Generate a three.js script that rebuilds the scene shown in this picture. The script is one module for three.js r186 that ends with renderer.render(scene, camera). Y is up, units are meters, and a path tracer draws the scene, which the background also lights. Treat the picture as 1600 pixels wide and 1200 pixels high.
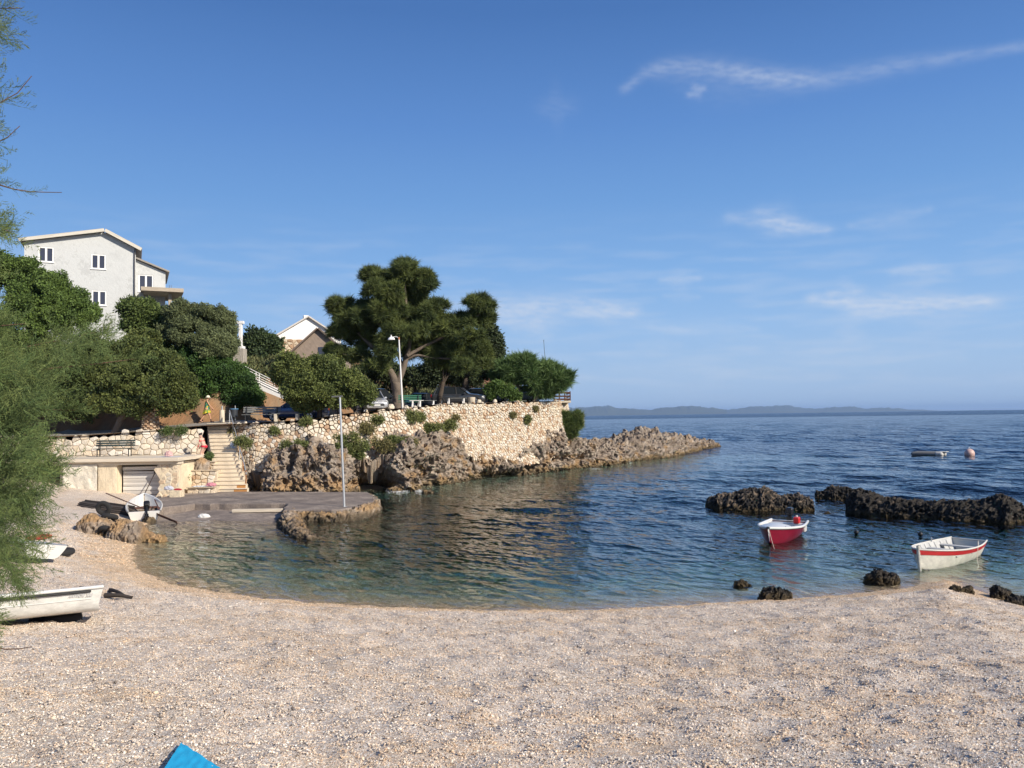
import * as THREE from 'three';
import { mergeGeometries } from 'three/addons/utils/BufferGeometryUtils.js';
import { RoundedBoxGeometry } from 'three/addons/geometries/RoundedBoxGeometry.js';
import { createNoise3D, createNoise2D } from 'simplex-noise';

// ---------- camera, sky, sun, exposure ----------
const FOCAL = 1256, EYE = 4.5, PITCH = Math.atan(51 / FOCAL), ROLL = -0.014;   // pixels of the 1600 x 1200 photograph; metres above the sea
const scene = new THREE.Scene();
const camera = new THREE.PerspectiveCamera(2 * Math.atan(600 / FOCAL) * 180 / Math.PI, 4 / 3, 0.1, 60000);
camera.position.set(0, EYE, 0);
camera.rotation.set(PITCH, 0, ROLL);
camera.updateMatrixWorld(true);
const renderer = new THREE.WebGLRenderer({ antialias: true });
renderer.toneMapping = THREE.LinearToneMapping;
renderer.toneMappingExposure = 1.2;
renderer.shadowMap.enabled = true;

const SUN = new THREE.Vector3(0.70, 0.50, 0.51).normalize();
const sun = new THREE.DirectionalLight(new THREE.Color().setRGB(1, 0.895, 0.75), 5);
sun.position.copy(SUN).multiplyScalar(150).add(new THREE.Vector3(0, 0, -50));
sun.target.position.set(0, 0, -50);
sun.castShadow = true;
Object.assign(sun.shadow.camera, { left: -90, right: 90, top: 90, bottom: -90, near: 1, far: 400 });
sun.shadow.mapSize.set(4096, 4096);
scene.add(sun, sun.target);

function rng(seed) { let a = seed >>> 0; return () => { a = (a + 0x6D2B79F5) | 0; let t = Math.imul(a ^ (a >>> 15), 1 | a); t = (t + Math.imul(t ^ (t >>> 7), 61 | t)) ^ t; return ((t ^ (t >>> 14)) >>> 0) / 4294967296; }; }
const N3 = createNoise3D(rng(11)), N2 = createNoise2D(rng(12));
const clamp = (x, a = 0, b = 1) => Math.min(b, Math.max(a, x));
const lerp = (a, b, t) => a + (b - a) * t;
const smooth = (a, b, x) => { const t = clamp((x - a) / (b - a)); return t * t * (3 - 2 * t); };
const fbm2 = (x, y, o = 4) => { let s = 0, a = 0.5; for (let i = 0; i < o; i++) { s += a * N2(x + i * 17.1, y - i * 9.3); x *= 2.03; y *= 2.03; a *= 0.5; } return s; };
const fbm3 = (x, y, z, o = 4) => { let s = 0, a = 0.5; for (let i = 0; i < o; i++) { s += a * N3(x + i * 7.7, y, z - i * 3.1); x *= 2.07; y *= 2.07; z *= 2.07; a *= 0.5; } return s; };
const ridge3 = (x, y, z, o = 4) => { let s = 0, a = 0.5; for (let i = 0; i < o; i++) { s += a * (1 - 2 * Math.abs(N3(x + i * 5.2, y + i * 1.3, z))); x *= 2.1; y *= 2.1; z *= 2.1; a *= 0.52; } return s; };
const V = (x, y, z) => new THREE.Vector3(x, y, z);

function ray(u, v) { return V((u - 800) / FOCAL, -(v - 600) / FOCAL, -1).applyEuler(camera.rotation); }
function onLevel(u, v, h) { const r = ray(u, v); return r.multiplyScalar((h - EYE) / r.y).add(camera.position); }       // where that sight line meets the level h
function atDepth(u, v, d) { const r = ray(u, v); return r.multiplyScalar(d / -r.z).add(camera.position); }              // where it is d metres out

// ---- sky: air and thin cirrus ----
function makeSky() {
  const W = 4096, H = 2048, data = new Float32Array(W * H * 4);
  const s2l = (c) => { c /= 255; return c <= 0.04045 ? c / 12.92 : ((c + 0.055) / 1.055) ** 2.4; };
  // elevation in degrees -> colour as the photograph shows it
  const stops = [[-90, 150, 168, 200], [-1, 160, 180, 212], [0, 172, 197, 228], [3, 168, 198, 232], [6, 154, 192, 235], [10, 134, 179, 231], [15, 113, 161, 220], [20, 96, 143, 208], [27, 76, 120, 184], [40, 62, 104, 166], [60, 54, 94, 156], [90, 52, 90, 150]]
    .map(([e, r, g, b]) => [e, s2l(r), s2l(g), s2l(b)]);
  const air = (e) => { let k = 1; while (k < stops.length - 1 && stops[k][0] < e) k++; const [a, b] = [stops[k - 1], stops[k]]; const t = clamp((e - a[0]) / (b[0] - a[0])); return [1, 2, 3].map((i) => lerp(a[i], b[i], t)); };
  const dirOf = (u, v) => { const r = ray(u, v).normalize(); return [Math.atan2(r.x, -r.z) * 180 / Math.PI, Math.asin(r.y) * 180 / Math.PI]; };
  // cirrus: a bent streak (points), its width in degrees and its thickness
  const streaks = [
    [[[975, 140], [1010, 112], [1045, 102], [1110, 106], [1210, 122], [1290, 124], [1400, 102], [1500, 88], [1600, 72]], 0.6, 0.26, 0.4],
    [[[1120, 106], [1200, 120], [1285, 122]], 0.45, 0.16, 0.8], [[[1030, 112], [1130, 130], [1250, 132]], 1.3, 0.10, 0.5],
    [[[1078, 148], [1098, 138]], 0.42, 0.34, 0.8], [[[855, 168], [885, 165]], 1.3, 0.10, 0.5],
    [[[1140, 340], [1190, 342], [1230, 352], [1290, 360]], 0.7, 0.32, 0.7], [[[1190, 330], [1245, 352]], 0.9, 0.2, 0.6], [[[1330, 352], [1380, 345], [1450, 327]], 0.5, 0.17, 0.7],
    [[[700, 478], [800, 480], [900, 476], [990, 486]], 0.95, 0.34, 0.5], [[[780, 498], [840, 505], [850, 524]], 1.1, 0.28, 0.6], [[[900, 488], [985, 490]], 0.5, 0.2, 0.8],
    [[[1270, 466], [1350, 476], [1430, 472], [1540, 470]], 0.75, 0.42, 0.6], [[[1300, 458], [1345, 452]], 0.6, 0.28, 0.7], [[[1340, 484], [1440, 484], [1560, 476]], 0.8, 0.2, 0.5],
    [[[1400, 424], [1480, 424]], 0.65, 0.24, 0.6], [[[1035, 438], [1090, 436]], 0.5, 0.24, 0.7], [[[1040, 462], [1090, 464]], 0.4, 0.14, 0.7], [[[1020, 512], [1180, 514]], 0.6, 0.16, 0.6], [[[1000, 540], [1060, 540]], 0.6, 0.13, 0.6], [[[1310, 518], [1345, 520]], 0.6, 0.16, 0.6],
    [[[480, 394], [560, 382]], 0.4, 0.08, 0.6], [[[1150, 545], [1500, 556]], 0.7, 0.12, 0.5], [[[960, 575], [1300, 585]], 0.8, 0.10, 0.4],
  ].map(([pts, w, k, f]) => [pts.map(([u, v]) => dirOf(u, v)), w, k, f]);
  const cloudCol = [s2l(214), s2l(222), s2l(236)];
  const clouds = (az, el) => {
    let c = 0;
    for (const [pts, w, k, f] of streaks) {
      let best = 1e9;
      for (let i = 0; i < pts.length - 1; i++) {
        const [ax, ay] = pts[i], [bx, by] = pts[i + 1];
        if (el < Math.min(ay, by) - 3 * w || el > Math.max(ay, by) + 3 * w) continue;
        const dx = bx - ax, dy = by - ay, t = clamp(((az - ax) * dx + (el - ay) * dy) / (dx * dx + dy * dy));
        const taper = 0.35 + 0.65 * Math.sin(Math.PI * clamp((i + t) / (pts.length - 1), 0.06, 0.94));
        const d = Math.hypot((az - ax - dx * t) * 0.75, el - ay - dy * t) / taper;
        if (d < best) best = d;
      }
      if (best > 3 * w) continue;
      const n = 0.5 + 0.5 * fbm2(az * 0.55 + 40, el * 2.4 + az * 0.25, 5) * 1.6, m = 0.5 + 0.5 * fbm2(az * 2.2, el * 5 - az * 0.7, 3);
      c += (el < 13 ? 1.15 : 0.8) * k * Math.exp(-((best / w) ** 2)) * clamp(0.35 + 0.9 * n) * clamp(1 - 0.6 * f + 0.6 * f * 1.5 * m);
    }
    return c;
  };
  for (let j = 0; j < H; j++) {
    const el = ((j + 0.5) / H - 0.5) * 180, base = air(el), lo = smooth(0, 3, el) * (1 - smooth(9, 15, el));
    for (let i = 0; i < W; i++) {
      const phi = ((i + 0.5) / W - 0.5) * 2 * Math.PI, dx = Math.cos(phi) * Math.cos(el * Math.PI / 180), dz = Math.sin(phi) * Math.cos(el * Math.PI / 180), dy = Math.sin(el * Math.PI / 180);
      const az = Math.atan2(dx, -dz) * 180 / Math.PI;
      let [r, g, b] = base;
      const cs = dx * SUN.x + dy * SUN.y + dz * SUN.z, glow = 0.5 * Math.exp(-(1 - cs) * 9);                 // the air is paler round the sun
      r += glow * 0.9; g += glow * 0.85; b += glow * 0.75;
      let c = 0;
      if (el > 0.3 && el < 32) {
        if (Math.abs(az) < 36) c = clouds(az, el);
        if (lo > 0) c += 0.2 * lo * clamp(fbm2(az * 0.11 + 3, el * 0.9, 4) * 1.3 + 0.15);
      }
      c = Math.min(c, 0.75);
      const q = (j * W + i) * 4;
      data[q] = lerp(r, cloudCol[0], c); data[q + 1] = lerp(g, cloudCol[1], c); data[q + 2] = lerp(b, cloudCol[2], c); data[q + 3] = 1;
    }
  }
  const k = 1 / renderer.toneMappingExposure;
  for (let i = 0; i < data.length; i += 4) { data[i] *= k; data[i + 1] *= k; data[i + 2] *= k; }
  const t = new THREE.DataTexture(data, W, H, THREE.RGBAFormat, THREE.FloatType);
  t.mapping = THREE.EquirectangularReflectionMapping; t.magFilter = t.minFilter = THREE.LinearFilter; t.needsUpdate = true;
  return t;
}
scene.background = makeSky();
scene.environment = scene.background;
// ---------- helpers ----------
const taken = {};
function unique(n) { taken[n] = (taken[n] ?? -1) + 1; return taken[n] ? `${n}_${String(taken[n]).padStart(3, '0')}` : n; }
function tag(o, label, category, group, kind) { o.userData.label = label; o.userData.category = category; if (group) o.userData.group = group; if (kind) o.userData.kind = kind; return o; }
function lit(o) { o.castShadow = o.receiveShadow = true; return o; }
function thing(name, label, category, pos, turn = 0, group) { const g = new THREE.Group(); g.name = unique(name); if (pos) g.position.copy(pos); g.rotation.y = turn; scene.add(g); return tag(g, label, category, group); }
function solo(name, geo, mat, label, category, group, kind) { const m = lit(new THREE.Mesh(geo, mat)); m.name = unique(name); scene.add(m); return tag(m, label, category, group, kind); }
function part(parent, name, geo, mat, label) { const m = lit(new THREE.Mesh(Array.isArray(geo) ? merge(geo) : geo, mat)); m.name = name; parent.add(m); if (label) m.userData.label = label; return m; }
function structure(name, geo, mat, label, category) { const m = lit(new THREE.Mesh(geo, mat)); m.name = unique(name); m.userData.kind = 'structure'; m.userData.label = label; m.userData.category = category; scene.add(m); return m; }
function dup(root, pos, turn, label) { const r = root.clone(); r.name = unique(root.name.replace(/_\d{3}$/, '')); r.userData = { ...root.userData }; if (label) r.userData.label = label; if (pos) r.position.copy(pos); if (turn !== undefined) r.rotation.y = turn; scene.add(r); return r; }
function merge(list) {
  return mergeGeometries(list.map((g) => {
    const q = g.index ? g.toNonIndexed() : g.clone();
    for (const k of Object.keys(q.attributes)) if (!['position', 'normal', 'uv'].includes(k)) q.deleteAttribute(k);
    if (!q.attributes.normal) q.computeVertexNormals();
    if (!q.attributes.uv) q.setAttribute('uv', new THREE.BufferAttribute(new Float32Array(q.attributes.position.count * 2), 2));
    return q;
  }));
}
function box(w, h, d, x = 0, y = 0, z = 0, r = 0.012) { const g = r > 0 && Math.min(w, h, d) > 2.2 * r ? new RoundedBoxGeometry(w, h, d, 1, r) : new THREE.BoxGeometry(w, h, d); return g.translate(x, y, z); }
function turned(g, rx = 0, ry = 0, rz = 0, at) { g.applyMatrix4(new THREE.Matrix4().makeRotationFromEuler(new THREE.Euler(rx, ry, rz))); if (at) g.translate(at.x, at.y, at.z); return g; }
function bar(a, b, r0, r1 = r0, seg = 8) {
  const d = b.clone().sub(a), L = d.length(), g = new THREE.CylinderGeometry(r1, r0, L, seg, 1);
  g.translate(0, L / 2, 0).applyQuaternion(new THREE.Quaternion().setFromUnitVectors(V(0, 1, 0), d.divideScalar(L)));
  return g.translate(a.x, a.y, a.z);
}
function tube(pts, r, seg = 24, rs = 6) { return new THREE.TubeGeometry(new THREE.CatmullRomCurve3(pts), seg, r, rs, false); }
function limb(pts, r0, r1, seg = 10, rs = 8, rough = 0, seed = 1) {                     // a tapering, knotty branch
  const c = new THREE.CatmullRomCurve3(pts), fr = c.computeFrenetFrames(seg, false), pos = [], uv = [], idx = [], L = c.getLength();
  for (let i = 0; i <= seg; i++) {
    const t = i / seg, p = c.getPointAt(t), R = lerp(r0, r1, t ** 0.8);
    for (let j = 0; j <= rs; j++) {
      const a = (j % rs) / rs * 2 * Math.PI, k = R * (1 + rough * N3(Math.cos(a) * 1.3 + seed, Math.sin(a) * 1.3, t * L * 1.5));
      const q = p.clone().addScaledVector(fr.normals[i], Math.cos(a) * k).addScaledVector(fr.binormals[i], Math.sin(a) * k);
      pos.push(q.x, q.y, q.z); uv.push(j / rs * R * 6, t * L);
    }
  }
  for (let i = 0; i < seg; i++) for (let j = 0; j < rs; j++) { const a = i * (rs + 1) + j, b = a + rs + 1; idx.push(a, a + 1, b, b, a + 1, b + 1); }
  return geo(pos, uv, idx);
}
function geo(pos, uv, idx, col) {
  const g = new THREE.BufferGeometry();
  g.setAttribute('position', new THREE.Float32BufferAttribute(pos, 3));
  if (uv) g.setAttribute('uv', new THREE.Float32BufferAttribute(uv, 2));
  if (col) g.setAttribute('color', new THREE.Float32BufferAttribute(col, 3));
  if (idx) g.setIndex(idx);
  g.computeVertexNormals();
  return g;
}
// a sheet from a function of (i, j) -> {p, uv, c}
function sheet(ni, nj, f, flip = false) {
  const pos = new Float32Array((ni + 1) * (nj + 1) * 3), uv = new Float32Array((ni + 1) * (nj + 1) * 2), idx = new Uint32Array(ni * nj * 6);
  let col = null, k = 0;
  for (let i = 0; i <= ni; i++) for (let j = 0; j <= nj; j++, k++) {
    const { p, t, c } = f(i, j);
    pos.set([p.x, p.y, p.z], k * 3); uv.set(t ?? [p.x, p.z], k * 2);
    if (c) { col ??= new Float32Array((ni + 1) * (nj + 1) * 3); col.set(c, k * 3); }
  }
  k = 0;
  for (let i = 0; i < ni; i++) for (let j = 0; j < nj; j++) {
    const a = i * (nj + 1) + j, b = a + nj + 1;
    idx.set(flip ? [a, a + 1, b, b, a + 1, b + 1] : [a, b, a + 1, b, b + 1, a + 1], k); k += 6;
  }
  const g = new THREE.BufferGeometry();
  g.setAttribute('position', new THREE.BufferAttribute(pos, 3)); g.setAttribute('uv', new THREE.BufferAttribute(uv, 2));
  if (col) g.setAttribute('color', new THREE.BufferAttribute(col, 3));
  g.setIndex(new THREE.BufferAttribute(idx, 1)); g.computeVertexNormals();
  return g;
}
// textures: f(x, y) with x, y in 0..1 -> [r, g, b] 0..1 (sRGB) or a height 0..1
function texture(n, f, { srgb = false, repeat = 1 } = {}) {
  const d = new Uint8Array(n * n * 4);
  for (let j = 0, k = 0; j < n; j++) for (let i = 0; i < n; i++, k += 4) { const c = f(i / n, j / n, i, j), v = typeof c === 'number'; d[k] = 255 * clamp(v ? c : c[0]); d[k + 1] = 255 * clamp(v ? c : c[1]); d[k + 2] = 255 * clamp(v ? c : c[2]); d[k + 3] = 255; }
  const t = new THREE.DataTexture(d, n, n, THREE.RGBAFormat); t.wrapS = t.wrapT = THREE.RepeatWrapping; t.magFilter = t.minFilter = THREE.LinearFilter; if (srgb) t.colorSpace = THREE.SRGBColorSpace; t.repeat.set(repeat, repeat); t.needsUpdate = true;
  return t;
}
// noise that tiles over 0..1
function tileable(n, seed, freqs) {
  const R = rng(seed), out = new Float32Array(n * n);
  for (const [f, a] of freqs) {
    const g = new Float32Array(f * f); for (let i = 0; i < g.length; i++) g[i] = R() * 2 - 1;
    const s = f / n;
    for (let j = 0; j < n; j++) { const y = j * s, y0 = Math.floor(y), fy = y - y0, wy = fy * fy * (3 - 2 * fy), r0 = (y0 % f) * f, r1 = ((y0 + 1) % f) * f; for (let i = 0; i < n; i++) { const x = i * s, x0 = Math.floor(x), fx = x - x0, wx = fx * fx * (3 - 2 * fx), c0 = x0 % f, c1 = (x0 + 1) % f; out[j * n + i] += a * lerp(lerp(g[r0 + c0], g[r0 + c1], wx), lerp(g[r1 + c0], g[r1 + c1], wx), wy); } }
  }
  return out;
}
const grainA = tileable(512, 5, [[4, 0.4], [9, 0.4], [21, 0.35], [64, 0.3], [170, 0.3], [512, 0.25]]);
const grainB = tileable(512, 6, [[6, 0.3], [32, 0.35], [128, 0.45], [400, 0.5]]);
const grainTex = (base, amp, g = grainA, repeat = 1) => texture(512, (x, y, i, j) => { const v = 1 + amp * g[j * 512 + i]; return [base[0] * v, base[1] * v, base[2] * v]; }, { srgb: true, repeat });
const bumpA = texture(512, (x, y, i, j) => 0.5 + 0.35 * grainA[j * 512 + i]), bumpB = texture(512, (x, y, i, j) => 0.5 + 0.3 * grainB[j * 512 + i]);
const lin = (r, g, b) => new THREE.Color().setRGB(r, g, b);
const mat = (color, roughness = 0.8, o = {}) => new THREE.MeshStandardMaterial({ color: Array.isArray(color) ? lin(...color) : color, roughness, side: THREE.DoubleSide, ...o });
// plain surfaces keep a little mottling: a map that multiplies the colour
const mottle = texture(512, (x, y, i, j) => { const v = 0.82 + 0.16 * grainA[j * 512 + i]; return [v, v, v]; });
const mottled = (color, roughness = 0.85, bump = 0.004, o = {}) => mat(color, roughness, { map: mottle, bumpMap: bumpA, bumpScale: bump, ...o });
// ---------- land, sea and seabed ----------
const shorePx = [[225, 824], [212, 840], [205, 870], [215, 890], [260, 910], [350, 927], [500, 943], [650, 951], [800, 954], [950, 952], [1100, 943], [1250, 935], [1330, 928], [1420, 918], [1450, 911], [1484, 909], [1530, 925], [1600, 945]];
const shoreLine = new THREE.CatmullRomCurve3([V(-18.3, 0, -41), V(-16.6, 0, -37.2), ...shorePx.map(([u, v]) => onLevel(u, v, 0)), V(13.4, 0, -16), V(18, 0, -11), V(30, 0, 4)], false, 'centripetal').getPoints(150).map((p) => [p.x, p.z]);
const landRing = [...shoreLine, [34, 40], [-95, 40], [-95, -170], [-8, -170], [2, -120], [14, -104], [24, -116], [28, -113], [19.4, -98], [12.4, -83], [8, -75], [5, -71.5], [2, -68], [-0.5, -65], [-3.5, -61], [-5.6, -57], [-7, -53], [-8.5, -52], [-18.3, -48.5]];
function landDist(x, z) {                                   // metres inland of the waterline, negative out at sea
  let best = 1e9, inside = false;
  for (let i = 0, n = landRing.length, j = n - 1; i < n; j = i++) {
    const [ax, az] = landRing[j], [bx, bz] = landRing[i], dx = bx - ax, dz = bz - az;
    const t = clamp(((x - ax) * dx + (z - az) * dz) / (dx * dx + dz * dz || 1)), ex = x - ax - dx * t, ez = z - az - dz * t, e = ex * ex + ez * ez;
    if (e < best) best = e;
    if ((az > z) !== (bz > z) && x < (bx - ax) * (z - az) / (bz - az) + ax) inside = !inside;
  }
  return inside ? Math.sqrt(best) : -Math.sqrt(best);
}
function beachHeight(x, z) {
  const d = landDist(x, z) + 0.10 * N2(x * 0.9, z * 0.9) + 0.05 * N2(x * 3.1, z * 3.1);
  if (d > 0) {
    const dry = smooth(0.3, 1.6, d);
    const feet = dry * (0.035 * N2(x * 1.1, z * 1.1) + 0.02 * N2(x * 2.7 + 9, z * 2.7) - 0.034 * smooth(0.35, 0.8, N2(x * 3.3 + 50, z * 3.3)) + 0.012 * N2(x * 6.5, z * 6.5));
    return 0.19 * Math.min(d, 3) + 0.137 * Math.max(0, d - 3) + feet + 0.05 * Math.exp(-(((d - 2.2) / 0.5) ** 2));
  }
  const s = -d;
  return -(0.17 * Math.min(s, 3) + 0.10 * clamp(s - 3, 0, 30) + 0.06 * Math.max(0, Math.min(s - 33, 60))) + 0.12 * smooth(1, 5, s) * fbm2(x * 0.5, z * 0.5, 3);
}
const lines = (a, ...stops) => { const out = [a]; for (const [to, step] of stops) while (Math.sign(step) * (out[out.length - 1] - to) < -1e-6) out.push(out[out.length - 1] + step); return out; };
{
  const xs = lines(-60, [-26, 1.2], [-13, 0.3], [13.5, 0.1], [22, 0.35], [48, 1.5]), zs = lines(12, [-3.5, 1], [-23.5, -0.1], [-44, -0.3], [-125, -1.6]);
  const col = [];
  const g = sheet(xs.length - 1, zs.length - 1, (i, j) => { const x = xs[i], z = zs[j]; return { p: V(x, beachHeight(x, z), z), t: [x, z] }; }, true);
  // shingle: pale limestone grains with grey, tan and dark ones
  const n = 2048, R = rng(77), cellN = 480, cells = new Float32Array(cellN * cellN * 5);
  const kinds = [[0.88, 0.85, 0.80], [0.85, 0.79, 0.72], [0.83, 0.755, 0.675], [0.79, 0.755, 0.71], [0.87, 0.795, 0.70], [0.77, 0.68, 0.595], [0.67, 0.63, 0.59], [0.92, 0.90, 0.865]];
  for (let i = 0; i < cellN * cellN; i++) { const k = kinds[Math.floor(R() * kinds.length)], b = R() < 0.035 ? 0.52 : 0.85 + 0.27 * R(); cells.set([R(), R(), k[0] * b, k[1] * b, k[2] * b], i * 5); }
  const hgt = new Float32Array(n * n), colour = new Uint8Array(n * n * 4);
  for (let j = 0; j < n; j++) for (let i = 0; i < n; i++) {
    const x = i / n * cellN, y = j / n * cellN, cx = Math.floor(x), cy = Math.floor(y); let d1 = 9, d2 = 9, w = 0;
    for (let b = -1; b <= 1; b++) for (let a = -1; a <= 1; a++) { const q = (((cy + b + cellN) % cellN) * cellN + (cx + a + cellN) % cellN) * 5, dx = cx + a + cells[q] - x, dy = cy + b + cells[q + 1] - y, d = dx * dx + dy * dy; if (d < d1) { d2 = d1; d1 = d; w = q; } else if (d < d2) d2 = d; }
    const e = Math.sqrt(d2) - Math.sqrt(d1), q = (j * n + i), tint = 1 + 0.06 * grainA[(j >> 2) * 512 + (i >> 2)];
    hgt[q] = clamp(e * 1.7) * 0.8 + 0.2 * cells[w];
    for (let c = 0; c < 3; c++) colour[q * 4 + c] = 255 * clamp(cells[w + 2 + c] * tint); colour[q * 4 + 3] = 255;
  }
  const ct = new THREE.DataTexture(colour, n, n, THREE.RGBAFormat); ct.colorSpace = THREE.SRGBColorSpace; ct.wrapS = ct.wrapT = THREE.RepeatWrapping; ct.magFilter = THREE.LinearFilter; ct.repeat.set(1 / 5.3, 1 / 5.3); ct.needsUpdate = true;
  const bt = texture(n, (x, y, i, j) => hgt[j * n + i]); bt.repeat.set(1 / 5.3, 1 / 5.3);
  // broad differences of matter: paler dry shingle, sandier tan patches, brown wet grit by the water, weed-dark bed further out
  const p = g.attributes.position, c = new Float32Array(p.count * 3);
  for (let k = 0; k < p.count; k++) {
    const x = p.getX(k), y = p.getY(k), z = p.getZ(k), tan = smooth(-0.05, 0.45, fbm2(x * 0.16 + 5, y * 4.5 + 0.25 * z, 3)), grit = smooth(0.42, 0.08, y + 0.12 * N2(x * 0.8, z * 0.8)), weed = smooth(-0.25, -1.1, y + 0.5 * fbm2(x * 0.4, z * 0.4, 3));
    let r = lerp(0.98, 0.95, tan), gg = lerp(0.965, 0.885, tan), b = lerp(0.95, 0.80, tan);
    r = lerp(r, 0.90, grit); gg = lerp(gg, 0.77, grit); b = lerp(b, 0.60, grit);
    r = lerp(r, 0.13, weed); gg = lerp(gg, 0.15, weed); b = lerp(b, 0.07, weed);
    c.set([r, gg, b], k * 3);
  }
  g.setAttribute('color', new THREE.BufferAttribute(c, 3));
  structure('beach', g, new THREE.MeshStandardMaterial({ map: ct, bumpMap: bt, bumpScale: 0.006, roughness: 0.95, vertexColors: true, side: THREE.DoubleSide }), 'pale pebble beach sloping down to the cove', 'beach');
  const bed = new THREE.PlaneGeometry(64000, 40000).rotateX(-Math.PI / 2).translate(0, -7.5, -12500);
  structure('seabed', bed, mat([0.05, 0.06, 0.04], 1), 'dark sea floor below the open water', 'seabed');

  // loose pebbles on the near part
  const pg = new THREE.IcosahedronGeometry(1, 1), pp = pg.attributes.position; const sd = rng(3), mem = {};
  for (let k = 0; k < pp.count; k++) { const key = [pp.getX(k), pp.getY(k), pp.getZ(k)].map((v) => v.toFixed(3)).join(); const m = mem[key] ??= 0.8 + 0.4 * sd(); pp.setXYZ(k, pp.getX(k) * m, pp.getY(k) * m, pp.getZ(k) * m); }
  pg.computeVertexNormals();
  const RR = rng(41), at = [];
  const put = (count, x0, x1, z0, z1, s0, s1, keep) => { for (let k = 0; k < count; k++) { const x = lerp(x0, x1, RR()), z = lerp(z0, z1, RR()); if (Math.abs(x) > -z * 0.72 + 1.2) continue; if (keep && RR() > keep(x, z)) continue; at.push([x, z, lerp(s0, s1, RR() ** 2.2)]); } };
  put(230000, -9, 9, -4.2, -10, 0.004, 0.0095); put(170000, -13, 13, -10, -17.5, 0.005, 0.0105); put(110000, -15, 14, -17.5, -25, 0.006, 0.012, (x, z) => (landDist(x, z) > -0.6 ? 1 : 0));
  put(70000, -18, -7, -25, -36, 0.009, 0.018, (x, z) => (landDist(x, z) > -0.5 ? 1 : 0)); put(1800, -13, 13, -4.2, -20, 0.010, 0.022);
  const im = new THREE.InstancedMesh(pg, mat([1, 1, 1], 0.9), at.length), m4 = new THREE.Matrix4(), qq = new THREE.Quaternion(), e = new THREE.Euler(), cc = new THREE.Color();
  let used = 0;
  for (const [x, z, s] of at) {
    const y = beachHeight(x, z); if (y < -0.25) continue;
    e.set((RR() - 0.5) * 0.9, RR() * 6.28, (RR() - 0.5) * 0.9); qq.setFromEuler(e);
    m4.compose(V(x, y + s * 0.12, z), qq, V(s * (0.9 + 0.5 * RR()), s * (0.45 + 0.4 * RR()), s)); im.setMatrixAt(used, m4);
    const tan = smooth(-0.05, 0.45, fbm2(x * 0.16 + 5, y * 4.5 + 0.25 * z, 3)), grit = smooth(0.42, 0.08, y + 0.12 * N2(x * 0.8, z * 0.8)), k = kinds[Math.floor(RR() * kinds.length)], dk = RR() < 0.03 ? 0.48 : 0.86 + 0.27 * RR();
    cc.setRGB(k[0] * dk, k[1] * dk, k[2] * dk, THREE.SRGBColorSpace); cc.r *= lerp(lerp(0.98, 0.95, tan), 0.93, grit); cc.g *= lerp(lerp(0.965, 0.865, tan), 0.80, grit); cc.b *= lerp(lerp(0.945, 0.76, tan), 0.64, grit); im.setColorAt(used++, cc);
  }
  { // dry seaweed shreds, gathered along old tide lines
    const wr = rng(88), spots = []; while (spots.length < 1500) { const x = lerp(-14, 13, wr()), z = lerp(-5, -24, wr()); if (landDist(x, z) < 0.8) continue; if (wr() > 0.08 + smooth(0.15, 0.5, fbm2(x * 0.5 + 70, beachHeight(x, z) * 3, 3))) continue; spots.push([x, z]); }
    const wm = new THREE.InstancedMesh(leafCluster(5, 0.05, 0.007, 0.02, 66), mat([1, 1, 1], 0.95), spots.length); spots.forEach(([x, z], k) => { e.set(0, wr() * 6.28, 0); qq.setFromEuler(e); const s = 0.5 + 0.9 * wr(); m4.compose(V(x, beachHeight(x, z) + 0.012, z), qq, V(s, s * 0.3, s)); wm.setMatrixAt(k, m4); const t = wr(); cc.setRGB(lerp(0.02, 0.09, t), lerp(0.016, 0.06, t), lerp(0.012, 0.04, t)); wm.setColorAt(k, cc); });
    wm.name = 'dry_seaweed'; tag(wm, 'dark shreds of dry seaweed strewn over the shingle', 'seaweed', null, 'stuff'); lit(wm); scene.add(wm);
  }
  im.count = used; im.name = 'loose_pebbles'; tag(im, 'small loose pebbles scattered over the beach', 'pebbles', null, 'stuff'); lit(im); scene.add(im);
}

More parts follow.
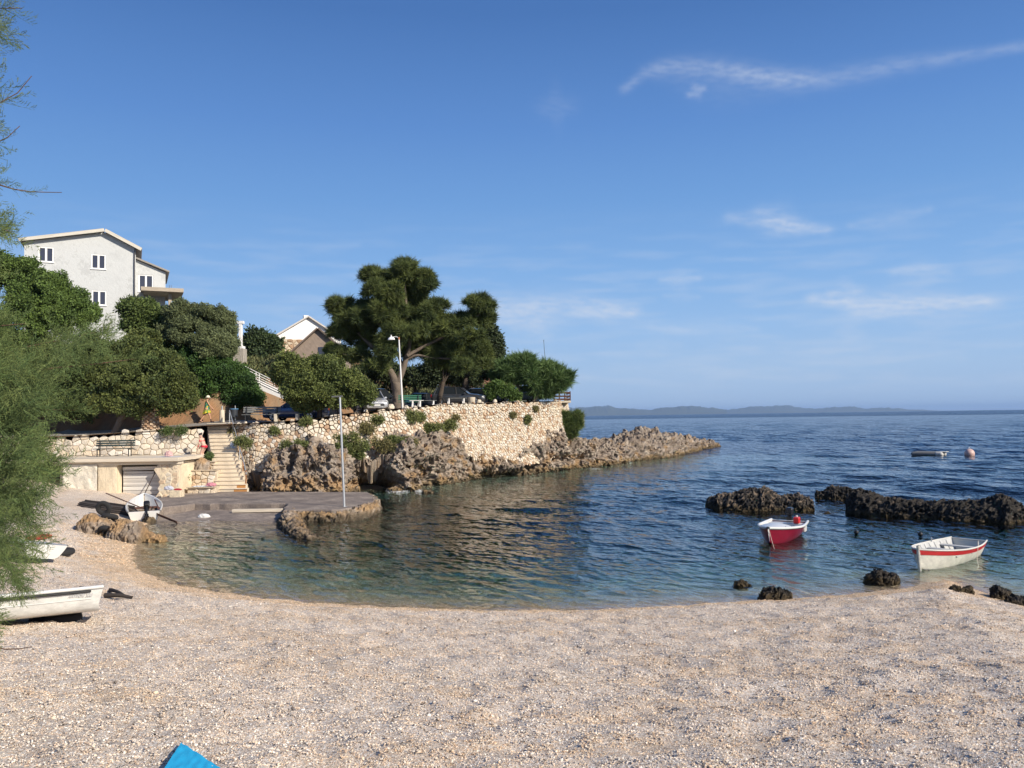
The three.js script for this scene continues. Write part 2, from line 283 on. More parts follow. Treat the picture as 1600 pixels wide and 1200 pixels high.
// ---- the sea: one sheet of water, swell as geometry, ripples as relief ----
{
  const R = rng(21), waves = [];
  for (let k = 0; k < 34; k++) { const L = 0.55 * 1.115 ** k, dir = 2.35 + (R() - 0.5) * 1.9, kk = 2 * Math.PI / L; waves.push([Math.cos(dir) * kk, Math.sin(dir) * kk, R() * 6.28, L]); }
  const swell = (x, z, step) => {
    const open = smooth(-2, 30, -landDistQuick(x, z)), amp = 0.0007 + 0.0085 * open;
    let h = 0; for (const [a, b, p, L] of waves) { if (L < 2.2 * step) continue; h += amp * Math.min(L, lerp(2.2, 7, open)) ** 0.75 * Math.sin(a * x + b * z + p + 0.8 * Math.sin(0.21 * x + 0.17 * z)); }
    return h;
  };
  const seas = [];
  const landDistQuick = (x, z) => (Math.hypot(x, z + 40) > 120 ? -60 : landDist(x, z));
  for (const [from, to, grow] of [[14.5, 92, 0.0065], [92, 900, 0.0085], [900, 32000, 0.03]]) {
  const rs = [from]; while (rs[rs.length - 1] < to) { const r = rs[rs.length - 1]; rs.push(Math.min(to, r + grow * r)); }
  const NA = 460, A0 = -1.35, A1 = 1.35;
  const g = sheet(rs.length - 1, NA, (i, j) => { const r = rs[i], a = lerp(A0, A1, j / NA), x = Math.sin(a) * r, z = -Math.cos(a) * r + 0, step = Math.max(r * (A1 - A0) / NA, (rs[i + 1] ?? r * 1.03) - r); return { p: V(x, r < 2500 ? swell(x, z, step) : 0, z), t: [x, z] }; }, true);
  seas.push(g); }
  const ripple = (n, seed, count, kmin, kmax, slope, dir0, spread) => {
    const q = rng(seed), h = new Float32Array(n * n), sx = new Float32Array(n), cx = new Float32Array(n); let top = 0;
    for (let k = 0; k < count; k++) {
      const K = kmin * (kmax / kmin) ** q(), d = dir0 + (q() + q() - 1) * spread, a = Math.round(K * Math.cos(d)), b = Math.round(K * Math.sin(d)), kk = Math.hypot(a, b) || 1, amp = slope(kk) / kk, ph = q() * 6.28;
      for (let i = 0; i < n; i++) { const t = 2 * Math.PI * a * i / n + ph; sx[i] = Math.sin(t) * amp; cx[i] = Math.cos(t) * amp; }
      for (let j = 0; j < n; j++) { const t = 2 * Math.PI * b * j / n, s = Math.sin(t), c = Math.cos(t); for (let i = 0; i < n; i++) h[j * n + i] += sx[i] * c + cx[i] * s; }
    }
    for (let i = 0; i < h.length; i++) top = Math.max(top, Math.abs(h[i]));
    return [h, top];
  };
  // fine relief: a 9 m tile of ripples, stored as a height in metres over its range
  const [h1, t1] = ripple(1024, 31, 110, 7, 40, () => 1, 2.3, 1.4);
  const bump = texture(1024, (x, y, i, j) => 0.5 + 0.5 * h1[j * 1024 + i] / t1); bump.repeat.set(1 / 13, 1 / 13);
  const [h2, t2] = ripple(1024, 33, 160, 14, 110, () => 1, 2.0, 1.3);
  const nrm = texture(1024, (x, y, i, j) => { const X = (d) => h2[j * 1024 + ((i + d + 1024) % 1024)], Y = (d) => h2[((j + d + 1024) % 1024) * 1024 + i], s = 1.05 / t2; const nx = -(X(1) - X(-1)) * s, ny = -(Y(1) - Y(-1)) * s, l = Math.hypot(nx, ny, 1); return [0.5 + 0.5 * nx / l, 0.5 + 0.5 * ny / l, 0.5 + 0.5 / l]; });
  nrm.repeat.set(1 / 15, 1 / 15); nrm.rotation = 0.4;
  const water = new THREE.MeshPhysicalMaterial({ color: 0xffffff, roughness: 0.04, transmission: 1, thickness: 2, ior: 1.33, attenuationColor: lin(0.24, 0.56, 0.62), attenuationDistance: 1.5, bumpMap: bump, bumpScale: 0.04, normalMap: nrm, normalScale: new THREE.Vector2(1, 1), side: THREE.DoubleSide });
  structure('sea', seas[0], water, 'clear rippled sea water filling the cove', 'sea');
  [[2.2, 0.10, 'blue wavy sea outside the cove around the reefs and the raft'], [3.0, 0.26, 'deep blue open sea out to the horizon']].forEach(([k, r, label], i) => { const open = water.clone(); open.normalScale.set(k, k); open.roughness = r; open.transmission = 0; open.color.setRGB(0.004, 0.017, 0.05); open.normalMap = nrm.clone(); open.normalMap.repeat.set(1 / (40 + 50 * i), 1 / (40 + 50 * i)); structure('open_sea', seas[i + 1], open, label, 'sea'); });
}
// ---------- rock ----------
const rockBump = texture(512, (x, y, i, j) => { const q = j * 512 + i; return clamp(0.55 + 0.4 * grainB[q] + 0.25 * grainA[q] - 0.5 * Math.max(0, -grainB[(q * 3) % 262144])); });
const rockMat = new THREE.MeshStandardMaterial({ vertexColors: true, roughness: 0.95, bumpMap: rockBump, bumpScale: 0.05, side: THREE.DoubleSide });
const mix3 = (a, b, t) => [lerp(a[0], b[0], t), lerp(a[1], b[1], t), lerp(a[2], b[2], t)];
// weathered limestone: grey, paler chips, ochre stains, an ochre-brown tide band and a dark wet foot
function limestone(x, y, z, o = {}) {
  let c = mix3([0.32, 0.255, 0.20], [0.50, 0.425, 0.345], smooth(-0.3, 0.5, fbm3(x * 0.9, y * 0.9, z * 0.9, 3)));
  c = mix3(c, [0.18, 0.155, 0.135], 0.65 * smooth(0.15, 0.6, fbm3(x * 1.7 + 30, y * 1.7, z * 1.7, 4)));
  c = mix3(c, [0.46, 0.29, 0.14], 0.85 * smooth(-0.1, 0.4, fbm3(x * 0.55 - 20, y * 0.8, z * 0.55, 3) + (o.ochre ?? 0) - 0.10 * Math.max(0, y - 1)));
  c = mix3(c, [0.33, 0.22, 0.09], (o.tide ?? 0.75) * smooth(0.6, 0.15, y + 0.25 * N3(x * 1.5, y, z * 1.5)));
  c = mix3(c, [0.09, 0.07, 0.045], 0.85 * smooth(0.30, 0.06, y + 0.14 * N3(x * 2.5, y * 2, z * 2.5)));
  const v = 1 + 0.22 * N3(x * 6, y * 6, z * 6);
  return c.map((q) => q * v * (o.shade ?? 1));
}
// sea-blackened reef rock with a few bare tan spots above
function reefRock(x, y, z, o = {}) {
  let c = mix3([0.03, 0.027, 0.023], [0.075, 0.064, 0.053], smooth(-0.2, 0.6, fbm3(x * 1.4, y * 1.4, z * 1.4, 3)));
  c = mix3(c, [0.25, 0.19, 0.14], smooth(0.2, 0.6, fbm3(x * 2.6 + 8, y * 2.6, z * 2.6, 3) + (o.bare ?? -0.1) + 0.22 * (y - 0.6)));
  c = mix3(c, [0.10, 0.07, 0.03], 0.7 * smooth(0.25, 0.05, y + 0.08 * N3(x * 3, y, z * 3)));
  const v = 1 + 0.3 * N3(x * 7, y * 7, z * 7);
  return c.map((q) => q * v);
}
// fine karst relief: pushed in and out along the surface's own normals
function weather(g, f, color) {
  const p = g.attributes.position, n = g.attributes.normal, c = g.attributes.color;
  for (let k = 0; k < p.count; k++) { const x = p.getX(k), y = p.getY(k), z = p.getZ(k), d = f(x, y, z); p.setXYZ(k, x + n.getX(k) * d, y + n.getY(k) * d, z + n.getZ(k) * d); c.setXYZ(k, ...color(p.getX(k), p.getY(k), p.getZ(k))); }
  g.computeVertexNormals(); return g;
}
const karst = (x, y, z, s) => s * (0.13 * (ridge3(x * 2.2 / s, y * 2.5 / s, z * 2.2 / s, 3) - 0.2) + 0.05 * ridge3(x * 7 / s, y * 7 / s, z * 7 / s, 2) - 0.26 * smooth(0.3, 0.62, N3(x * 2.3 / s + 7, y * 2.3 / s, z * 2.3 / s)) - 0.13 * smooth(0.22, 0.5, N3(x * 5.2 / s, y * 5.2 / s + 3, z * 5.2 / s)));
// a body of rock along a line of [x, z, half width, height]
function rockRidge(pts, { ns = 60, na = 40, base = -0.9, rough = 1, scale = 1, color = limestone, seed = 0, co = {}, lean = 0, ground = 0 } = {}) {
  const c = new THREE.CatmullRomCurve3(pts.map(([x, z]) => V(x, 0, z)), false, 'centripetal'), n = pts.length - 1;
  const at = (k, t) => { const i = Math.min(n - 1, Math.floor(t * n)), f = t * n - i, s = f * f * (3 - 2 * f); return lerp(pts[i][k], pts[i + 1][k], s); };
  const g = sheet(ns, na, (i, j) => {
    const t = i / ns, a = Math.PI * j / na, p = c.getPoint(t), d = c.getTangent(clamp(t, 0.001, 0.999)), cap = Math.min(1, Math.sqrt(clamp(Math.min(t, 1 - t) * ns / 5))), hw = at(2, t) * cap, h = base + (ground + at(3, t) - base) * (0.25 + 0.75 * cap);
    const co_ = -Math.cos(a), si = Math.sin(a), side = V(-d.z, 0, d.x), nx = Math.sign(co_) * Math.abs(co_) ** 0.8;
    const q = p.clone().addScaledVector(side, nx * hw + lean * si); q.y = base + (h - base) * si ** 0.55;
    const out = side.clone().multiplyScalar(co_).add(V(0, si, 0)).normalize(), s = 1 / scale, x = q.x + seed, y = q.y, z = q.z;
    const disp = rough * scale * (0.30 * fbm3(x * 0.75 * s, y * 0.9 * s, z * 0.75 * s, 2) + 0.24 * (ridge3(x * 1.2 * s, y * 1.5 * s, z * 1.2 * s, 3) - 0.35));
    q.addScaledVector(out, disp * (0.5 + 0.5 * cap));
    return { p: q, t: [(q.x + q.z) * 0.8, q.y * 0.8 + nx * hw], c: [1, 1, 1] };
  }, true);
  return weather(g, (x, y, z) => (scale > 2 ? 0.45 : 0.85) * Math.sqrt(rough) * karst(x + seed, y, z, Math.min(1.4, scale * 1.15)), (x, y, z) => color(x, y - ground, z, co));
}

// ---- the sea cliff below the promenade ----
const cliffPts = [[-16.3, -47.6, 2.0], [-15.4, -47.2, 2.3], [-14.6, -47, 2.7], [-13.2, -46.5, 3.0], [-11.6, -46.3, 2.75], [-10.3, -46.8, 2.7], [-9.3, -48.8, 2.6], [-8, -49.6, 2.75], [-6.4, -49.9, 2.8], [-5.6, -52.3, 3.3], [-4.8, -54.2, 3.45], [-3.8, -56.6, 3.3], [-2.9, -58.8, 2.7], [-1.2, -60.2, 1.6], [0.4, -62.0, 1.35], [1.7, -63.4, 2.1], [2.7, -65.3, 2.9], [4.2, -67.0, 3.1], [5.4, -68.9, 2.5], [8.5, -72.7, 2.0], [11, -77, 1.7], [13, -82, 1.4]];
{
  const curve = new THREE.CatmullRomCurve3(cliffPts.map(([x, z]) => V(x, 0, z)), false, 'centripetal'), n = cliffPts.length - 1;
  const topAt = (t) => { const i = Math.min(n - 1, Math.floor(t * n)), f = t * n - i; return lerp(cliffPts[i][2], cliffPts[i + 1][2], f * f * (3 - 2 * f)); };
  const NS = 1300, NT = 150, plan = [], along = []; curve.arcLengthDivisions = 2000; for (let i = 0; i <= NS; i++) { along.push(curve.getUtoTmapping(i / NS)); plan.push(curve.getPoint(along[i])); }
  // hollows: pixel, half width and half height in metres, depth
  const hollows = [[394, 715, 0.45, 1.3, 1.7], [388, 755, 0.5, 0.5, 0.8], [452, 712, 0.25, 0.7, 0.5], [470, 735, 0.3, 0.4, 0.3], [497, 730, 0.6, 0.2, 0.3], [574, 745, 0.55, 0.8, 1.5], [592, 747, 0.6, 0.6, 1.6], [563, 690, 0.25, 0.6, 0.7], [592, 706, 0.5, 0.55, 1.2], [610, 750, 0.5, 0.25, 0.9], [668, 748, 0.75, 0.9, 2.2], [656, 725, 0.4, 0.6, 1.1], [690, 735, 0.4, 0.25, 0.6], [735, 700, 0.5, 0.45, 0.9], [700, 700, 0.7, 0.14, 0.3], [770, 738, 0.8, 0.35, 0.9], [800, 738, 0.7, 0.3, 0.9], [838, 722, 0.8, 0.7, 1.5], [880, 715, 1.1, 0.3, 0.7], [915, 712, 0.9, 0.25, 0.6], [900, 695, 0.9, 0.2, 0.5], [945, 700, 1.0, 0.3, 0.8]].map(([u, v, a, b, d]) => {
    let best = 1e9, t = 0, y = 0;
    for (let i = 0; i <= NS; i++) { const p = plan[i], q = V(p.x, 1, p.z).project(camera), uu = (q.x + 1) * 800; if (Math.abs(uu - u) < best) { best = Math.abs(uu - u); t = i; y = atDepth(u, v, -p.z).y; } }
    return [plan[t].x, plan[t].z, y, a * 1.45, b * 1.25, d * 1.9];
  });
  const g = sheet(NS, NT, (i, j) => {
    const t = along[i], tt = j / NT, p = plan[i], d = plan[Math.min(NS, i + 34)].clone().sub(plan[Math.max(0, i - 34)]), out = V(-d.z, 0, d.x).normalize(); if (out.z < -0.2) out.negate();
    const H = topAt(t) + 0.35 * N2(p.x * 0.9, p.z * 0.9);
    let y, o, up;
    if (tt < 0.7) { const k = tt / 0.7; y = lerp(-0.9, H, k); o = 0.45 * Math.sin(Math.PI * k) - 0.55 * k * k; up = 0.15 + 0.7 * k ** 3; }
    else { const k = (tt - 0.7) / 0.3; y = H + 0.35 * Math.sin(k * Math.PI) * N2(p.x * 0.8 + 40, k * 2) + 0.25 * k; o = -0.55 - 2.9 * k; up = 0.95; }
    const q = p.clone().addScaledVector(out, o); q.y = y;
    const dir = out.clone().multiplyScalar(Math.sqrt(1 - up * up)).add(V(0, up, 0)), x = q.x, z = q.z;
    let disp = 0.42 * fbm3(x * 0.5, y * 0.5, z * 0.5, 2) + 0.42 * (ridge3(x * 0.6, y * 0.75, z * 0.6, 2) - 0.35);
    disp *= smooth(1.0, 0.92, tt) * (tt > 0.7 ? 0.7 : 1);
    for (const [hx, hz, hy, a, b, dd] of hollows) { const e = ((p.x - hx) ** 2 + (p.z - hz) ** 2) / (a * a) + ((y - hy) / b) ** 2; if (e < 6) disp -= dd * Math.exp(-(e ** 1.8)) * (tt > 0.7 ? 0.4 : 1); }
    q.addScaledVector(dir, disp);
    return { p: q, t: [i / NS * 62 * 0.8, (y - o) * 0.8], c: [1, 1, 1] };
  }, false);
  weather(g, (x, y, z) => 0.85 * karst(x, y, z, 1.3) + 0.22 * karst(x + 40, y, z, 0.45), (x, y, z) => limestone(x, y, z, { ochre: -0.05 + 0.25 * smooth(-9, -12, x) * smooth(1.6, 0.6, y) }));
  structure('sea_cliff', g, rockMat, 'weathered grey and ochre limestone cliff below the promenade wall', 'cliff');
}
solo('rocky_point', rockRidge([[4, -73, 3.0, 2.2], [8, -77.5, 3.2, 1.8], [11.2, -82, 3.0, 2.2], [13.6, -86.5, 3.4, 2.65], [16.5, -92, 3.2, 2.1], [19.5, -98, 2.7, 1.6], [22.5, -103.5, 2.1, 1.15], [25.5, -108.5, 1.6, 0.75], [28, -112.3, 0.8, 0.4]], { ns: 520, na: 130, rough: 1.35, scale: 2.2, seed: 3, co: { ochre: -0.2, shade: 0.85 } }), rockMat, 'long low point of rugged brown limestone running out to sea', 'rock');
for (const [pts, label, o] of [
  [[[9.3, -39.4, 0.5, 0.35], [10.1, -39.2, 1.3, 0.6], [11.2, -38.9, 1.5, 0.82], [12, -38.7, 1.5, 0.88], [12.7, -38.4, 1.2, 0.55], [13.4, -38.2, 1.2, 0.62], [14.1, -38.1, 0.8, 0.45]], 'brown topped black reef rock behind the red motorboat', { co: { bare: 0.22 }, seed: 1 }],
  [[[15.0, -36.6, 0.6, 0.8], [15.6, -36.3, 1.2, 0.8], [16.6, -35.4, 1.2, 0.72], [17.4, -34.6, 1.1, 0.62], [18.2, -34, 1.2, 0.7], [19, -33.4, 1.3, 0.72], [19.9, -33, 1.4, 0.98], [20.7, -32.6, 0.9, 0.7]], 'long black reef rock beyond the white and red rowing boat', { co: { bare: -0.12 }, seed: 9 }],
  [[[15.9, -42.6, 0.4, 0.3], [16.8, -42.4, 0.8, 0.55], [17.9, -41.8, 0.8, 0.5], [18.8, -41.4, 0.5, 0.3]], 'low black reef rock showing between the two larger reefs', { co: { bare: -0.05 }, seed: 14 }],
]) solo('reef_rock', rockRidge(pts, { ns: 190, na: 90, base: -1.2, rough: 0.95, scale: 0.62, color: reefRock, ...o }), rockMat, label, 'rock', 'reef rocks in the cove');
for (const [u, v, w, h, len, ang, label, bare] of [
  [1212, 935, 0.32, 0.24, 1.0, -0.5, 'weedy dark rock at the water edge below the red motorboat', -0.25], [1378, 911, 0.3, 0.33, 0.95, 0, 'rounded dark rock in the shallows beside the white rowing boat', -0.2],
  [1160, 915, 0.16, 0.10, 0.5, 0.2, 'small flat rock just breaking the shallow water', -0.2], [1562, 935, 0.22, 0.28, 0.9, -0.8, 'dark pointed rock at the edge of the shingle spit', -0.1], [1596, 948, 0.3, 0.2, 1.1, -0.5, 'low dark rock lying along the shingle edge', -0.2], [1500, 938, 0.2, 0.12, 0.9, -0.4, 'flat weedy rock half buried in the shingle spit', -0.3],
  [1293, 803, 0.14, 0.10, 0.4, 0, 'tiny rock tip awash near the black reef', -0.2],
]) { const p = onLevel(u, v, 0), c = Math.cos(ang) * len / 2, s = Math.sin(ang) * len / 2, gr = Math.max(0, beachHeight(p.x, p.z)); solo('shore_rock', rockRidge([[p.x - c, p.z - s, w * 0.6, h * 0.6], [p.x - c * 0.3, p.z - s * 0.3, w, h], [p.x + c * 0.4, p.z + s * 0.4, w * 0.9, h * 0.85], [p.x + c, p.z + s, w * 0.5, h * 0.4]], { ns: 60, na: 50, base: -0.4, rough: 1.15, scale: 0.3, color: reefRock, co: { bare }, seed: u, ground: gr }), rockMat, label, 'rock', 'rocks along the shore'); }
for (const [u, v, h0, pts, label, o] of [
  [150, 826, 0.45, [[-0.75, 0.25, 0.3, 0.4], [-0.25, 0, 0.55, 0.75], [0.35, -0.1, 0.5, 0.55], [0.8, -0.1, 0.3, 0.25]], 'pale rounded boulder on the shingle beside the tyres', {}],
  [196, 832, 0.35, [[-0.7, 0, 0.35, 0.45], [-0.2, 0, 0.55, 0.8], [0.4, 0.1, 0.5, 0.7], [0.9, 0.3, 0.35, 0.35]], 'large tan boulder in front of the beached white motorboat', {}],
  [232, 846, 0.0, [[-0.65, -0.25, 0.25, 0.3], [-0.1, 0, 0.35, 0.35], [0.45, 0.15, 0.3, 0.28], [0.75, 0.25, 0.2, 0.15]], 'low brown rock running into the water at the beach edge', {}],
]) { const p = onLevel(u, v, h0); solo('boulder', rockRidge(pts.map(([x, z, w, h]) => [p.x + x, p.z + z, w, h]), { ns: 60, na: 44, base: -0.5, rough: 0.75, scale: 0.42, seed: u, ground: Math.max(0, beachHeight(p.x, p.z)), color: (x, y, z) => limestone(x, y + 0.35, z, { ochre: 0.12 }) }), rockMat, label, 'rock', 'boulders by the boathouse'); }
for (const [u, v, w, h, label] of [[648, 765, 0.45, 0.75, 'upright ochre rock standing at the foot of the sea cave'], [620, 768, 0.55, 0.3, 'low brown rock awash below the cliff'], [545, 768, 0.8, 0.65, 'grey rock hump behind the end of the quay'], [668, 770, 0.4, 0.15, 'flat rock under the breaking wave']]) { const p = onLevel(u, v, 0); solo('cliff_rock', rockRidge([[p.x - w, p.z, w * 0.7, h * 0.6], [p.x - w * 0.2, p.z, w, h], [p.x + w * 0.4, p.z + 0.1, w * 0.8, h * 0.8], [p.x + w, p.z, w * 0.5, h * 0.4]], { ns: 50, na: 40, base: -0.7, rough: 0.8, scale: 0.4, seed: u, co: { ochre: 0.15 } }), rockMat, label, 'rock', 'rocks at the foot of the cliff'); }

// ---------- rubble walls: every stone cut as a cell of its own ----------
const stoneTex = [[0.83, 0.79, 0.72], [0.81, 0.75, 0.66], [0.76, 0.72, 0.66], [0.78, 0.69, 0.585], [0.66, 0.545, 0.44], [0.86, 0.83, 0.78]].map((c) => mat(0xffffff, 0.92, { map: grainTex(c, 0.10), bumpMap: bumpB, bumpScale: 0.018 }));
const clipCell = (poly, mx, my, nx, ny) => { const out = []; for (let i = 0; i < poly.length; i++) { const a = poly[i], b = poly[(i + 1) % poly.length], da = (a[0] - mx) * nx + (a[1] - my) * ny, db = (b[0] - mx) * nx + (b[1] - my) * ny; if (da <= 0) out.push(a); if ((da < 0) !== (db < 0)) { const t = da / (da - db); out.push([lerp(a[0], b[0], t), lerp(a[1], b[1], t)]); } } return out; };
// sites in rows over (s, y), kept where inside(s, y)
function stoneCells(len, y0, y1, size, inside, seed, jit = 0.75) {
  const R = rng(seed), sites = [];
  for (let y = y0, row = 0; y < y1; row++) { const [w, h] = size(0, y); let s = -R() * w; while (s < len + w) { const [w2, h2] = size(s, y); s += w2 * (0.6 + 0.8 * R()); sites.push([s, y + (R() - 0.5) * h2 * jit]); } y += h; }
  const cell = 0.6, grid = new Map(); sites.forEach((p, i) => { const k = `${Math.floor(p[0] / cell)},${Math.floor(p[1] / cell)}`; (grid.get(k) ?? grid.set(k, []).get(k)).push(i); });
  const out = [];
  sites.forEach((p, i) => {
    if (!inside(p[0], p[1])) return;
    let poly = [[p[0] - 0.6, p[1] - 0.5], [p[0] + 0.6, p[1] - 0.5], [p[0] + 0.6, p[1] + 0.5], [p[0] - 0.6, p[1] + 0.5]];
    const cx = Math.floor(p[0] / cell), cy = Math.floor(p[1] / cell);
    for (let a = -2; a <= 2; a++) for (let b = -2; b <= 2; b++) for (const j of grid.get(`${cx + a},${cy + b}`) ?? []) if (j !== i) { const q = sites[j]; poly = clipCell(poly, (p[0] + q[0]) / 2, (p[1] + q[1]) / 2, q[0] - p[0], q[1] - p[1]); }
    if (poly.length < 3) return;
    let A = 0, mx = 0, my = 0; poly.forEach(([x, y], k) => { const [x2, y2] = poly[(k + 1) % poly.length], c = x * y2 - x2 * y; A += c / 2; mx += (x + x2) * c / 6; my += (y + y2) * c / 6; });
    if (Math.abs(A) < 0.006) return;
    out.push({ c: [mx / A, my / A], poly, A: Math.abs(A), r: R() });
  });
  return out;
}
function stoneGeo(cell, place, gap, proud, seed) {
  const R = rng(seed), n = cell.poly.length, [cx, cy] = cell.c, w = Math.sqrt(cell.A), k0 = Math.max(0.55, 1 - 2 * gap / w), lift = proud * (0.4 + 0.9 * R()), tilt = (R() - 0.5) * 0.05, tilu = (R() - 0.5) * 0.05;
  const ring = (k, depth, j) => cell.poly.map(([x, y], i) => { const kk = k * (1 - j * 0.5 + j * R()); const s = cx + (x - cx) * kk, t = cy + (y - cy) * kk; return [place(s, t, depth + tilt * (s - cx) / w * 2 + tilu * (t - cy) / w * 2), s, t]; });
  const rings = [ring(k0, -0.14, 0), ring(k0, lift - 0.045, 0.06), ring(k0 * 0.84, lift, 0.08)], pos = [], uv = [], idx = [];
  for (const r of rings) for (const [p, s, t] of r) { pos.push(p.x, p.y, p.z); uv.push(s * 1.3 + seed * 0.37, t * 1.3); }
  const m = place(cx, cy, lift + 0.02 * R()); pos.push(m.x, m.y, m.z); uv.push(cx * 1.3 + seed * 0.37, cy * 1.3);
  for (let q = 0; q < 2; q++) for (let i = 0; i < n; i++) { const a = q * n + i, b = q * n + (i + 1) % n; idx.push(a, b, a + n, b, b + n, a + n); }
  for (let i = 0; i < n; i++) idx.push(2 * n + i, 2 * n + (i + 1) % n, 3 * n);
  const g = geo(pos, uv, idx).toNonIndexed(); g.computeVertexNormals(); return g;
}
// lays the cells as stones on a thing: the largest 300 one by one, the rest as one mass
function layStones(parent, cells, place, { gap = 0.018, proud = 0.05, seed = 1, pick } = {}) {
  const order = cells.map((c, i) => [c, i]).sort((a, b) => b[0].A - a[0].A), R = rng(seed + 7), rest = new Map();
  order.forEach(([c, i], k) => {
    const g = stoneGeo(c, place, gap, proud, seed * 1000 + i), m = pick ? pick(c, R) : Math.floor(R() ** 1.4 * stoneTex.length) % stoneTex.length;
    if (k < 300) part(parent, 'stone', g, stoneTex[m]); else (rest.get(m) ?? rest.set(m, []).get(m)).push(g);
  });
  if (rest.size) { const kinds = [...rest.entries()], s = part(parent, 'small_stones', mergeGeometries(kinds.map(([, list]) => merge(list)), true), kinds.map(([m]) => stoneTex[m])); s.userData.kind = 'stuff'; }
}
// a wall along [x, z, top, base] with its face towards the sea; batter = metres out for each metre down
function wallLine(pts, batter) {
  const segs = []; let L = 0;
  for (let i = 0; i < pts.length - 1; i++) { const [ax, az] = pts[i], [bx, bz] = pts[i + 1], l = Math.hypot(bx - ax, bz - az); segs.push([L, l, i]); L += l; }
  const find = (s) => { let k = 0; while (k < segs.length - 1 && s > segs[k][0] + segs[k][1]) k++; const [s0, l, i] = segs[k]; return [i, (s - s0) / l]; };
  const nrm = pts.map((p, i) => { const a = pts[Math.max(0, i - 1)], b = pts[Math.min(pts.length - 1, i + 1)], l = Math.hypot(b[0] - a[0], b[1] - a[1]); return [-(b[1] - a[1]) / l, (b[0] - a[0]) / l]; });
  const val = (s, k) => { const [i, f] = find(s); return lerp(pts[i][k], pts[i + 1][k], f); };
  const place = (s, y, depth) => { const [i, f] = find(s), nx = lerp(nrm[i][0], nrm[i + 1][0], f), nz = lerp(nrm[i][1], nrm[i + 1][1], f), o = depth + batter * (lerp(pts[i][2], pts[i + 1][2], f) - y); return V(lerp(pts[i][0], pts[i + 1][0], f) + nx * o, y, lerp(pts[i][1], pts[i + 1][1], f) + nz * o); };
  return { L, val, place };
}
const mortarMat = mottled([0.52, 0.41, 0.31], 1, 0.03);
function wallBody(parent, w, thick = 0.6) {
  const n = Math.ceil(w.L / 0.5);
  part(parent, 'core', sheet(n, 4, (i, j) => { const s = w.L * i / n, top = w.val(s, 2) - 0.02, base = w.val(s, 3) - 0.1; const p = j < 3 ? w.place(s, lerp(base, top, j / 3 * 0.999), -0.015) : w.place(s, top, -thick); return { p: j === 4 ? w.place(s, base, -thick) : p, t: [s, j < 3 ? lerp(base, top, j / 3) : top + (j - 2)] }; }), mortarMat);
}
const promenadePts = [[-17.75, -49.9, 4.38, 1.2], [-15.6, -49, 4.38, 1.6], [-12.6, -49.3, 4.52, 2.0], [-9.8, -50.8, 4.93, 2.0], [-6.9, -53.2, 5.2, 2.0], [-4.6, -57.3, 5.5, 2.4], [-2.2, -61, 5.6, 0.9], [0, -63.6, 5.7, 0.8], [2, -66, 5.75, 0.9], [3.9, -68.4, 5.8, 1.8], [4.6, -71, 5.8, 2.0], [5.2, -76, 5.8, 2]];
{
  const w = wallLine(promenadePts, 0.16), t = thing('promenade_wall', 'long rubble wall of pale limestone holding up the promenade', 'wall');
  wallBody(t, w);
  const cells = stoneCells(w.L, 0.1, 6, (s, y) => { const k = smooth(6, 20, s), f = 0.85 + 0.45 * N2(s * 1.7, y * 2.3); return [lerp(0.32, 0.22, k) * f, lerp(0.22, 0.165, k)]; }, (s, y) => s > 0.05 && s < w.L - 0.05 && y > w.val(s, 3) - 0.15 && y < w.val(s, 2) - 0.06, 5, 1.25);
  layStones(t, cells, w.place, { seed: 2, proud: 0.055, gap: 0.018, pick: (c, R) => (R() < 0.26 ? 3 + Math.floor(R() * 2) : [0, 1, 2, 5, 0, 1][Math.floor(R() * 6)]) });
}
{
  const pts = [[-44, -46.6, 3.5, 2.5], [-30, -47.3, 3.62, 2.5], [-25.5, -47.7, 3.72, 2.5], [-22, -48.1, 3.98, 2.4], [-20.4, -48.5, 4.1, 2.0], [-18.9, -49.0, 4.26, 1.8]];
  const w = wallLine(pts, 0.07), t = thing('terrace_wall', 'pale rubble wall behind the bench on the boathouse terrace', 'wall');
  wallBody(t, w);
  const cells = stoneCells(w.L, 2.1, 4.6, () => [0.42, 0.30], (s, y) => s > 9 && s < w.L - 0.05 && y > w.val(s, 3) - 0.1 && y < w.val(s, 2) - 0.03, 8);
  layStones(t, cells, w.place, { seed: 4, proud: 0.05, gap: 0.011, pick: (c, R) => [0, 5, 0, 1, 2, 5, 1][Math.floor(R() * 7)] });
}
// ---------- headland ground and roads ----------
const edgeX = [[-75, -45, 3.4], [-44, -46.7, 3.5], [-30, -47.4, 3.62], [-25.5, -47.8, 3.72], [-22, -48.2, 3.93], [-18.9, -49.2, 4.2], ...promenadePts.slice(1).map(([x, z, t]) => [x, z - 0.1, t - 0.04])];
const edgeAt = (x, k) => { let i = 0; while (i < edgeX.length - 2 && edgeX[i + 1][0] < x) i++; const a = edgeX[i], b = edgeX[i + 1]; return lerp(a[k], b[k], clamp((x - a[0]) / (b[0] - a[0]))); };
function groundHeight(x, z) {
  const w = Math.max(0, edgeAt(x, 1) - z), L = edgeAt(x, 2), far = smooth(-19.5, -12, x), road = lerp(3.2, 21, far) + 0.4 * N2(x * 0.3, 7), up = Math.max(0, w - road);
  const steep = lerp(1.15, 0.35, far), rise = Math.min(up, 2.6) * lerp(steep, 0, smooth(-9, -3, x)) + clamp(up - 2.6, 0, 36) * lerp(0.13, 0.0, smooth(-16, -4, x));
  return L + 0.09 * Math.min(w, 3.2) * smooth(-15.5, -18.5, x) + rise + (up > 0.1 ? 0.25 * fbm2(x * 0.5, z * 0.5, 3) * smooth(0, 1.5, up) : 0);
}
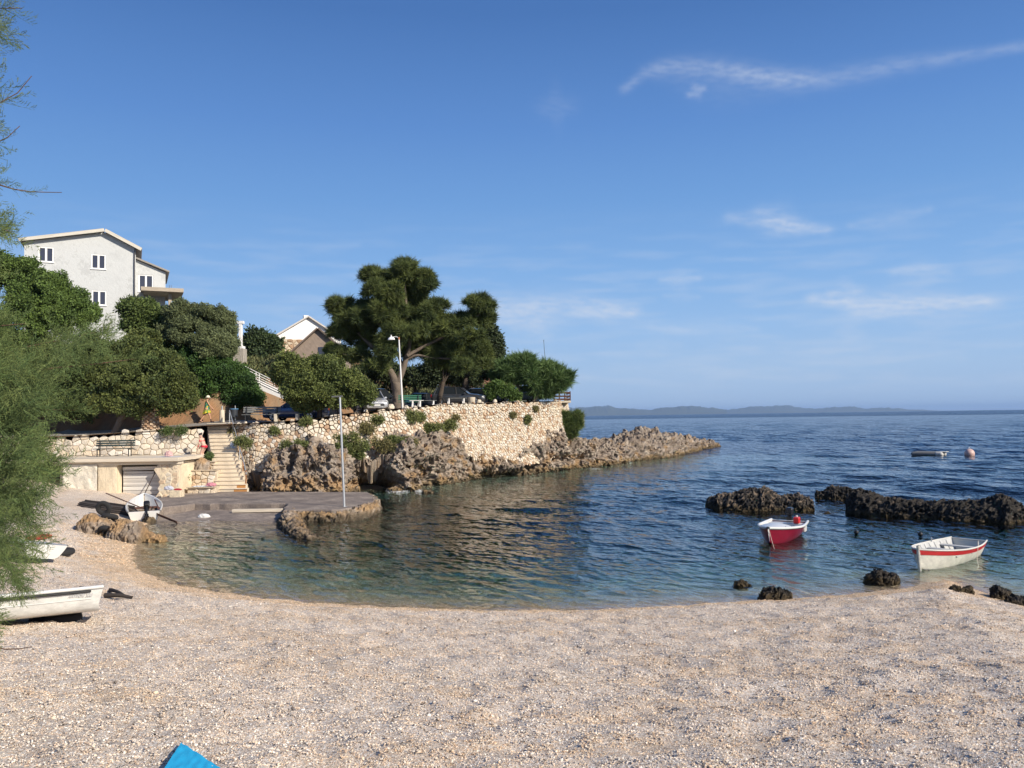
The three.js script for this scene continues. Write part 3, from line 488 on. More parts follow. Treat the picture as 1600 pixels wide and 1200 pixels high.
{
  const xs = lines(-75, [-30, 1.5], [5.2, 0.35]), ws = lines(-0.32, [24, 0.35], [60, 1.2], [95, 2.5]);
  const soil = new THREE.MeshStandardMaterial({ vertexColors: true, map: mottle, roughness: 1, bumpMap: bumpA, bumpScale: 0.08, side: THREE.DoubleSide });
  structure('hillside', sheet(xs.length - 1, ws.length - 1, (i, j) => { const x = xs[i], z = edgeAt(x, 1) - ws[j], y = groundHeight(x, z), n = fbm2(x * 0.6, z * 0.6, 3); return { p: V(x, y, z), t: [x * 0.5 + z * 0.2, z * 0.35 + y * 0.5], c: mix3([0.36, 0.20, 0.10], [0.30, 0.22, 0.14], smooth(-0.2, 0.4, n)) }; }), soil, 'bare orange earth of the hillside behind the promenade', 'hillside');
  const rx = lines(-60, [-18, 0.8], [4.4, 0.5]);
  structure('promenade_path', sheet(rx.length - 1, 12, (i, j) => { const x = rx[i], far = smooth(-19.5, -12, x), w = lerp(0.35, lerp(3.0, 19, far), j / 12), z = edgeAt(x, 1) - w; return { p: V(x, groundHeight(x, z) + 0.02, z), t: [x, z] }; }), mottled([0.36, 0.335, 0.30], 0.95, 0.01), 'grey asphalt promenade and parking strip along the wall', 'path');
}
// far islands across the channel
{
  const ridge = (pts, dist, depth, seed) => { const c = pts.map(([u, h]) => [u, h]); return sheet(160, 10, (i, j) => { const u = lerp(c[0][0], c[c.length - 1][0], i / 160); let k = 0; while (k < c.length - 2 && c[k + 1][0] < u) k++; const f = clamp((u - c[k][0]) / (c[k + 1][0] - c[k][0])), hpx = lerp(c[k][1], c[k + 1][1], f * f * (3 - 2 * f)) + 0.9 * N2(u * 0.06, seed) * Math.min(1, c[k][1] / 6); const a = Math.atan((u - 800) / FOCAL), d = dist + depth * (j / 10), y = Math.max(0, hpx) * dist / FOCAL / Math.cos(a) * Math.sin(Math.PI * clamp(j / 10 * 0.9 + 0.0)) ; return { p: V(Math.tan(a) * d, y * (1 + 0.12 * N2(u * 0.2, j)) - 2, -d), t: [u, j] }; }); };
  solo('far_island', ridge([[820, 6], [860, 9], [895, 14], [920, 15], [945, 17], [965, 13], [990, 11], [1010, 9], [1035, 12], [1080, 14], [1110, 11], [1135, 7]], 15500, 3000, 1), mat([0.07, 0.085, 0.06], 1), 'blue hazy island ridge beyond the rocky point', 'island', 'far islands');
  solo('far_island', ridge([[1120, 2], [1145, 8], [1180, 11], [1225, 12], [1250, 8], [1275, 6], [1300, 8], [1330, 9], [1350, 5], [1375, 6], [1400, 5], [1430, 2.5], [1470, 0.5]], 19000, 2500, 4), mat([0.07, 0.085, 0.06], 1), 'lower blue island ridge fading along the horizon', 'island', 'far islands');
}

// ---------- quay, slipway ----------
const slabTex = texture(512, (x, y, i, j) => { const a = grainA[j * 512 + i], b = grainB[j * 512 + i], pale = smooth(0.2, 0.7, a + 0.5 * b), v = 0.49 + 0.06 * a + 0.06 * b; return [lerp(v * 1.04, 0.66, pale * 0.7), lerp(v * 0.95, 0.61, pale * 0.7), lerp(v * 0.88, 0.55, pale * 0.7)]; }, { srgb: true, repeat: 0.28 });
const quayMat = mat(0xffffff, 0.85, { map: slabTex, bumpMap: bumpA, bumpScale: 0.02 });
const concrete = mat(0xffffff, 0.9, { map: grainTex([0.80, 0.755, 0.68], 0.10, grainA, 0.6), bumpMap: bumpA, bumpScale: 0.008 });
function slab(ring, y0, y1, rough = 0) { const s = new THREE.Shape(ring.map(([x, z], i) => new THREE.Vector2(x + rough * N2(i * 3.1, 1), -z + rough * N2(i * 2.3, 5)))); return new THREE.ExtrudeGeometry(s, { depth: y1 - y0, bevelEnabled: true, bevelSize: 0.04, bevelThickness: 0.04, bevelSegments: 1 }).rotateX(-Math.PI / 2).translate(0, y0, 0); }
function densify(ring, step, rough) { const out = []; ring.forEach(([x, z], i) => { const [x2, z2] = ring[(i + 1) % ring.length], n = Math.max(1, Math.round(Math.hypot(x2 - x, z2 - z) / step)); for (let k = 0; k < n; k++) { const a = lerp(x, x2, k / n), b = lerp(z, z2, k / n); out.push([a + rough * N2(a * 1.4, b * 1.4), b + rough * N2(a * 1.4 + 20, b * 1.4)]); } }); return out; }
{
  const q = thing('stone_quay', 'dark concrete quay at the foot of the stairs with a worn rocky end', 'quay');
  part(q, 'deck', slab(densify([[-18.6, -46.5], [-8.1, -44.5], [-7.0, -41], [-6.9, -37.8], [-7.7, -36.2], [-10.3, -36.3], [-10.9, -39.1], [-15.6, -39.6], [-17.0, -37.6], [-17.6, -37.4], [-18.8, -41]], 0.4, 0.12), -1, 0.42), quayMat);
  part(q, 'curb', box(2.4, 0.14, 0.3, -12.2, 0.2, -38.55), concrete);
  part(q, 'slipway', sheet(10, 20, (i, j) => { const x = lerp(-16.6, -9.7, i / 10), z = lerp(-39.8, -30.5, j / 20); return { p: V(x, lerp(0.17, -0.28, j / 20) + 0.02 * N2(x, z), z), t: [x, z] }; }, true), quayMat);
  part(q, 'rocky_rim', rockRidge([[-10.4, -36.6, 0.3, 0.36], [-9.3, -36.3, 0.3, 0.38], [-8.2, -36.2, 0.3, 0.36], [-7.3, -36.7, 0.35, 0.42], [-6.8, -38.2, 0.38, 0.5], [-6.9, -40, 0.35, 0.42], [-7.3, -42, 0.35, 0.42], [-8, -44.2, 0.35, 0.4]], { ns: 160, na: 34, base: -0.8, rough: 1.15, scale: 0.42, seed: 5, co: { ochre: -0.05, tide: 0.3 } }), rockMat);
  solo('rocky_spur', rockRidge([[-10.6, -38.4, 0.4, 0.30], [-10.2, -37, 0.5, 0.42], [-9.7, -35.2, 0.6, 0.42], [-9.2, -33.6, 0.55, 0.30], [-8.6, -32.2, 0.5, 0.26], [-8.0, -31, 0.45, 0.16], [-7.4, -30.1, 0.4, 0.08]], { ns: 140, na: 50, base: -0.8, rough: 1.2, scale: 0.45, seed: 8, co: { ochre: -0.05, tide: 0.3 } }), rockMat, 'brown rocky spur reaching from the quay towards the beach', 'rock');
  solo('slipway_edge_rock', rockRidge([[-18.4, -39.8, 0.4, 0.42], [-17.4, -38, 0.5, 0.45], [-16.6, -36.6, 0.4, 0.3], [-16.0, -35.6, 0.3, 0.16]], { ns: 70, na: 30, base: -0.5, rough: 0.5, scale: 0.4, seed: 12 }), rockMat, 'rough concrete and rock edging along the slipway beside the motorboat', 'rock');
}

// ---------- stairs ----------
const stairMat = mat(0xffffff, 0.9, { map: grainTex([0.845, 0.79, 0.70], 0.09, grainA, 0.7), bumpMap: bumpB, bumpScale: 0.01 });
const galv = mat([0.55, 0.57, 0.58], 0.45, { metalness: 0.7 }), rust = mottled([0.42, 0.17, 0.06], 0.9, 0.003), whitePaint = mat([0.80, 0.79, 0.76], 0.55);
const STAIR_N = 18, stairAt = (k) => V(lerp(-15.95, -18.35, k / STAIR_N), lerp(0.42, 4.36, k / STAIR_N), lerp(-45.9, -50.2, k / STAIR_N));
{
  const st = thing('concrete_stairs', 'pale concrete stairs climbing from the quay to the promenade', 'stairs');
  for (let k = 0; k < STAIR_N; k++) { const a = stairAt(k), b = stairAt(k + 1), w = lerp(1.75, 1.35, k / STAIR_N), h = b.y - a.y; part(st, 'tread', box(w + 0.02, 0.05, 0.345, (a.x + b.x) / 2, b.y - 0.02, a.z - 0.14, 0.012), stairMat); part(st, 'step', box(w, h + 0.5, 0.31, (a.x + b.x) / 2, b.y - 0.03 - (h + 0.5) / 2, a.z - 0.17, 0.014), stairMat); part(st, 'riser_base', box(w - 0.02, Math.max(0.1, a.y - 0.2), 0.24, (a.x + b.x) / 2, (a.y - 0.2) / 2 - 0.02, a.z - 0.13, 0), stairMat); }
  for (const k of [0, 1]) { const a = stairAt(k), b = stairAt(k + 1); part(st, 'rust_stain', box(0.75 - k * 0.25, b.y - a.y - 0.06, 0.006, a.x + 0.42 + k * 0.1, (a.y + b.y) / 2 - 0.02, a.z - 0.012, 0), mottled([0.55, 0.26, 0.08], 0.95)); }
  const rail = thing('handrail', 'grey steel handrail with rusty lower posts on the stairs', 'handrail');
  const side = (k, h) => { const p = stairAt(k); return V(p.x + lerp(0.8, 0.62, k / STAIR_N), p.y + h, p.z - 0.12); };
  for (const [k, m] of [[1.6, rust], [4.3, rust], [7.4, galv], [10.5, galv], [13.8, galv], [17.5, galv]]) part(rail, 'post', bar(side(k, 0), side(k, 0.86), 0.03), m);
  part(rail, 'rail', tube([side(1.2, 0.72), side(3, 0.86), side(9, 0.86), side(15, 0.88), side(17.5, 0.88)], 0.03, 40), galv);
  const sg = thing('round_sign', 'round grey sign plate fixed to a stair handrail post', 'sign', side(10.5, 0.34).add(V(-0.14, 0, 0.07)));
  part(sg, 'plate', new THREE.CylinderGeometry(0.2, 0.2, 0.02, 20).rotateX(Math.PI / 2), mat([0.42, 0.47, 0.53], 0.5)); part(sg, 'rim', new THREE.TorusGeometry(0.2, 0.014, 6, 24), whitePaint); part(sg, 'bracket', box(0.12, 0.05, 0.02, 0.16, 0, -0.02), galv);
}

// ---------- boathouse with its terrace, and ledges beside the stairs ----------
{
  const b = thing('boathouse', 'low stone and concrete boathouse with a grey plank door under a flat terrace', 'boathouse');
  const plaster = mat(0xffffff, 0.95, { map: grainTex([0.86, 0.80, 0.69], 0.12, grainA, 0.45), bumpMap: bumpA, bumpScale: 0.03 }), lime = mat(0xffffff, 0.95, { map: grainTex([0.90, 0.87, 0.80], 0.10, grainA, 0.5), bumpMap: bumpA, bumpScale: 0.05 });
  part(b, 'terrace_slab', [box(23, 0.2, 3.9, -29.7, 2.43, -45.75, 0.02), box(3.3, 0.2, 3.4, -20.2, 2.4, -46.3, 0.02)], concrete);
  part(b, 'lintel', box(6.9, 0.18, 0.7, -21.75, 2.24, -44.45, 0.02), concrete);
  part(b, 'rough_wall', sheet(26, 20, (i, j) => { const x = lerp(-24.6, -22.72, i / 26), y = lerp(-0.3, 2.2, j / 20), r = 0.09 * fbm3(x * 2.2, y * 2.2, 4, 3); return { p: V(x, y, -44.05 + r * (i > 0 && i < 26 ? 1 : 0)), t: [x, y] }; }), lime);
  for (const g of [box(1.86, 2.5, 0.5, -23.66, 0.95, -44.45, 0), box(0.3, 2.6, 3.4, -24.75, 0.95, -46, 0.02), box(0.3, 2.6, 3.4, -18.65, 0.95, -46.6, 0.02)]) part(b, 'side_wall', g, plaster);
  part(b, 'door_jamb', box(1.02, 2.6, 0.62, -22.2, 0.93, -44.42, 0.02), plaster);
  part(b, 'back_wall', box(6, 2.6, 0.2, -21.6, 0.95, -47.5, 0), plaster);
  // door of wide grey planks, the top board loose
  const wood = [[0.78, 0.765, 0.74], [0.73, 0.715, 0.69], [0.81, 0.80, 0.775]].map((c, k) => { const t = texture(256, (x, y, i, j) => { const g = grainB[((j * 2) % 512) * 512 + Math.floor(i / 8) + 40 * k], h = grainA[((j * 2 + 31 * k) % 512) * 512 + Math.floor(i / 4)], v = 1 + 0.16 * g + 0.10 * h; return [c[0] * v, c[1] * v, c[2] * v]; }, { srgb: true }); return mat(0xffffff, 0.9, { map: t, bumpMap: bumpA, bumpScale: 0.004 }); });
  const door = new THREE.Group(); door.name = 'door'; b.add(door);
  for (const g of [box(0.1, 1.7, 0.1, -21.62, 1.2, -44.86), box(0.1, 1.7, 0.1, -19.42, 1.2, -44.86)]) part(door, 'frame', g, wood[1]);
  [0.36, 0.60, 0.83, 1.06, 1.28, 1.50, 1.69].forEach((y, k) => part(door, 'plank', turned(box(2.16, 0.2 + (k === 6 ? -0.05 : 0.012), 0.035, 0, 0, 0, 0.006), 0, 0, (k % 3 - 1) * 0.004, V(-20.52, y, -44.7 + 0.012 * ((k * 7) % 3))), wood[k % 3]));
  part(door, 'plank', turned(box(2.16, 0.2, 0.035, 0, 0, 0, 0.006), 0.02, 0, 0.012, V(-20.52, 1.93, -44.62)), wood[0], 'loose top plank above a dark gap');
  // coursed stone pillar right of the door
  const pil = new THREE.Group(); pil.name = 'stone_pillar'; b.add(pil);
  part(pil, 'core', box(0.98, 2.4, 0.6, -18.86, 1.0, -44.48, 0), plaster);
  const cells = stoneCells(1.2, 0.0, 2.5, () => [0.33, 0.2], (s, y) => s > -0.05 && s < 1.03 && y > 0.02 && y < 2.3, 31, 0.22).map((c) => ({ ...c, poly: c.poly.map(([x, y]) => [clamp(x, 0, 0.98), clamp(y, 0, 2.3)]) }));
  layStones(pil, cells, (s, y, d) => V(-19.34 + s, y, -44.2 + d), { seed: 9, gap: 0.008, proud: 0.035, pick: (c, R) => [1, 3, 1, 0][Math.floor(R() * 4)] });
  const block = solo('concrete_block', box(0.62, 0.62, 0.5, -18.05, 0.5, -43.3, 0.03), plaster, 'square concrete block beside the boathouse pillar', 'block');
}
const ledgeMat = mat(0xffffff, 0.95, { map: grainTex([0.80, 0.74, 0.65], 0.12, grainA, 0.6), bumpMap: bumpA, bumpScale: 0.03 });
for (const [x0, x1, zf, zb, y0, y1, label, sz] of [[-18.3, -16.75, -45.2, -46.4, 0.35, 0.80, 'low ledge of squared stones with towels beside the stairs', [0.40, 0.24]], [-18.5, -17.05, -46.35, -47.4, 0.7, 1.68, 'middle stone ledge between boathouse and stairs', [0.34, 0.22]], [-18.8, -17.5, -47.35, -49, 1.6, 2.12, 'upper stone ledge where the bather steps', [0.42, 0.24]]]) {
  const t = thing('stone_ledge', label, 'ledge', null, 0, 'stone ledges beside the stairs');
  part(t, 'fill', box(x1 - x0, y1 - y0 + 0.5, zf - zb - 0.1, (x0 + x1) / 2, (y0 + y1) / 2 - 0.27, (zf + zb) / 2 - 0.06, 0.02), ledgeMat);
  part(t, 'coping', box(x1 - x0 + 0.04, 0.06, 0.34, (x0 + x1) / 2, y1 - 0.02, zf - 0.13, 0.015), ledgeMat);
  layStones(t, stoneCells(x1 - x0, y0 - 0.1, y1, () => sz, (s, y) => s > 0.05 && s < x1 - x0 - 0.05 && y < y1 - 0.1, 17 + x0 * 3 | 0, 0.35).map((c) => ({ ...c, poly: c.poly.map(([x, y]) => [clamp(x, 0, x1 - x0), Math.min(y, y1 - 0.04)]) })), (s, y, d) => V(x0 + s, y, zf - 0.06 + d), { seed: 40 + Math.round(y0 * 10), gap: 0.012, proud: 0.04 });
}
solo('outcrop', rockRidge([[-18.7, -47.1, 0.35, 0.9], [-18.2, -47.0, 0.4, 1.2], [-17.7, -47.3, 0.35, 1.0]], { ns: 44, na: 30, base: -0.4, rough: 0.5, scale: 0.4, seed: 61, ground: 1.2 }), rockMat, 'grey natural rock showing between the stone ledges', 'rock');

// low scrub over the slopes behind the path
{
  const R = rng(91), spots = []; for (let k = 0; k < 90000 && spots.length < 16000; k++) { const x = lerp(-60, 3, R()), w = 3 + 70 * R() ** 1.6, z = edgeAt(x, 1) - w, far = smooth(-19.5, -12, x), road = lerp(3.2, 21, far); if (w < road + 2.2 || (w < road + 4 && R() < 0.6)) continue; if (fbm2(x * 0.35, z * 0.35, 3) < -0.12) continue; spots.push([x, z]); }
  const im = new THREE.InstancedMesh(leafCluster(16, 0.34, 0.07, 0.3, 55), mat([1, 1, 1], 0.9), spots.length), m4 = new THREE.Matrix4(), q = new THREE.Quaternion(), c = new THREE.Color();
  spots.forEach(([x, z], k) => { q.setFromEuler(new THREE.Euler(0, R() * 6.28, 0)); const s = 0.6 + 0.8 * R(); m4.compose(V(x, groundHeight(x, z) + 0.15 * s, z), q, V(s, s, s)); im.setMatrixAt(k, m4); const t = R(); c.setRGB(lerp(0.05, 0.13, t), lerp(0.07, 0.13, t), lerp(0.022, 0.05, t)); im.setColorAt(k, c); });
  im.name = 'undergrowth'; tag(im, 'low green undergrowth covering the slopes behind the promenade', 'undergrowth', null, 'stuff'); lit(im); scene.add(im);
}
// ---------- vegetation ----------
function leafCluster(n, L, W, R, seed, droop = 0) {
  const q = rng(seed), pos = [], idx = [];
  for (let k = 0; k < n; k++) {
    const c = V(q() * 2 - 1, q() * 2 - 1, q() * 2 - 1).multiplyScalar(R), d = V(q() * 2 - 1, q() * 1.6 - 0.6 - droop, q() * 2 - 1).normalize(), s = V(q() - 0.5, q() - 0.5, q() - 0.5).cross(d).normalize(), up = d.clone().cross(s), l = L * (0.7 + 0.6 * q()), w = W * (0.7 + 0.6 * q()), b = pos.length / 3;
    for (const p of [c, c.clone().addScaledVector(d, l * 0.5).addScaledVector(s, w).addScaledVector(up, w * 0.35), c.clone().addScaledVector(d, l), c.clone().addScaledVector(d, l * 0.5).addScaledVector(s, -w).addScaledVector(up, w * 0.35)]) pos.push(p.x, p.y, p.z);
    idx.push(b, b + 1, b + 2, b, b + 2, b + 3);
  }
  return geo(pos, null, idx);
}
function needleTuft(n, L, W, seed, spread = 1) {
  const q = rng(seed), pos = [], idx = [];
  for (let k = 0; k < n; k++) { const d = V((q() * 2 - 1) * spread, 0.15 + q(), (q() * 2 - 1) * spread).normalize(), s = V(q() - 0.5, q() - 0.5, q() - 0.5).cross(d).normalize(), l = L * (0.6 + 0.6 * q()), c = V((q() - 0.5) * L * 0.5, (q() - 0.5) * L * 0.6, (q() - 0.5) * L * 0.5), b = pos.length / 3; for (const p of [c.clone().addScaledVector(s, W), c.clone().addScaledVector(s, -W), c.clone().addScaledVector(d, l)]) pos.push(p.x, p.y, p.z); idx.push(b, b + 1, b + 2); }
  return geo(pos, null, idx);
}
// feathery spray one unit long, growing along +y
function featherSpray(seed) {
  const q = rng(seed), pos = [], idx = [], tri = (a, b, c) => { const n = pos.length / 3; for (const p of [a, b, c]) pos.push(p.x, p.y, p.z); idx.push(n, n + 1, n + 2); };
  const bend = V((q() - 0.5) * 0.5, 0, (q() - 0.5) * 0.5), at = (t) => V(bend.x * t * t, t, bend.z * t * t);
  const twig = (a, d, l, n, w) => { const s = V(q() - 0.5, q() - 0.5, q() - 0.5).cross(d).normalize(); tri(a.clone().addScaledVector(s, w), a.clone().addScaledVector(s, -w), a.clone().addScaledVector(d, l)); for (let k = 0; k < n; k++) { const t = 0.15 + 0.85 * (k + q()) / n, b = a.clone().addScaledVector(d, l * t), e = V(q() * 2 - 1, q() * 2 - 1, q() * 2 - 1).multiplyScalar(0.75).add(d).normalize(), s2 = V(q() - 0.5, q() - 0.5, q() - 0.5).cross(e).normalize(), ll = 0.085 * (0.6 + 0.7 * q()) * (1.15 - 0.4 * t); tri(b.clone().addScaledVector(s2, 0.0085), b.clone().addScaledVector(s2, -0.0085), b.clone().addScaledVector(e, ll)); } };
  for (let k = 0; k < 10; k++) { const t = 0.08 + 0.92 * k / 10, a = at(t), ang = q() * 6.28, d = V(Math.cos(ang), 1.1, Math.sin(ang)).normalize(); twig(a, d, 0.38 * (1.05 - 0.6 * t) * (0.7 + 0.5 * q()), 9, 0.006); }
  twig(at(0), V(bend.x, 1, bend.z).normalize(), 1, 14, 0.009);
  return geo(pos, null, idx);
}
const leafMat = new THREE.MeshPhysicalMaterial({ color: 0xffffff, roughness: 0.75, transmission: 0.12, thickness: 0, side: THREE.DoubleSide });
const needleMat = new THREE.MeshPhysicalMaterial({ color: 0xffffff, roughness: 0.85, transmission: 0.1, thickness: 0, side: THREE.DoubleSide });
const CLUSTER = { broad: leafCluster(16, 0.13, 0.038, 0.17, 1), small: leafCluster(20, 0.09, 0.026, 0.15, 2), olive: leafCluster(20, 0.12, 0.02, 0.17, 3), scrub: leafCluster(18, 0.10, 0.012, 0.10, 4), pine: needleTuft(30, 0.24, 0.011, 5), fine: needleTuft(26, 0.34, 0.014, 6, 0.8), spray: featherSpray(7), spray2: featherSpray(17) };
const blobPx = (d, list, dd = 0) => list.map(([u, v, a, b, e = 0]) => ({ c: atDepth(u, v, d + e), rx: a * (d + e) / FOCAL, ry: b * (d + e) / FOCAL, rz: Math.max(a, b) * (d + e) / FOCAL * 0.9 }));
// foliage: leaf clusters gathered in clumps on the skin of each lobe, with gaps
function foliage(parent, lobes, { kind = 'broad', count = 6000, size = 1, colors = [[0.05, 0.085, 0.022], [0.10, 0.135, 0.035]], clump = 0.33, perLobe = 34, seed = 1, material = leafMat, flat = 0, name = 'crown', loose = 0.12, up = 0.5 } = {}) {
  const R = rng(seed), G = () => (R() + R() + R() - 1.5) / 0.75, clumps = [];
  for (const l of lobes) {
    const n = Math.max(5, Math.round(perLobe * (l.n ?? 1)));
    for (let k = 0; k < n; k++) { const d = V(G(), G(), G()).normalize(), f = 0.45 + 0.5 * Math.sqrt(R()); const r = clump * Math.min(l.rx, l.ry, l.rz) * (0.45 + 1.1 * R() * R()); clumps.push({ p: V(l.c.x + d.x * l.rx * f, l.c.y + d.y * l.ry * f, l.c.z + d.z * l.rz * f), r, t: R(), w: r * r, o: d }); }
  }
  const total = clumps.reduce((s, c) => s + c.w, 0), im = new THREE.InstancedMesh(CLUSTER[kind], material, count), m4 = new THREE.Matrix4(), q = new THREE.Quaternion(), q2 = new THREE.Quaternion(), cc = new THREE.Color(), Y = V(0, 1, 0);
  let used = 0;
  for (const c of clumps) {
    const n = Math.round(0.72 * count * c.w / total);
    for (let k = 0; k < n && used < count; k++) {
      const d = V(G(), G(), G()).normalize(), f = R() < loose ? 1 + 0.35 * R() : Math.cbrt(0.25 + 0.75 * R()), wob = f * (0.85 + 0.6 * N3(d.x * 1.6 + c.t * 90, d.y * 1.6, d.z * 1.6)), p = c.p.clone().add(V(d.x * c.r * wob, d.y * c.r * wob * (1 - flat), d.z * c.r * wob));
      const dir = d.clone().add(V(0, up, 0)).addScaledVector(c.o, 0.3).normalize(); q.setFromUnitVectors(Y, dir); q2.setFromAxisAngle(Y, R() * 6.28); q.multiply(q2);
      const s = size * 1.25 * (0.7 + 0.6 * R()); m4.compose(p, q, V(s, s, s)); im.setMatrixAt(used, m4);
      const t = clamp(0.65 * c.t + 0.5 * R() - 0.08), v = 0.85 + 0.3 * R(), col = mix3(colors[0], colors[1], t); cc.setRGB(col[0] * v * 1.2, col[1] * v * 1.2, col[2] * v * 0.95); im.setColorAt(used++, cc);
    }
  }
  im.count = used; im.name = name; im.userData.kind = 'stuff'; lit(im); parent.add(im); return im;
}
const barkMat = mottled([0.20, 0.16, 0.125], 1, 0.03), barkRed = mottled([0.24, 0.15, 0.10], 1, 0.03), barkDark = mottled([0.085, 0.065, 0.05], 1, 0.02);
function tree(name, label, category, { base, fork, lobes, trunk = 0.16, bark = barkMat, group, seed = 1, ...leaf }) {
  const t = thing(name, label, category, null, 0, group);
  const f = fork ?? lobes.reduce((s, l) => s.add(l.c), V(0, 0, 0)).divideScalar(lobes.length).lerp(base, 0.45);
  part(t, 'trunk', limb([base.clone().add(V(0, -0.3, 0)), base.clone().lerp(f, 0.5).add(V(0.08, 0, 0.05)), f], trunk * 1.25, trunk * 0.8, 10, 9, 0.25, seed), bark);
  lobes.forEach((l, k) => { if (k % (lobes.length > 12 ? 2 : 1) === 0) part(t, 'limb', limb([f.clone().add(V(0, -0.1, 0)), f.clone().lerp(l.c, 0.5).add(V(0.1 * N2(k, seed), 0.15, 0.1)), l.c], trunk * 0.5, trunk * 0.12, 8, 6, 0.2, k), bark); });
  foliage(t, lobes, { seed: seed * 7 + 3, ...leaf });
  return t;
}
const groundAt = (u, d, h) => { const p = atDepth(u, 600, d); p.y = h ?? groundHeight(p.x, p.z); return p; };

// the pine by the lamp post, with its real forks
{
  const d = 58, t = thing('pine_tree', 'tall spreading pine with dark needle crown and forked trunk beside the lamp post', 'tree'), P = (u, v, e = 0) => atDepth(u, v, d + e);
  const b = groundAt(622, d), pts = (...l) => l.map((a) => P(...a));
  part(t, 'trunk', limb([b.clone().add(V(0, -0.4, 0)), ...pts([620, 608], [619, 597])], 0.5, 0.36, 10, 10, 0.3, 2), barkMat);
  part(t, 'limb', limb(pts([619, 600], [613, 585], [604, 572], [590, 552], [560, 520]), 0.33, 0.10, 14, 8, 0.2, 3), barkMat);
  part(t, 'limb', limb(pts([620, 600], [628, 582], [634, 563], [640, 535], [635, 480], [632, 440]), 0.26, 0.07, 16, 8, 0.2, 4), barkMat);
  part(t, 'limb', limb(pts([634, 562], [650, 555], [674, 559], [705, 561], [735, 566]), 0.12, 0.04, 14, 6, 0.2, 5), barkMat);
  part(t, 'limb', limb(pts([636, 556, -0.4], [665, 540], [690, 528], [730, 505], [750, 490]), 0.15, 0.05, 14, 6, 0.2, 6), barkMat);
  part(t, 'limb', limb(pts([630, 575], [615, 540], [585, 500], [545, 485]), 0.13, 0.04, 12, 6, 0.2, 7), barkMat);
  part(t, 'limb', limb(pts([604, 573], [585, 570], [560, 562], [535, 552]), 0.10, 0.03, 10, 6, 0.2, 8), barkMat);
  part(t, 'limb', limb(pts([735, 566], [738, 577], [760, 572]), 0.05, 0.02, 8, 5, 0.2, 9), barkMat);
  foliage(t, blobPx(d, [[600, 430, 26, 18, 1], [638, 424, 26, 19], [664, 440, 19, 16], [585, 452, 20, 12, -1], [640, 458, 36, 16, 1], [616, 460, 24, 14, -1.5], [538, 482, 20, 16], [556, 500, 30, 14, -1], [600, 487, 34, 18, -1], [650, 492, 36, 16], [684, 482, 19, 13, 1], [533, 517, 18, 12], [566, 530, 30, 13, 0.5], [618, 520, 34, 16, -1.2], [668, 515, 32, 14], [746, 477, 22, 15], [726, 500, 26, 15], [756, 498, 15, 12, 1], [702, 518, 26, 12], [738, 528, 22, 12, -1], [735, 572, 28, 12, -1], [752, 560, 14, 10], [606, 545, 13, 12, -1.5], [560, 556, 26, 8], [592, 572, 24, 9, -1], [528, 550, 14, 9], [712, 545, 20, 8], [690, 505, 24, 14, 1.5], [630, 540, 26, 12, 1.5], [655, 545, 26, 14, 1], [685, 556, 28, 14, 1], [715, 552, 26, 16, 0.5], [645, 505, 30, 16, 2], [600, 508, 36, 16, 2], [612, 448, 30, 18, 2], [640, 470, 30, 14, 2.5], [580, 478, 26, 14, 2], [705, 535, 30, 14, 1.5], [745, 548, 18, 14, 0], [560, 515, 26, 12, 2]]), { kind: 'pine', count: 18000, size: 1.6, clump: 0.34, perLobe: 16, colors: [[0.03, 0.052, 0.015], [0.11, 0.135, 0.034]], material: needleMat, seed: 5, flat: 0.4, loose: 0.5, up: 0.9 });
}
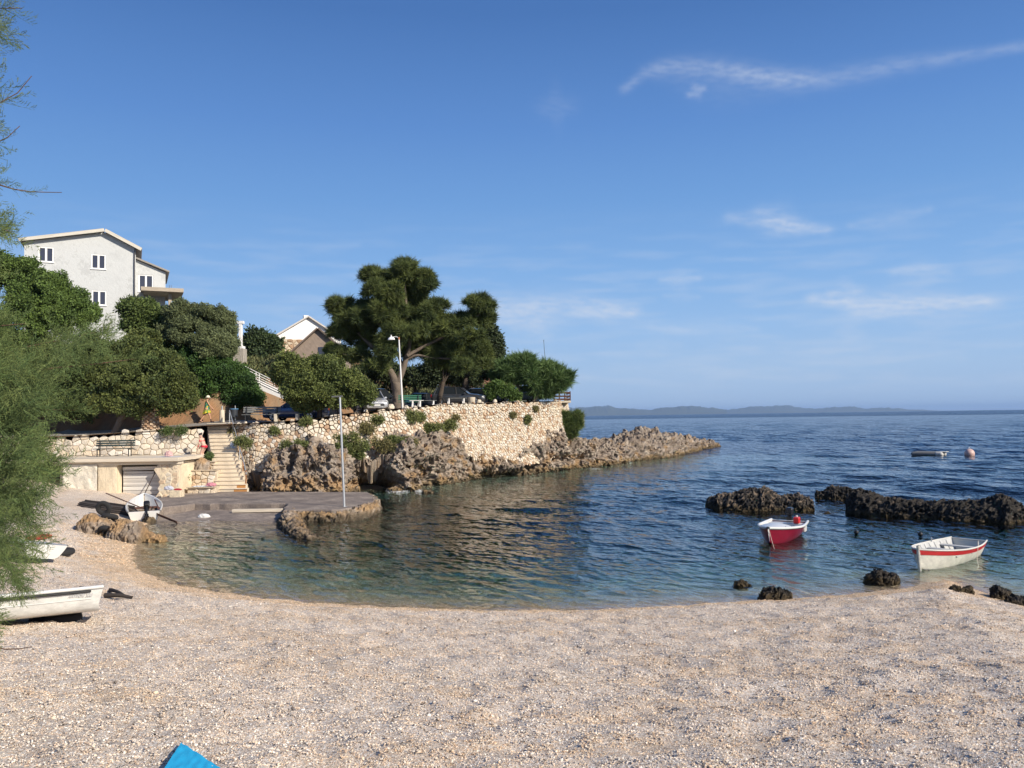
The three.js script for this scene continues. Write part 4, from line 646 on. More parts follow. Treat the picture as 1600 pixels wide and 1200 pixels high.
for (const [name, label, base, lobes, o] of [
  ['evergreen_oak', 'dark rounded evergreen oak behind the pine', groundAt(722, 68), blobPx(67, [[766, 528, 14, 17], [771, 548, 12, 15], [760, 510, 9, 10], [745, 552, 22, 18, 1], [705, 572, 30, 20, 2], [670, 585, 28, 14, 2], [758, 575, 16, 12, 1], [690, 550, 30, 16, 3]]), { kind: 'broad', count: 12000, size: 1.25, colors: [[0.022, 0.038, 0.014], [0.05, 0.07, 0.025]], trunk: 0.3, bark: barkDark, seed: 11 }],
  ['carob_tree', 'bushy carob tree overhanging the promenade wall in front of the parked blue car', groundAt(497, 50.6), blobPx(50.4, [[452, 572, 19, 20], [470, 590, 24, 22, -0.6], [492, 582, 26, 22], [520, 590, 26, 24], [545, 600, 24, 20], [566, 612, 17, 15], [462, 612, 22, 16, -0.5], [500, 618, 26, 16, -0.8], [538, 624, 22, 12], [438, 588, 12, 12], [480, 632, 20, 9], [520, 572, 20, 12, 1]]), { kind: 'small', count: 15000, size: 1.1, colors: [[0.05, 0.075, 0.02], [0.13, 0.155, 0.04]], trunk: 0.13, bark: barkDark, seed: 13 }],
  ['headland_tamarisk', 'feathery tamarisk with a pale bent trunk next to the silver car', groundAt(812, 66), blobPx(66, [[798, 574, 20, 13], [782, 582, 14, 12, 1], [818, 572, 18, 13], [826, 586, 18, 13], [806, 590, 12, 8]]), { kind: 'fine', count: 3000, size: 1.3, colors: [[0.06, 0.115, 0.04], [0.12, 0.19, 0.07]], material: needleMat, trunk: 0.13, seed: 15, loose: 0.5, clump: 0.3, perLobe: 50, up: 0.8, group: 'tamarisks on the point' }],
  ['headland_tamarisk', 'broad feathery tamarisk at the end of the promenade wall beside the wooden deck', groundAt(829, 66.3), blobPx(66.6, [[848, 584, 20, 15], [866, 588, 20, 16], [846, 602, 18, 13], [866, 602, 16, 11], [880, 594, 9, 8], [889, 588, 6, 4], [836, 580, 14, 10], [852, 614, 12, 6]]), { kind: 'fine', count: 4600, size: 1.3, colors: [[0.055, 0.105, 0.035], [0.115, 0.18, 0.065]], material: needleMat, trunk: 0.12, seed: 16, loose: 0.5, clump: 0.3, perLobe: 50, up: 0.8, group: 'tamarisks on the point' }],
  ['low_shrub', 'low spreading green shrub between the parked cars and the wall', groundAt(790, 65), blobPx(65, [[776, 604, 12, 8], [790, 611, 14, 8], [803, 618, 10, 6], [768, 612, 8, 10]]), { kind: 'broad', count: 2600, size: 0.85, colors: [[0.05, 0.10, 0.02], [0.09, 0.15, 0.03]], trunk: 0.05, seed: 18 }],
  ['hill_tree', 'dense bright green tree on the slope below the grey house', groundAt(70, 50), blobPx(50, [[40, 432, 28, 26], [78, 456, 32, 28], [112, 474, 26, 24], [60, 468, 44, 34, -1], [100, 490, 44, 28, -1], [135, 488, 18, 14], [8, 425, 26, 32], [40, 510, 40, 30, -1.5]]), { kind: 'small', count: 17000, size: 1.05, colors: [[0.045, 0.085, 0.018], [0.095, 0.15, 0.03]], trunk: 0.2, seed: 21, group: 'trees on the hillside' }],
  ['hill_tree', 'broad leaved tree in front of the balcony of the grey house', groundAt(220, 56), blobPx(56, [[205, 484, 18, 14], [228, 490, 22, 15], [250, 498, 20, 14], [215, 505, 26, 15], [245, 515, 26, 15]]), { kind: 'broad', count: 6500, size: 1.1, colors: [[0.045, 0.075, 0.02], [0.10, 0.14, 0.035]], trunk: 0.14, seed: 23, group: 'trees on the hillside' }],
  ['olive_tree', 'grey green olive tree on the slope beside the white pergola', groundAt(315, 55), blobPx(55, [[290, 492, 30, 20], [322, 494, 30, 20], [345, 515, 22, 24], [300, 520, 36, 22, -0.6], [335, 540, 30, 22, -0.8], [275, 515, 22, 18], [355, 540, 14, 20]]), { kind: 'olive', count: 16000, size: 1.05, colors: [[0.055, 0.075, 0.035], [0.125, 0.15, 0.075]], trunk: 0.2, seed: 25, group: 'trees on the hillside' }],
  ['hillside_shrub', 'glossy dark green shrub above the walking woman', groundAt(360, 54), blobPx(54, [[275, 540, 26, 14, 1], [305, 562, 24, 18], [330, 580, 26, 22], [358, 590, 26, 24], [385, 606, 20, 20], [398, 620, 12, 12], [335, 612, 24, 18], [370, 622, 24, 13], [295, 585, 20, 18, 1]]), { kind: 'small', count: 17000, size: 0.95, colors: [[0.02, 0.055, 0.012], [0.06, 0.125, 0.022]], trunk: 0.12, seed: 27, group: 'trees on the hillside' }],
  ['terrace_tree', 'wide dark leaved tree leaning over the terrace wall beside the palm', V(-24.3, 3.6, -48.6), blobPx(48.4, [[170, 560, 34, 24, 2], [215, 555, 36, 24, 2], [250, 575, 32, 26, 1], [275, 600, 26, 26], [200, 595, 40, 26], [240, 610, 36, 22, -0.4], [170, 620, 32, 22], [210, 632, 30, 14, -0.4], [268, 632, 24, 14], [150, 590, 26, 24, 1], [292, 622, 12, 14], [225, 530, 34, 14, 3]]), { kind: 'small', count: 23000, size: 1.1, colors: [[0.035, 0.06, 0.016], [0.115, 0.135, 0.035]], trunk: 0.19, bark: barkMat, seed: 29, group: 'trees on the hillside' }],
  ['far_tree', 'dark round tree between the pergola and the white house', groundAt(408, 76), blobPx(76, [[402, 528, 20, 14], [418, 540, 16, 14], [392, 545, 16, 16], [410, 560, 26, 18], [430, 565, 16, 14], [405, 580, 24, 12]]), { kind: 'broad', count: 6500, size: 1.5, colors: [[0.02, 0.04, 0.014], [0.055, 0.085, 0.028]], trunk: 0.2, bark: barkDark, seed: 31, group: 'trees on the hillside' }],
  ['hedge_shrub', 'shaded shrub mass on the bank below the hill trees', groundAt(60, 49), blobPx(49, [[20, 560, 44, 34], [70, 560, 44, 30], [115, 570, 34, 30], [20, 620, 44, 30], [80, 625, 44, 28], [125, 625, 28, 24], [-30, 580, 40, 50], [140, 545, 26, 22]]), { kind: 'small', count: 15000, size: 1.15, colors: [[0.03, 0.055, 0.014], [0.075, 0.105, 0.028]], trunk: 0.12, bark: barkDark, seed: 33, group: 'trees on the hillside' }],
  ['backing_tree', 'dark tree behind the parked cars and the pine trunk', groundAt(650, 84), blobPx(84, [[620, 588, 26, 12], [655, 590, 26, 10], [600, 575, 24, 12], [700, 585, 24, 12], [560, 590, 22, 12], [735, 590, 20, 10]]), { kind: 'broad', count: 7000, size: 1.6, colors: [[0.02, 0.035, 0.012], [0.05, 0.07, 0.02]], trunk: 0.2, bark: barkDark, seed: 35 }],
  ['leaning_pine', 'slender dark pine leaning beside the grey estate car', groundAt(680, 61.5), blobPx(62, [[702, 566, 18, 10], [690, 556, 16, 9], [715, 574, 12, 7]]), { kind: 'pine', count: 1800, size: 1.3, colors: [[0.035, 0.06, 0.018], [0.10, 0.125, 0.032]], material: needleMat, trunk: 0.2, bark: barkDark, seed: 43, flat: 0.25 }],
  ['scrub_bush', 'small yellow green shrub in front of the tan gable', groundAt(517, 66), blobPx(66, [[518, 548, 13, 10], [528, 556, 10, 8], [545, 555, 10, 10]]), { kind: 'pine', count: 1600, size: 0.9, colors: [[0.07, 0.10, 0.02], [0.12, 0.15, 0.035]], material: needleMat, trunk: 0.06, seed: 37 }],
]) tree(name, label, /shrub|bush/.test(name) ? 'shrub' : 'tree', { base, lobes, ...o });
{ // bush on the cliff under the deck
  const b = atDepth(890, 676, 69.4); tree('cliff_bush', 'green bush growing from the cliff below the wooden deck', 'shrub', { base: b, lobes: blobPx(69.2, [[886, 656, 13, 10], [898, 662, 10, 12], [892, 672, 9, 10], [880, 650, 8, 6], [903, 650, 6, 7]]), kind: 'fine', count: 1500, size: 0.9, colors: [[0.05, 0.085, 0.022], [0.11, 0.145, 0.04]], material: needleMat, trunk: 0.05, seed: 39 });
}
// scrub rooted in the walls and on the rock tops
{
  const w = wallLine(promenadePts, 0.16), lineAt = (u, v) => { let best = 1e9, at = null; for (let s = 0; s < w.L; s += 0.1) for (let k = 0; k < 8; k++) { const p = w.place(s, w.val(s, 2) - 0.15 - k * 0.45, 0.12), q = p.clone().project(camera), e = Math.hypot((q.x + 1) * 800 - u, (1 - q.y) * 600 - v); if (e < best) { best = e; at = p; } } return at; };
  const spots = [[463, 696, 20, 5, 'long mat of green scrub on the rock below the wall'], [565, 664, 19, 6, 'scrub tuft hanging from the upper wall behind the metal pole'], [556, 702, 15, 10, 'leafy scrub in the gap above the sea cave'], [540, 690, 13, 8, 'scrub clump at the foot of the wall beside the metal pole'], [603, 694, 12, 7, 'round green tuft at the wall foot above the cave'], [668, 674, 22, 8, 'largest scrub clump low on the wall under the pine'], [694, 664, 16, 7, 'olive scrub along the rock top under the pine'], [640, 692, 9, 5, 'small tuft among the lower stones'], [615, 688, 9, 6, 'small green tuft beside the rust stained stones'], [378, 690, 7, 5, 'grassy clump beside the stair handrail'], [362, 677, 4, 3.5, 'small weed below the top of the stairs'], [430, 671, 4, 2.5, 'little weed in the wall near the concrete bench'], [587, 651, 9, 4, 'weed on the wall top in front of the silver car'], [800, 651, 4, 2.5, 'dry tuft in the wall below the low shrub'], [821, 656, 4.5, 6, 'dark tuft hanging in the wall below the tamarisk'], [641, 652, 8, 7, 'brown dry scrub below the lamp post'], [836, 640, 3.5, 2.5, 'small weed high in the end of the wall'], [475, 664, 5, 4, 'tiny weed between stones below the carob'], [655, 645, 6, 5, 'weed beside the large stone near the white bench'], [710, 655, 5, 3, 'tiny weed in the long wall below the grey car']];
  spots.forEach(([u, v, a, b, label], k) => { const p = lineAt(u, v), d = -p.z, low = v > 686 ? -1.2 : 0, t = thing('wall_scrub', label, 'plant', null, 0, 'scrub on the promenade wall'); const c = low ? atDepth(u, v, d + low) : p, m = (x) => x * d / FOCAL; part(t, 'stem', limb([c.clone().add(V(0, -0.25, -0.35)), c.clone().add(V(0, 0, -0.1)), c], 0.02, 0.01, 4, 5), barkDark); foliage(t, Array.from({ length: 9 }, (_, i) => ({ c: c.clone().add(V(m(a) * 1.5 * N2(i * 3.7, k * 2.1), m(b) * 1.2 * N2(i * 2.9 + 9, k * 1.7), -0.04)), rx: m(a) * 0.34 * (0.6 + 0.8 * ((i * 7) % 5) / 4), ry: m(b) * 0.4, rz: 0.1 })), { kind: 'scrub', count: Math.round(60 + a * b * 1.5), size: 1.25, perLobe: 6, clump: 0.8, up: 0.2, seed: 100 + k, name: 'leaves', colors: k % 3 === 1 ? [[0.10, 0.10, 0.04], [0.20, 0.17, 0.08]] : [[0.07, 0.10, 0.03], [0.16, 0.17, 0.06]], loose: 0.3 }); });
  for (const [u, v, d, a, b, label] of [[272, 672, 48.0, 13, 4.5, 'leafy weed spreading over the terrace wall below the path'], [326, 714, 47.6, 2.5, 3.5, 'weed hanging beside the stair edge'], [285, 746, 46.0, 6, 2, 'low weed on the middle ledge']]) { const t = thing('wall_weed', label, 'plant', null, 0, 'weeds by the stairs'), c = atDepth(u, v, d), m = (x) => x * d / FOCAL; part(t, 'stem', limb([c.clone().add(V(0, -0.3, -0.4)), c.clone().add(V(0, 0, -0.1)), c], 0.02, 0.01, 4, 5), barkDark); foliage(t, Array.from({ length: 6 }, (_, i) => ({ c: c.clone().add(V(m(a) * 1.4 * N2(i * 3.7, u), m(b) * 1.1 * N2(i * 2.9 + 9, u), 0)), rx: m(a) * 0.42, ry: m(b) * 0.5, rz: 0.14 })), { kind: 'scrub', count: 40 + Math.round(a * b * 1.5), size: 1.2, perLobe: 6, clump: 0.8, up: 0.2, seed: u, name: 'leaves', colors: [[0.04, 0.075, 0.018], [0.09, 0.13, 0.035]], loose: 0.3 }); }
}
// stubby palm behind the terrace wall
{
  const b = atDepth(235, 674, 48.9), t = thing('palm_tree', 'stubby palm with a bristly pale trunk above the terrace wall', 'tree', b), R = rng(8), top = 1.25;
  part(t, 'trunk', new THREE.CylinderGeometry(0.36, 0.52, top + 0.4, 14).translate(0, top / 2 - 0.2, 0), mottled([0.30, 0.20, 0.13], 1, 0.03));
  const scaleG = box(0.16, 0.13, 0.1, 0, 0, 0, 0.02), sm = [mottled([0.60, 0.46, 0.33], 0.95), mottled([0.46, 0.30, 0.19], 0.95), mottled([0.66, 0.55, 0.43], 0.95)];
  for (let r = 0; r < 10; r++) for (let k = 0; k < 9; k++) { const a = (k + (r % 2) / 2) / 9 * 6.283, rad = lerp(0.49, 0.37, r / 10); part(t, 'leaf_stub', turned(scaleG.clone(), -0.5, Math.PI / 2 - a, 0, V(Math.cos(a) * rad, 0.05 + r * 0.125, Math.sin(a) * rad)), sm[Math.floor(R() * 3)]); }
  for (let k = 0; k < 16; k++) {
    const a = k * 2.4, L = 1.5 + 0.7 * R(), rise = 0.5 + 0.7 * R(), c = new THREE.QuadraticBezierCurve3(V(0, top, 0), V(Math.cos(a) * L * 0.5, top + rise, Math.sin(a) * L * 0.5), V(Math.cos(a) * L, top + rise - 0.9 * R() - 0.3, Math.sin(a) * L)), pos = [], idx = [];
    for (let i = 1; i < 26; i++) for (const sgn of [-1, 1]) { const p = c.getPoint(i / 26), d = c.getTangent(i / 26), s = V(-d.z, 0, d.x).normalize().multiplyScalar(sgn), l = 0.42 * Math.sin(Math.PI * (0.15 + 0.8 * i / 26)), e = p.clone().addScaledVector(s, l * 0.8).addScaledVector(d, l * 0.5).add(V(0, -0.12, 0)), w = d.clone().multiplyScalar(0.014), n = pos.length / 3; for (const q of [p.clone().add(w), p.clone().sub(w), e]) pos.push(q.x, q.y, q.z); idx.push(n, n + 1, n + 2); }
    part(t, 'frond', merge([geo(pos, null, idx), new THREE.TubeGeometry(c, 10, 0.014, 4)]), mat([0.07, 0.095, 0.035], 0.7));
  }
}

// ---- the tamarisk at the photographer's elbow ----
{
  const t = thing('tamarisk_tree', 'feathery green tamarisk with reddish twigs overhanging the beach', 'tree'), R = rng(99), base = V(-6.6, beachHeight(-6.6, -7.2), -7.2);
  const fk = V(-6.2, 4.2, -7.3);
  part(t, 'trunk', limb([base.clone().add(V(0, -0.4, 0)), V(-6.5, 3.2, -7.2), fk], 0.2, 0.13, 12, 10, 0.25, 4), barkRed);
  const branches = [[[-120, 470], [-60, 440], [5, 408]], [[-120, 600], [0, 572], [70, 545], [140, 530], [215, 512]], [[-120, 640], [0, 600], [100, 578], [190, 568], [255, 560]], [[-120, 690], [-20, 650], [80, 640], [160, 640]], [[-120, 760], [0, 720], [80, 712], [135, 722]], [[-140, 820], [-20, 790], [60, 800], [110, 835]], [[-140, 880], [-30, 850], [40, 870], [80, 920]], [[-140, 900], [-50, 900], [0, 930], [20, 985]], [[-120, 330], [-30, 300], [20, 285], [80, 298], [140, 300]], [[-120, 220], [-30, 235], [20, 228], [50, 218], [75, 196]], [[-120, 140], [-20, 170], [40, 162], [75, 142], [94, 118]], [[-120, 80], [-30, 100], [0, 92], [22, 70]], [[-120, 20], [0, 16], [50, 12], [80, 12]], [[-100, 400], [0, 350], [30, 352], [66, 362]], [[-120, 720], [-10, 680], [60, 670], [110, 690]], [[-120, 560], [-20, 530], [40, 510], [90, 505]], [[-130, 940], [-40, 960], [10, 1000], [60, 1014], [100, 1010]]];
  const im = [], D = (k) => 6.6 + ((k * 37) % 19) / 10;
  const lines3 = branches.map((b, k) => new THREE.CatmullRomCurve3([fk.clone().add(V(-0.1, (k % 5) * 0.2 - 0.4, 0)), ...b.map(([u, v]) => atDepth(u, v, D(k)))]));
  lines3.forEach((c, k) => part(t, 'branch', limb(c.getPoints(14), 0.035, 0.0035, 26, 5, 0.1, k), barkRed));
  const count = 9800, sp = [new THREE.InstancedMesh(CLUSTER.spray, needleMat, count), new THREE.InstancedMesh(CLUSTER.spray2, needleMat, count)], n = [0, 0], m4 = new THREE.Matrix4(), q = new THREE.Quaternion(), q2 = new THREE.Quaternion(), cc = new THREE.Color(), Y = V(0, 1, 0);
  const put = (p, dir, s) => { const k = R() < 0.5 ? 0 : 1; if (n[k] >= count) return; q.setFromUnitVectors(Y, dir.normalize()); q2.setFromAxisAngle(Y, R() * 6.28); m4.compose(p, q.multiply(q2), V(s, s, s)); sp[k].setMatrixAt(n[k], m4); const col = mix3([0.06, 0.115, 0.03], [0.165, 0.205, 0.058], R() * 0.75 + 0.25 * R()), v = 0.85 + 0.3 * R(); cc.setRGB(col[0] * v, col[1] * v, col[2] * v); sp[k].setColorAt(n[k]++, cc); };
  // sprays along the branches
  const sparse = [0, 0, 0, 0, 0, 0, 0, 0, 0.8, 0.9, 0.9, 0.75, 0.85, 0.7, 0, 0.2, 0.9];
  lines3.forEach((c, k) => { for (let i = 0; i < 120; i++) { const f = 0.25 + 0.75 * R(); if (sparse[k] && (R() < sparse[k] || f > 0.86)) continue; const p = c.getPoint(f), d = c.getTangent(f).multiplyScalar(1).add(V(R() - 0.5, R() * 0.9 - 0.25, R() - 0.5).multiplyScalar(1.3)); put(p, d, 0.12 + 0.15 * R()); } });
  // and the body of the crown
  const body = [[-4, 430, 18, 34, 0.35], [-45, 470, 48, 60, 0.8], [8, 505, 30, 34, 0.45], [18, 565, 46, 44, 1.1], [85, 578, 32, 22, 0.45], [140, 545, 30, 18, 0.28], [195, 530, 24, 12, 0.14], [30, 640, 46, 46, 1.0], [95, 620, 30, 28, 0.45], [28, 720, 52, 42, 1.2], [80, 700, 30, 28, 0.5], [20, 790, 52, 44, 1.4], [75, 780, 34, 34, 0.5], [75, 850, 30, 34, 0.28], [10, 860, 40, 40, 1.1], [0, 930, 26, 40, 0.8], [5, 985, 14, 24, 0.3], [-60, 650, 60, 120, 2.2], [-60, 850, 50, 110, 1.6], [28, 45, 18, 12, 0.16], [20, 140, 12, 22, 0.12], [16, 200, 12, 26, 0.14], [20, 280, 14, 22, 0.12], [30, 355, 24, 16, 0.25], [-90, 200, 30, 150, 0.8], [105, 740, 20, 14, 0.25], [60, 905, 20, 22, 0.12]];
  const sum = body.reduce((s, b) => s + b[4], 0);
  for (const [u, v, a, b, w] of body) for (let k = 0; k < 5200 * w / sum; k++) { const r1 = (R() + R() + R() - 1.5) / 1.1, r2 = (R() + R() + R() - 1.5) / 1.1, p = atDepth(u + a * r1, v + b * r2, 7.6 + 1.5 * (R() + R() - 1)); put(p, V(0.55 + (R() - 0.5) * 1.3, (R() - 0.42) * 1.5, (R() - 0.3) * 1.1), 0.13 + 0.2 * R()); }
  t.position.x = -0.27;
  sp.forEach((s, k) => { s.count = n[k]; s.name = 'foliage'; s.userData.kind = 'stuff'; lit(s); t.add(s); });
}
// ---------- buildings ----------
const glass = mat([0.045, 0.05, 0.075], 0.08), frameWhite = mat([0.82, 0.82, 0.80], 0.4), roofTile = mottled([0.42, 0.20, 0.12], 0.9, 0.02), whiteWall = mat([0.82, 0.81, 0.79], 0.85, { bumpMap: bumpA, bumpScale: 0.004 }), greyRoof = mottled([0.40, 0.37, 0.33], 0.9, 0.02);
function windowUnit(parent, x, y, z, w, h, name = 'window') {                 // two white casements with dark panes, sill below
  const g = new THREE.Group(); g.name = name; g.position.set(x, y, z); parent.add(g);
  const f = 0.07, s = new THREE.Shape([[-w / 2, -h / 2], [w / 2, -h / 2], [w / 2, h / 2], [-w / 2, h / 2]].map((p) => new THREE.Vector2(...p)));
  for (const k of [-1, 1]) { const c = k * w / 4, hole = new THREE.Path(); const a = w / 4 - f * (k < 0 ? 1 : 1), b = h / 2 - f; hole.setFromPoints([[c - a + (k > 0 ? -0.0 : 0.02), -b], [c + a - (k > 0 ? 0.02 : 0), -b], [c + a - (k > 0 ? 0.02 : 0), b], [c - a + (k > 0 ? 0 : 0.02), b]].map((p) => new THREE.Vector2(...p))); s.holes.push(hole); }
  part(g, 'frame', new THREE.ExtrudeGeometry(s, { depth: 0.08, bevelEnabled: true, bevelSize: 0.008, bevelThickness: 0.008, bevelSegments: 1 }), frameWhite);
  for (const k of [-1, 1]) part(g, 'pane', box(w / 2 - 0.1, h - 0.1, 0.02, k * w / 4, 0, 0.03, 0), glass);
  part(g, 'sill', box(w + 0.12, 0.05, 0.16, 0, -h / 2 - 0.035, 0.1, 0.008), frameWhite);
  return g;
}
{
  const D = 60, X = (u, v = 440) => atDepth(u, v, D).x, Y = (u, v) => atDepth(u, v, D).y, h = thing('grey_house', 'tall grey rendered house with white windows and unfinished balcony on the hill', 'house');
  const render = mat(0xffffff, 0.95, { map: texture(512, (x, y, i, j) => { const a = grainA[j * 512 + i], b = grainB[j * 512 + i], st = smooth(0.2, 0.8, a + 0.6 * b) * 0.09, v = 0.775 + 0.035 * a + 0.02 * b - st; return [v * 0.985, v, v * 1.0]; }, { srgb: true, repeat: 0.16 }), bumpMap: bumpA, bumpScale: 0.012 });
  const xl = X(40), xr = X(214), xa = X(163), yl = Y(40, 385), ya = Y(163, 360), yr = Y(214, 382), yb = 8, wins = [[73, 402], [154, 407], [155, 464]].map(([u, v]) => [X(u, v), Y(u, v)]);
  const s = new THREE.Shape([[xl, yb], [xr, yb], [xr, yr], [xa, ya], [xl, yl]].map((p) => new THREE.Vector2(...p)));
  for (const [x, y] of wins) { const p = new THREE.Path(); p.setFromPoints([[-0.56, -0.56], [0.56, -0.56], [0.56, 0.56], [-0.56, 0.56]].map(([a, b]) => new THREE.Vector2(x + a, y + b))); s.holes.push(p); }
  const pivot = V((xl + xr) / 2, 0, -D); 
  part(h, 'gable_wall', new THREE.ExtrudeGeometry(s, { depth: 0.3, bevelEnabled: false }).translate(0, 0, -D - 0.3), render);
  part(h, 'side_wall', box(0.3, yr - yb - 0.1, 9, xr - 0.15, (yr + yb) / 2, -D - 4.82, 0), render);
  part(h, 'side_wall', box(0.3, yl - yb - 0.1, 9, xl + 0.15, (yl + yb) / 2, -D - 4.82, 0), render);
  const slope = (x0, y0, x1, y1, name) => { const L = Math.hypot(x1 - x0, y1 - y0), a = Math.atan2(y1 - y0, x1 - x0), g = box(L, 0.09, 10, 0, 0.2, 0, 0.01); turned(g, 0, 0, a, V((x0 + x1) / 2, (y0 + y1) / 2, -D - 4.6)); const r = part(h, name, g, greyRoof); const f = box(L, 0.24, 0.1, 0, 0.10, 0, 0.01); turned(f, 0, 0, a, V((x0 + x1) / 2, (y0 + y1) / 2, -D + 0.42)); part(r, 'fascia', f, mottled([0.68, 0.64, 0.55], 0.8)); return r; };
  const k1 = (ya - yl) / (xa - xl), k2 = (yr - ya) / (xr - xa);
  slope(xl - 0.35, yl - 0.35 * k1, xa, ya, 'roof'); slope(xa, ya, xr + 0.4, yr + 0.4 * k2, 'roof');
  for (const [x, y] of wins) windowUnit(h, x, y, -D - 0.1, 1.1, 1.1);
  part(h, 'downpipe', tube([V(xr - 0.05, yr + 0.05, -D + 0.12), V(xr - 0.09, yr - 0.2, -D + 0.1), V(xr - 0.09, Y(212, 470), -D + 0.1), V(xr - 0.09, yb, -D + 0.1)], 0.05, 30, 6), mat([0.05, 0.05, 0.055], 0.5));
  // lower wing with its lean-to roof, set back, and the bare concrete balcony
  const wz = -D - 0.6, wx1 = X(264), w = new THREE.Group(); w.name = 'wing'; h.add(w);
  const ws = new THREE.Shape([[xr, yb], [wx1, yb], [wx1, Y(264, 414)], [xr, Y(214, 397)]].map((p) => new THREE.Vector2(...p))), dx = X(231, 433), dy0 = Y(231, 448), dy1 = Y(231, 420), dp = new THREE.Path(); dp.setFromPoints([[dx - 0.6, dy0], [dx + 0.6, dy0], [dx + 0.6, dy1], [dx - 0.6, dy1]].map((p) => new THREE.Vector2(...p))); ws.holes.push(dp);
  part(w, 'wall', new THREE.ExtrudeGeometry(ws, { depth: 0.3, bevelEnabled: false }).translate(0, 0, wz - 0.3), render);
  part(w, 'wing_side', box(0.3, Y(264, 414) - yb - 0.1, 5, wx1 - 0.15, (Y(264, 414) + yb) / 2, wz - 2.82, 0), render);
  { const x0 = xr, y0 = Y(214, 397) + 0.05, x1 = wx1 + 0.3, y1 = Y(264, 414) - 0.02, L = Math.hypot(x1 - x0, y1 - y0), g = box(L, 0.12, 6, 0, 0.06, 0, 0.01); turned(g, 0, 0, Math.atan2(y1 - y0, x1 - x0), V((x0 + x1) / 2, (y0 + y1) / 2, wz - 2.7)); part(w, 'wing_roof', g, greyRoof); }
  windowUnit(w, dx, (dy0 + dy1) / 2, wz - 0.12, 1.18, dy1 - dy0 - 0.02, 'balcony_door');
  const raw = mottled([0.50, 0.43, 0.34], 0.95, 0.012), bx0 = X(222), bx1 = X(292), by = Y(250, 451);
  part(w, 'balcony_slab', box(bx1 - bx0, 0.3, 5.2, (bx0 + bx1) / 2, by, wz + 0.2, 0.02), raw);
  for (const u of [224, 270]) part(w, 'balcony_column', box(0.26, by - yb, 0.26, X(u), (by + yb) / 2 - 0.15, wz + 1.9, 0.02), raw);
  for (const u of [269, 272]) part(w, 'rebar', bar(V(X(u), by + 0.12, wz + 1.9), V(X(u), by + 0.5, wz + 1.9), 0.015), mat([0.10, 0.07, 0.06], 0.8));
  h.children.forEach((c) => c.position.sub(pivot)); h.position.copy(pivot); h.rotation.y = 0.44; h.scale.set(0.885, 1, 1);
}
{ // white gabled house with a stone-faced annexe, and the tan house before it
  const h = thing('white_house', 'white gabled house with a stone faced annexe behind the carob tree', 'house', V(-20.3, 8, -80), 0.42), W = 6.6, E = 4.6, A = 6.7;
  const gable = (w, e, a, d) => new THREE.ExtrudeGeometry(new THREE.Shape([[-w / 2, -2], [w / 2, -2], [w / 2, e], [0, a], [-w / 2, e]].map((p) => new THREE.Vector2(...p))), { depth: d, bevelEnabled: false }).translate(0, 0, -d);
  part(h, 'wall', gable(W, E, A, 8), whiteWall);
  const roofs = (g, w, e, a, d, m, over = 0.25) => { const L = Math.hypot(w / 2, a - e), an = Math.atan2(a - e, w / 2); for (const k of [-1, 1]) part(g, 'roof', turned(box(L + over, 0.14, d + 0.5, 0, 0.07, 0, 0.01), 0, 0, -k * an, V(k * (w / 4 + over * 0.35), (e + a) / 2 - over * 0.18, -d / 2 + 0.1)), m); };
  roofs(h, W, E, A, 8, mottled([0.66, 0.62, 0.57], 0.85, 0.01), 0.05);
  part(h, 'chimney', box(0.5, 0.9, 0.5, 0.3, A + 0.1, -3, 0.02), whiteWall);
  const an = new THREE.Group(); an.name = 'annexe'; an.position.set(-1.7, 0, 1.6); h.add(an);
  part(an, 'core', box(2.6, 6.6, 1.7, 0, 1.0, -0.9, 0), mortarMat);
  layStones(an, stoneCells(2.6, 0, 4.4, () => [0.5, 0.26], (s, y) => s > 0.1 && s < 2.5 && y < 4.2, 71, 0.4).map((c) => ({ ...c, poly: c.poly.map(([x, y]) => [clamp(x, 0, 2.6), Math.min(y, 4.3)]) })), (s, y, d) => V(-1.3 + s, y, d), { seed: 71, gap: 0.015, proud: 0.03, pick: (c, R) => [3, 4, 1, 3][Math.floor(R() * 4)] });
  for (const z of [-1.6, -3.2]) windowUnit(h, -W / 2 - 0.06, 3.4, z, 0.8, 1.0).rotation.y = -Math.PI / 2;
  const t = thing('tan_house', 'small tan gabled house with a dark window below the white house', 'house', V(-17.6, 6.6, -73), 0.1);
  const tan = mottled([0.36, 0.285, 0.23], 0.95, 0.01);
  part(t, 'wall', gable(4.6, 4.0, 6.1, 6), tan); roofs(t, 4.6, 4.0, 6.1, 6, mottled([0.22, 0.17, 0.14], 0.95, 0.02), 0.2);
  part(t, 'window', box(0.7, 0.75, 0.06, 0.35, 4.1, 0.02, 0.01), glass);
}
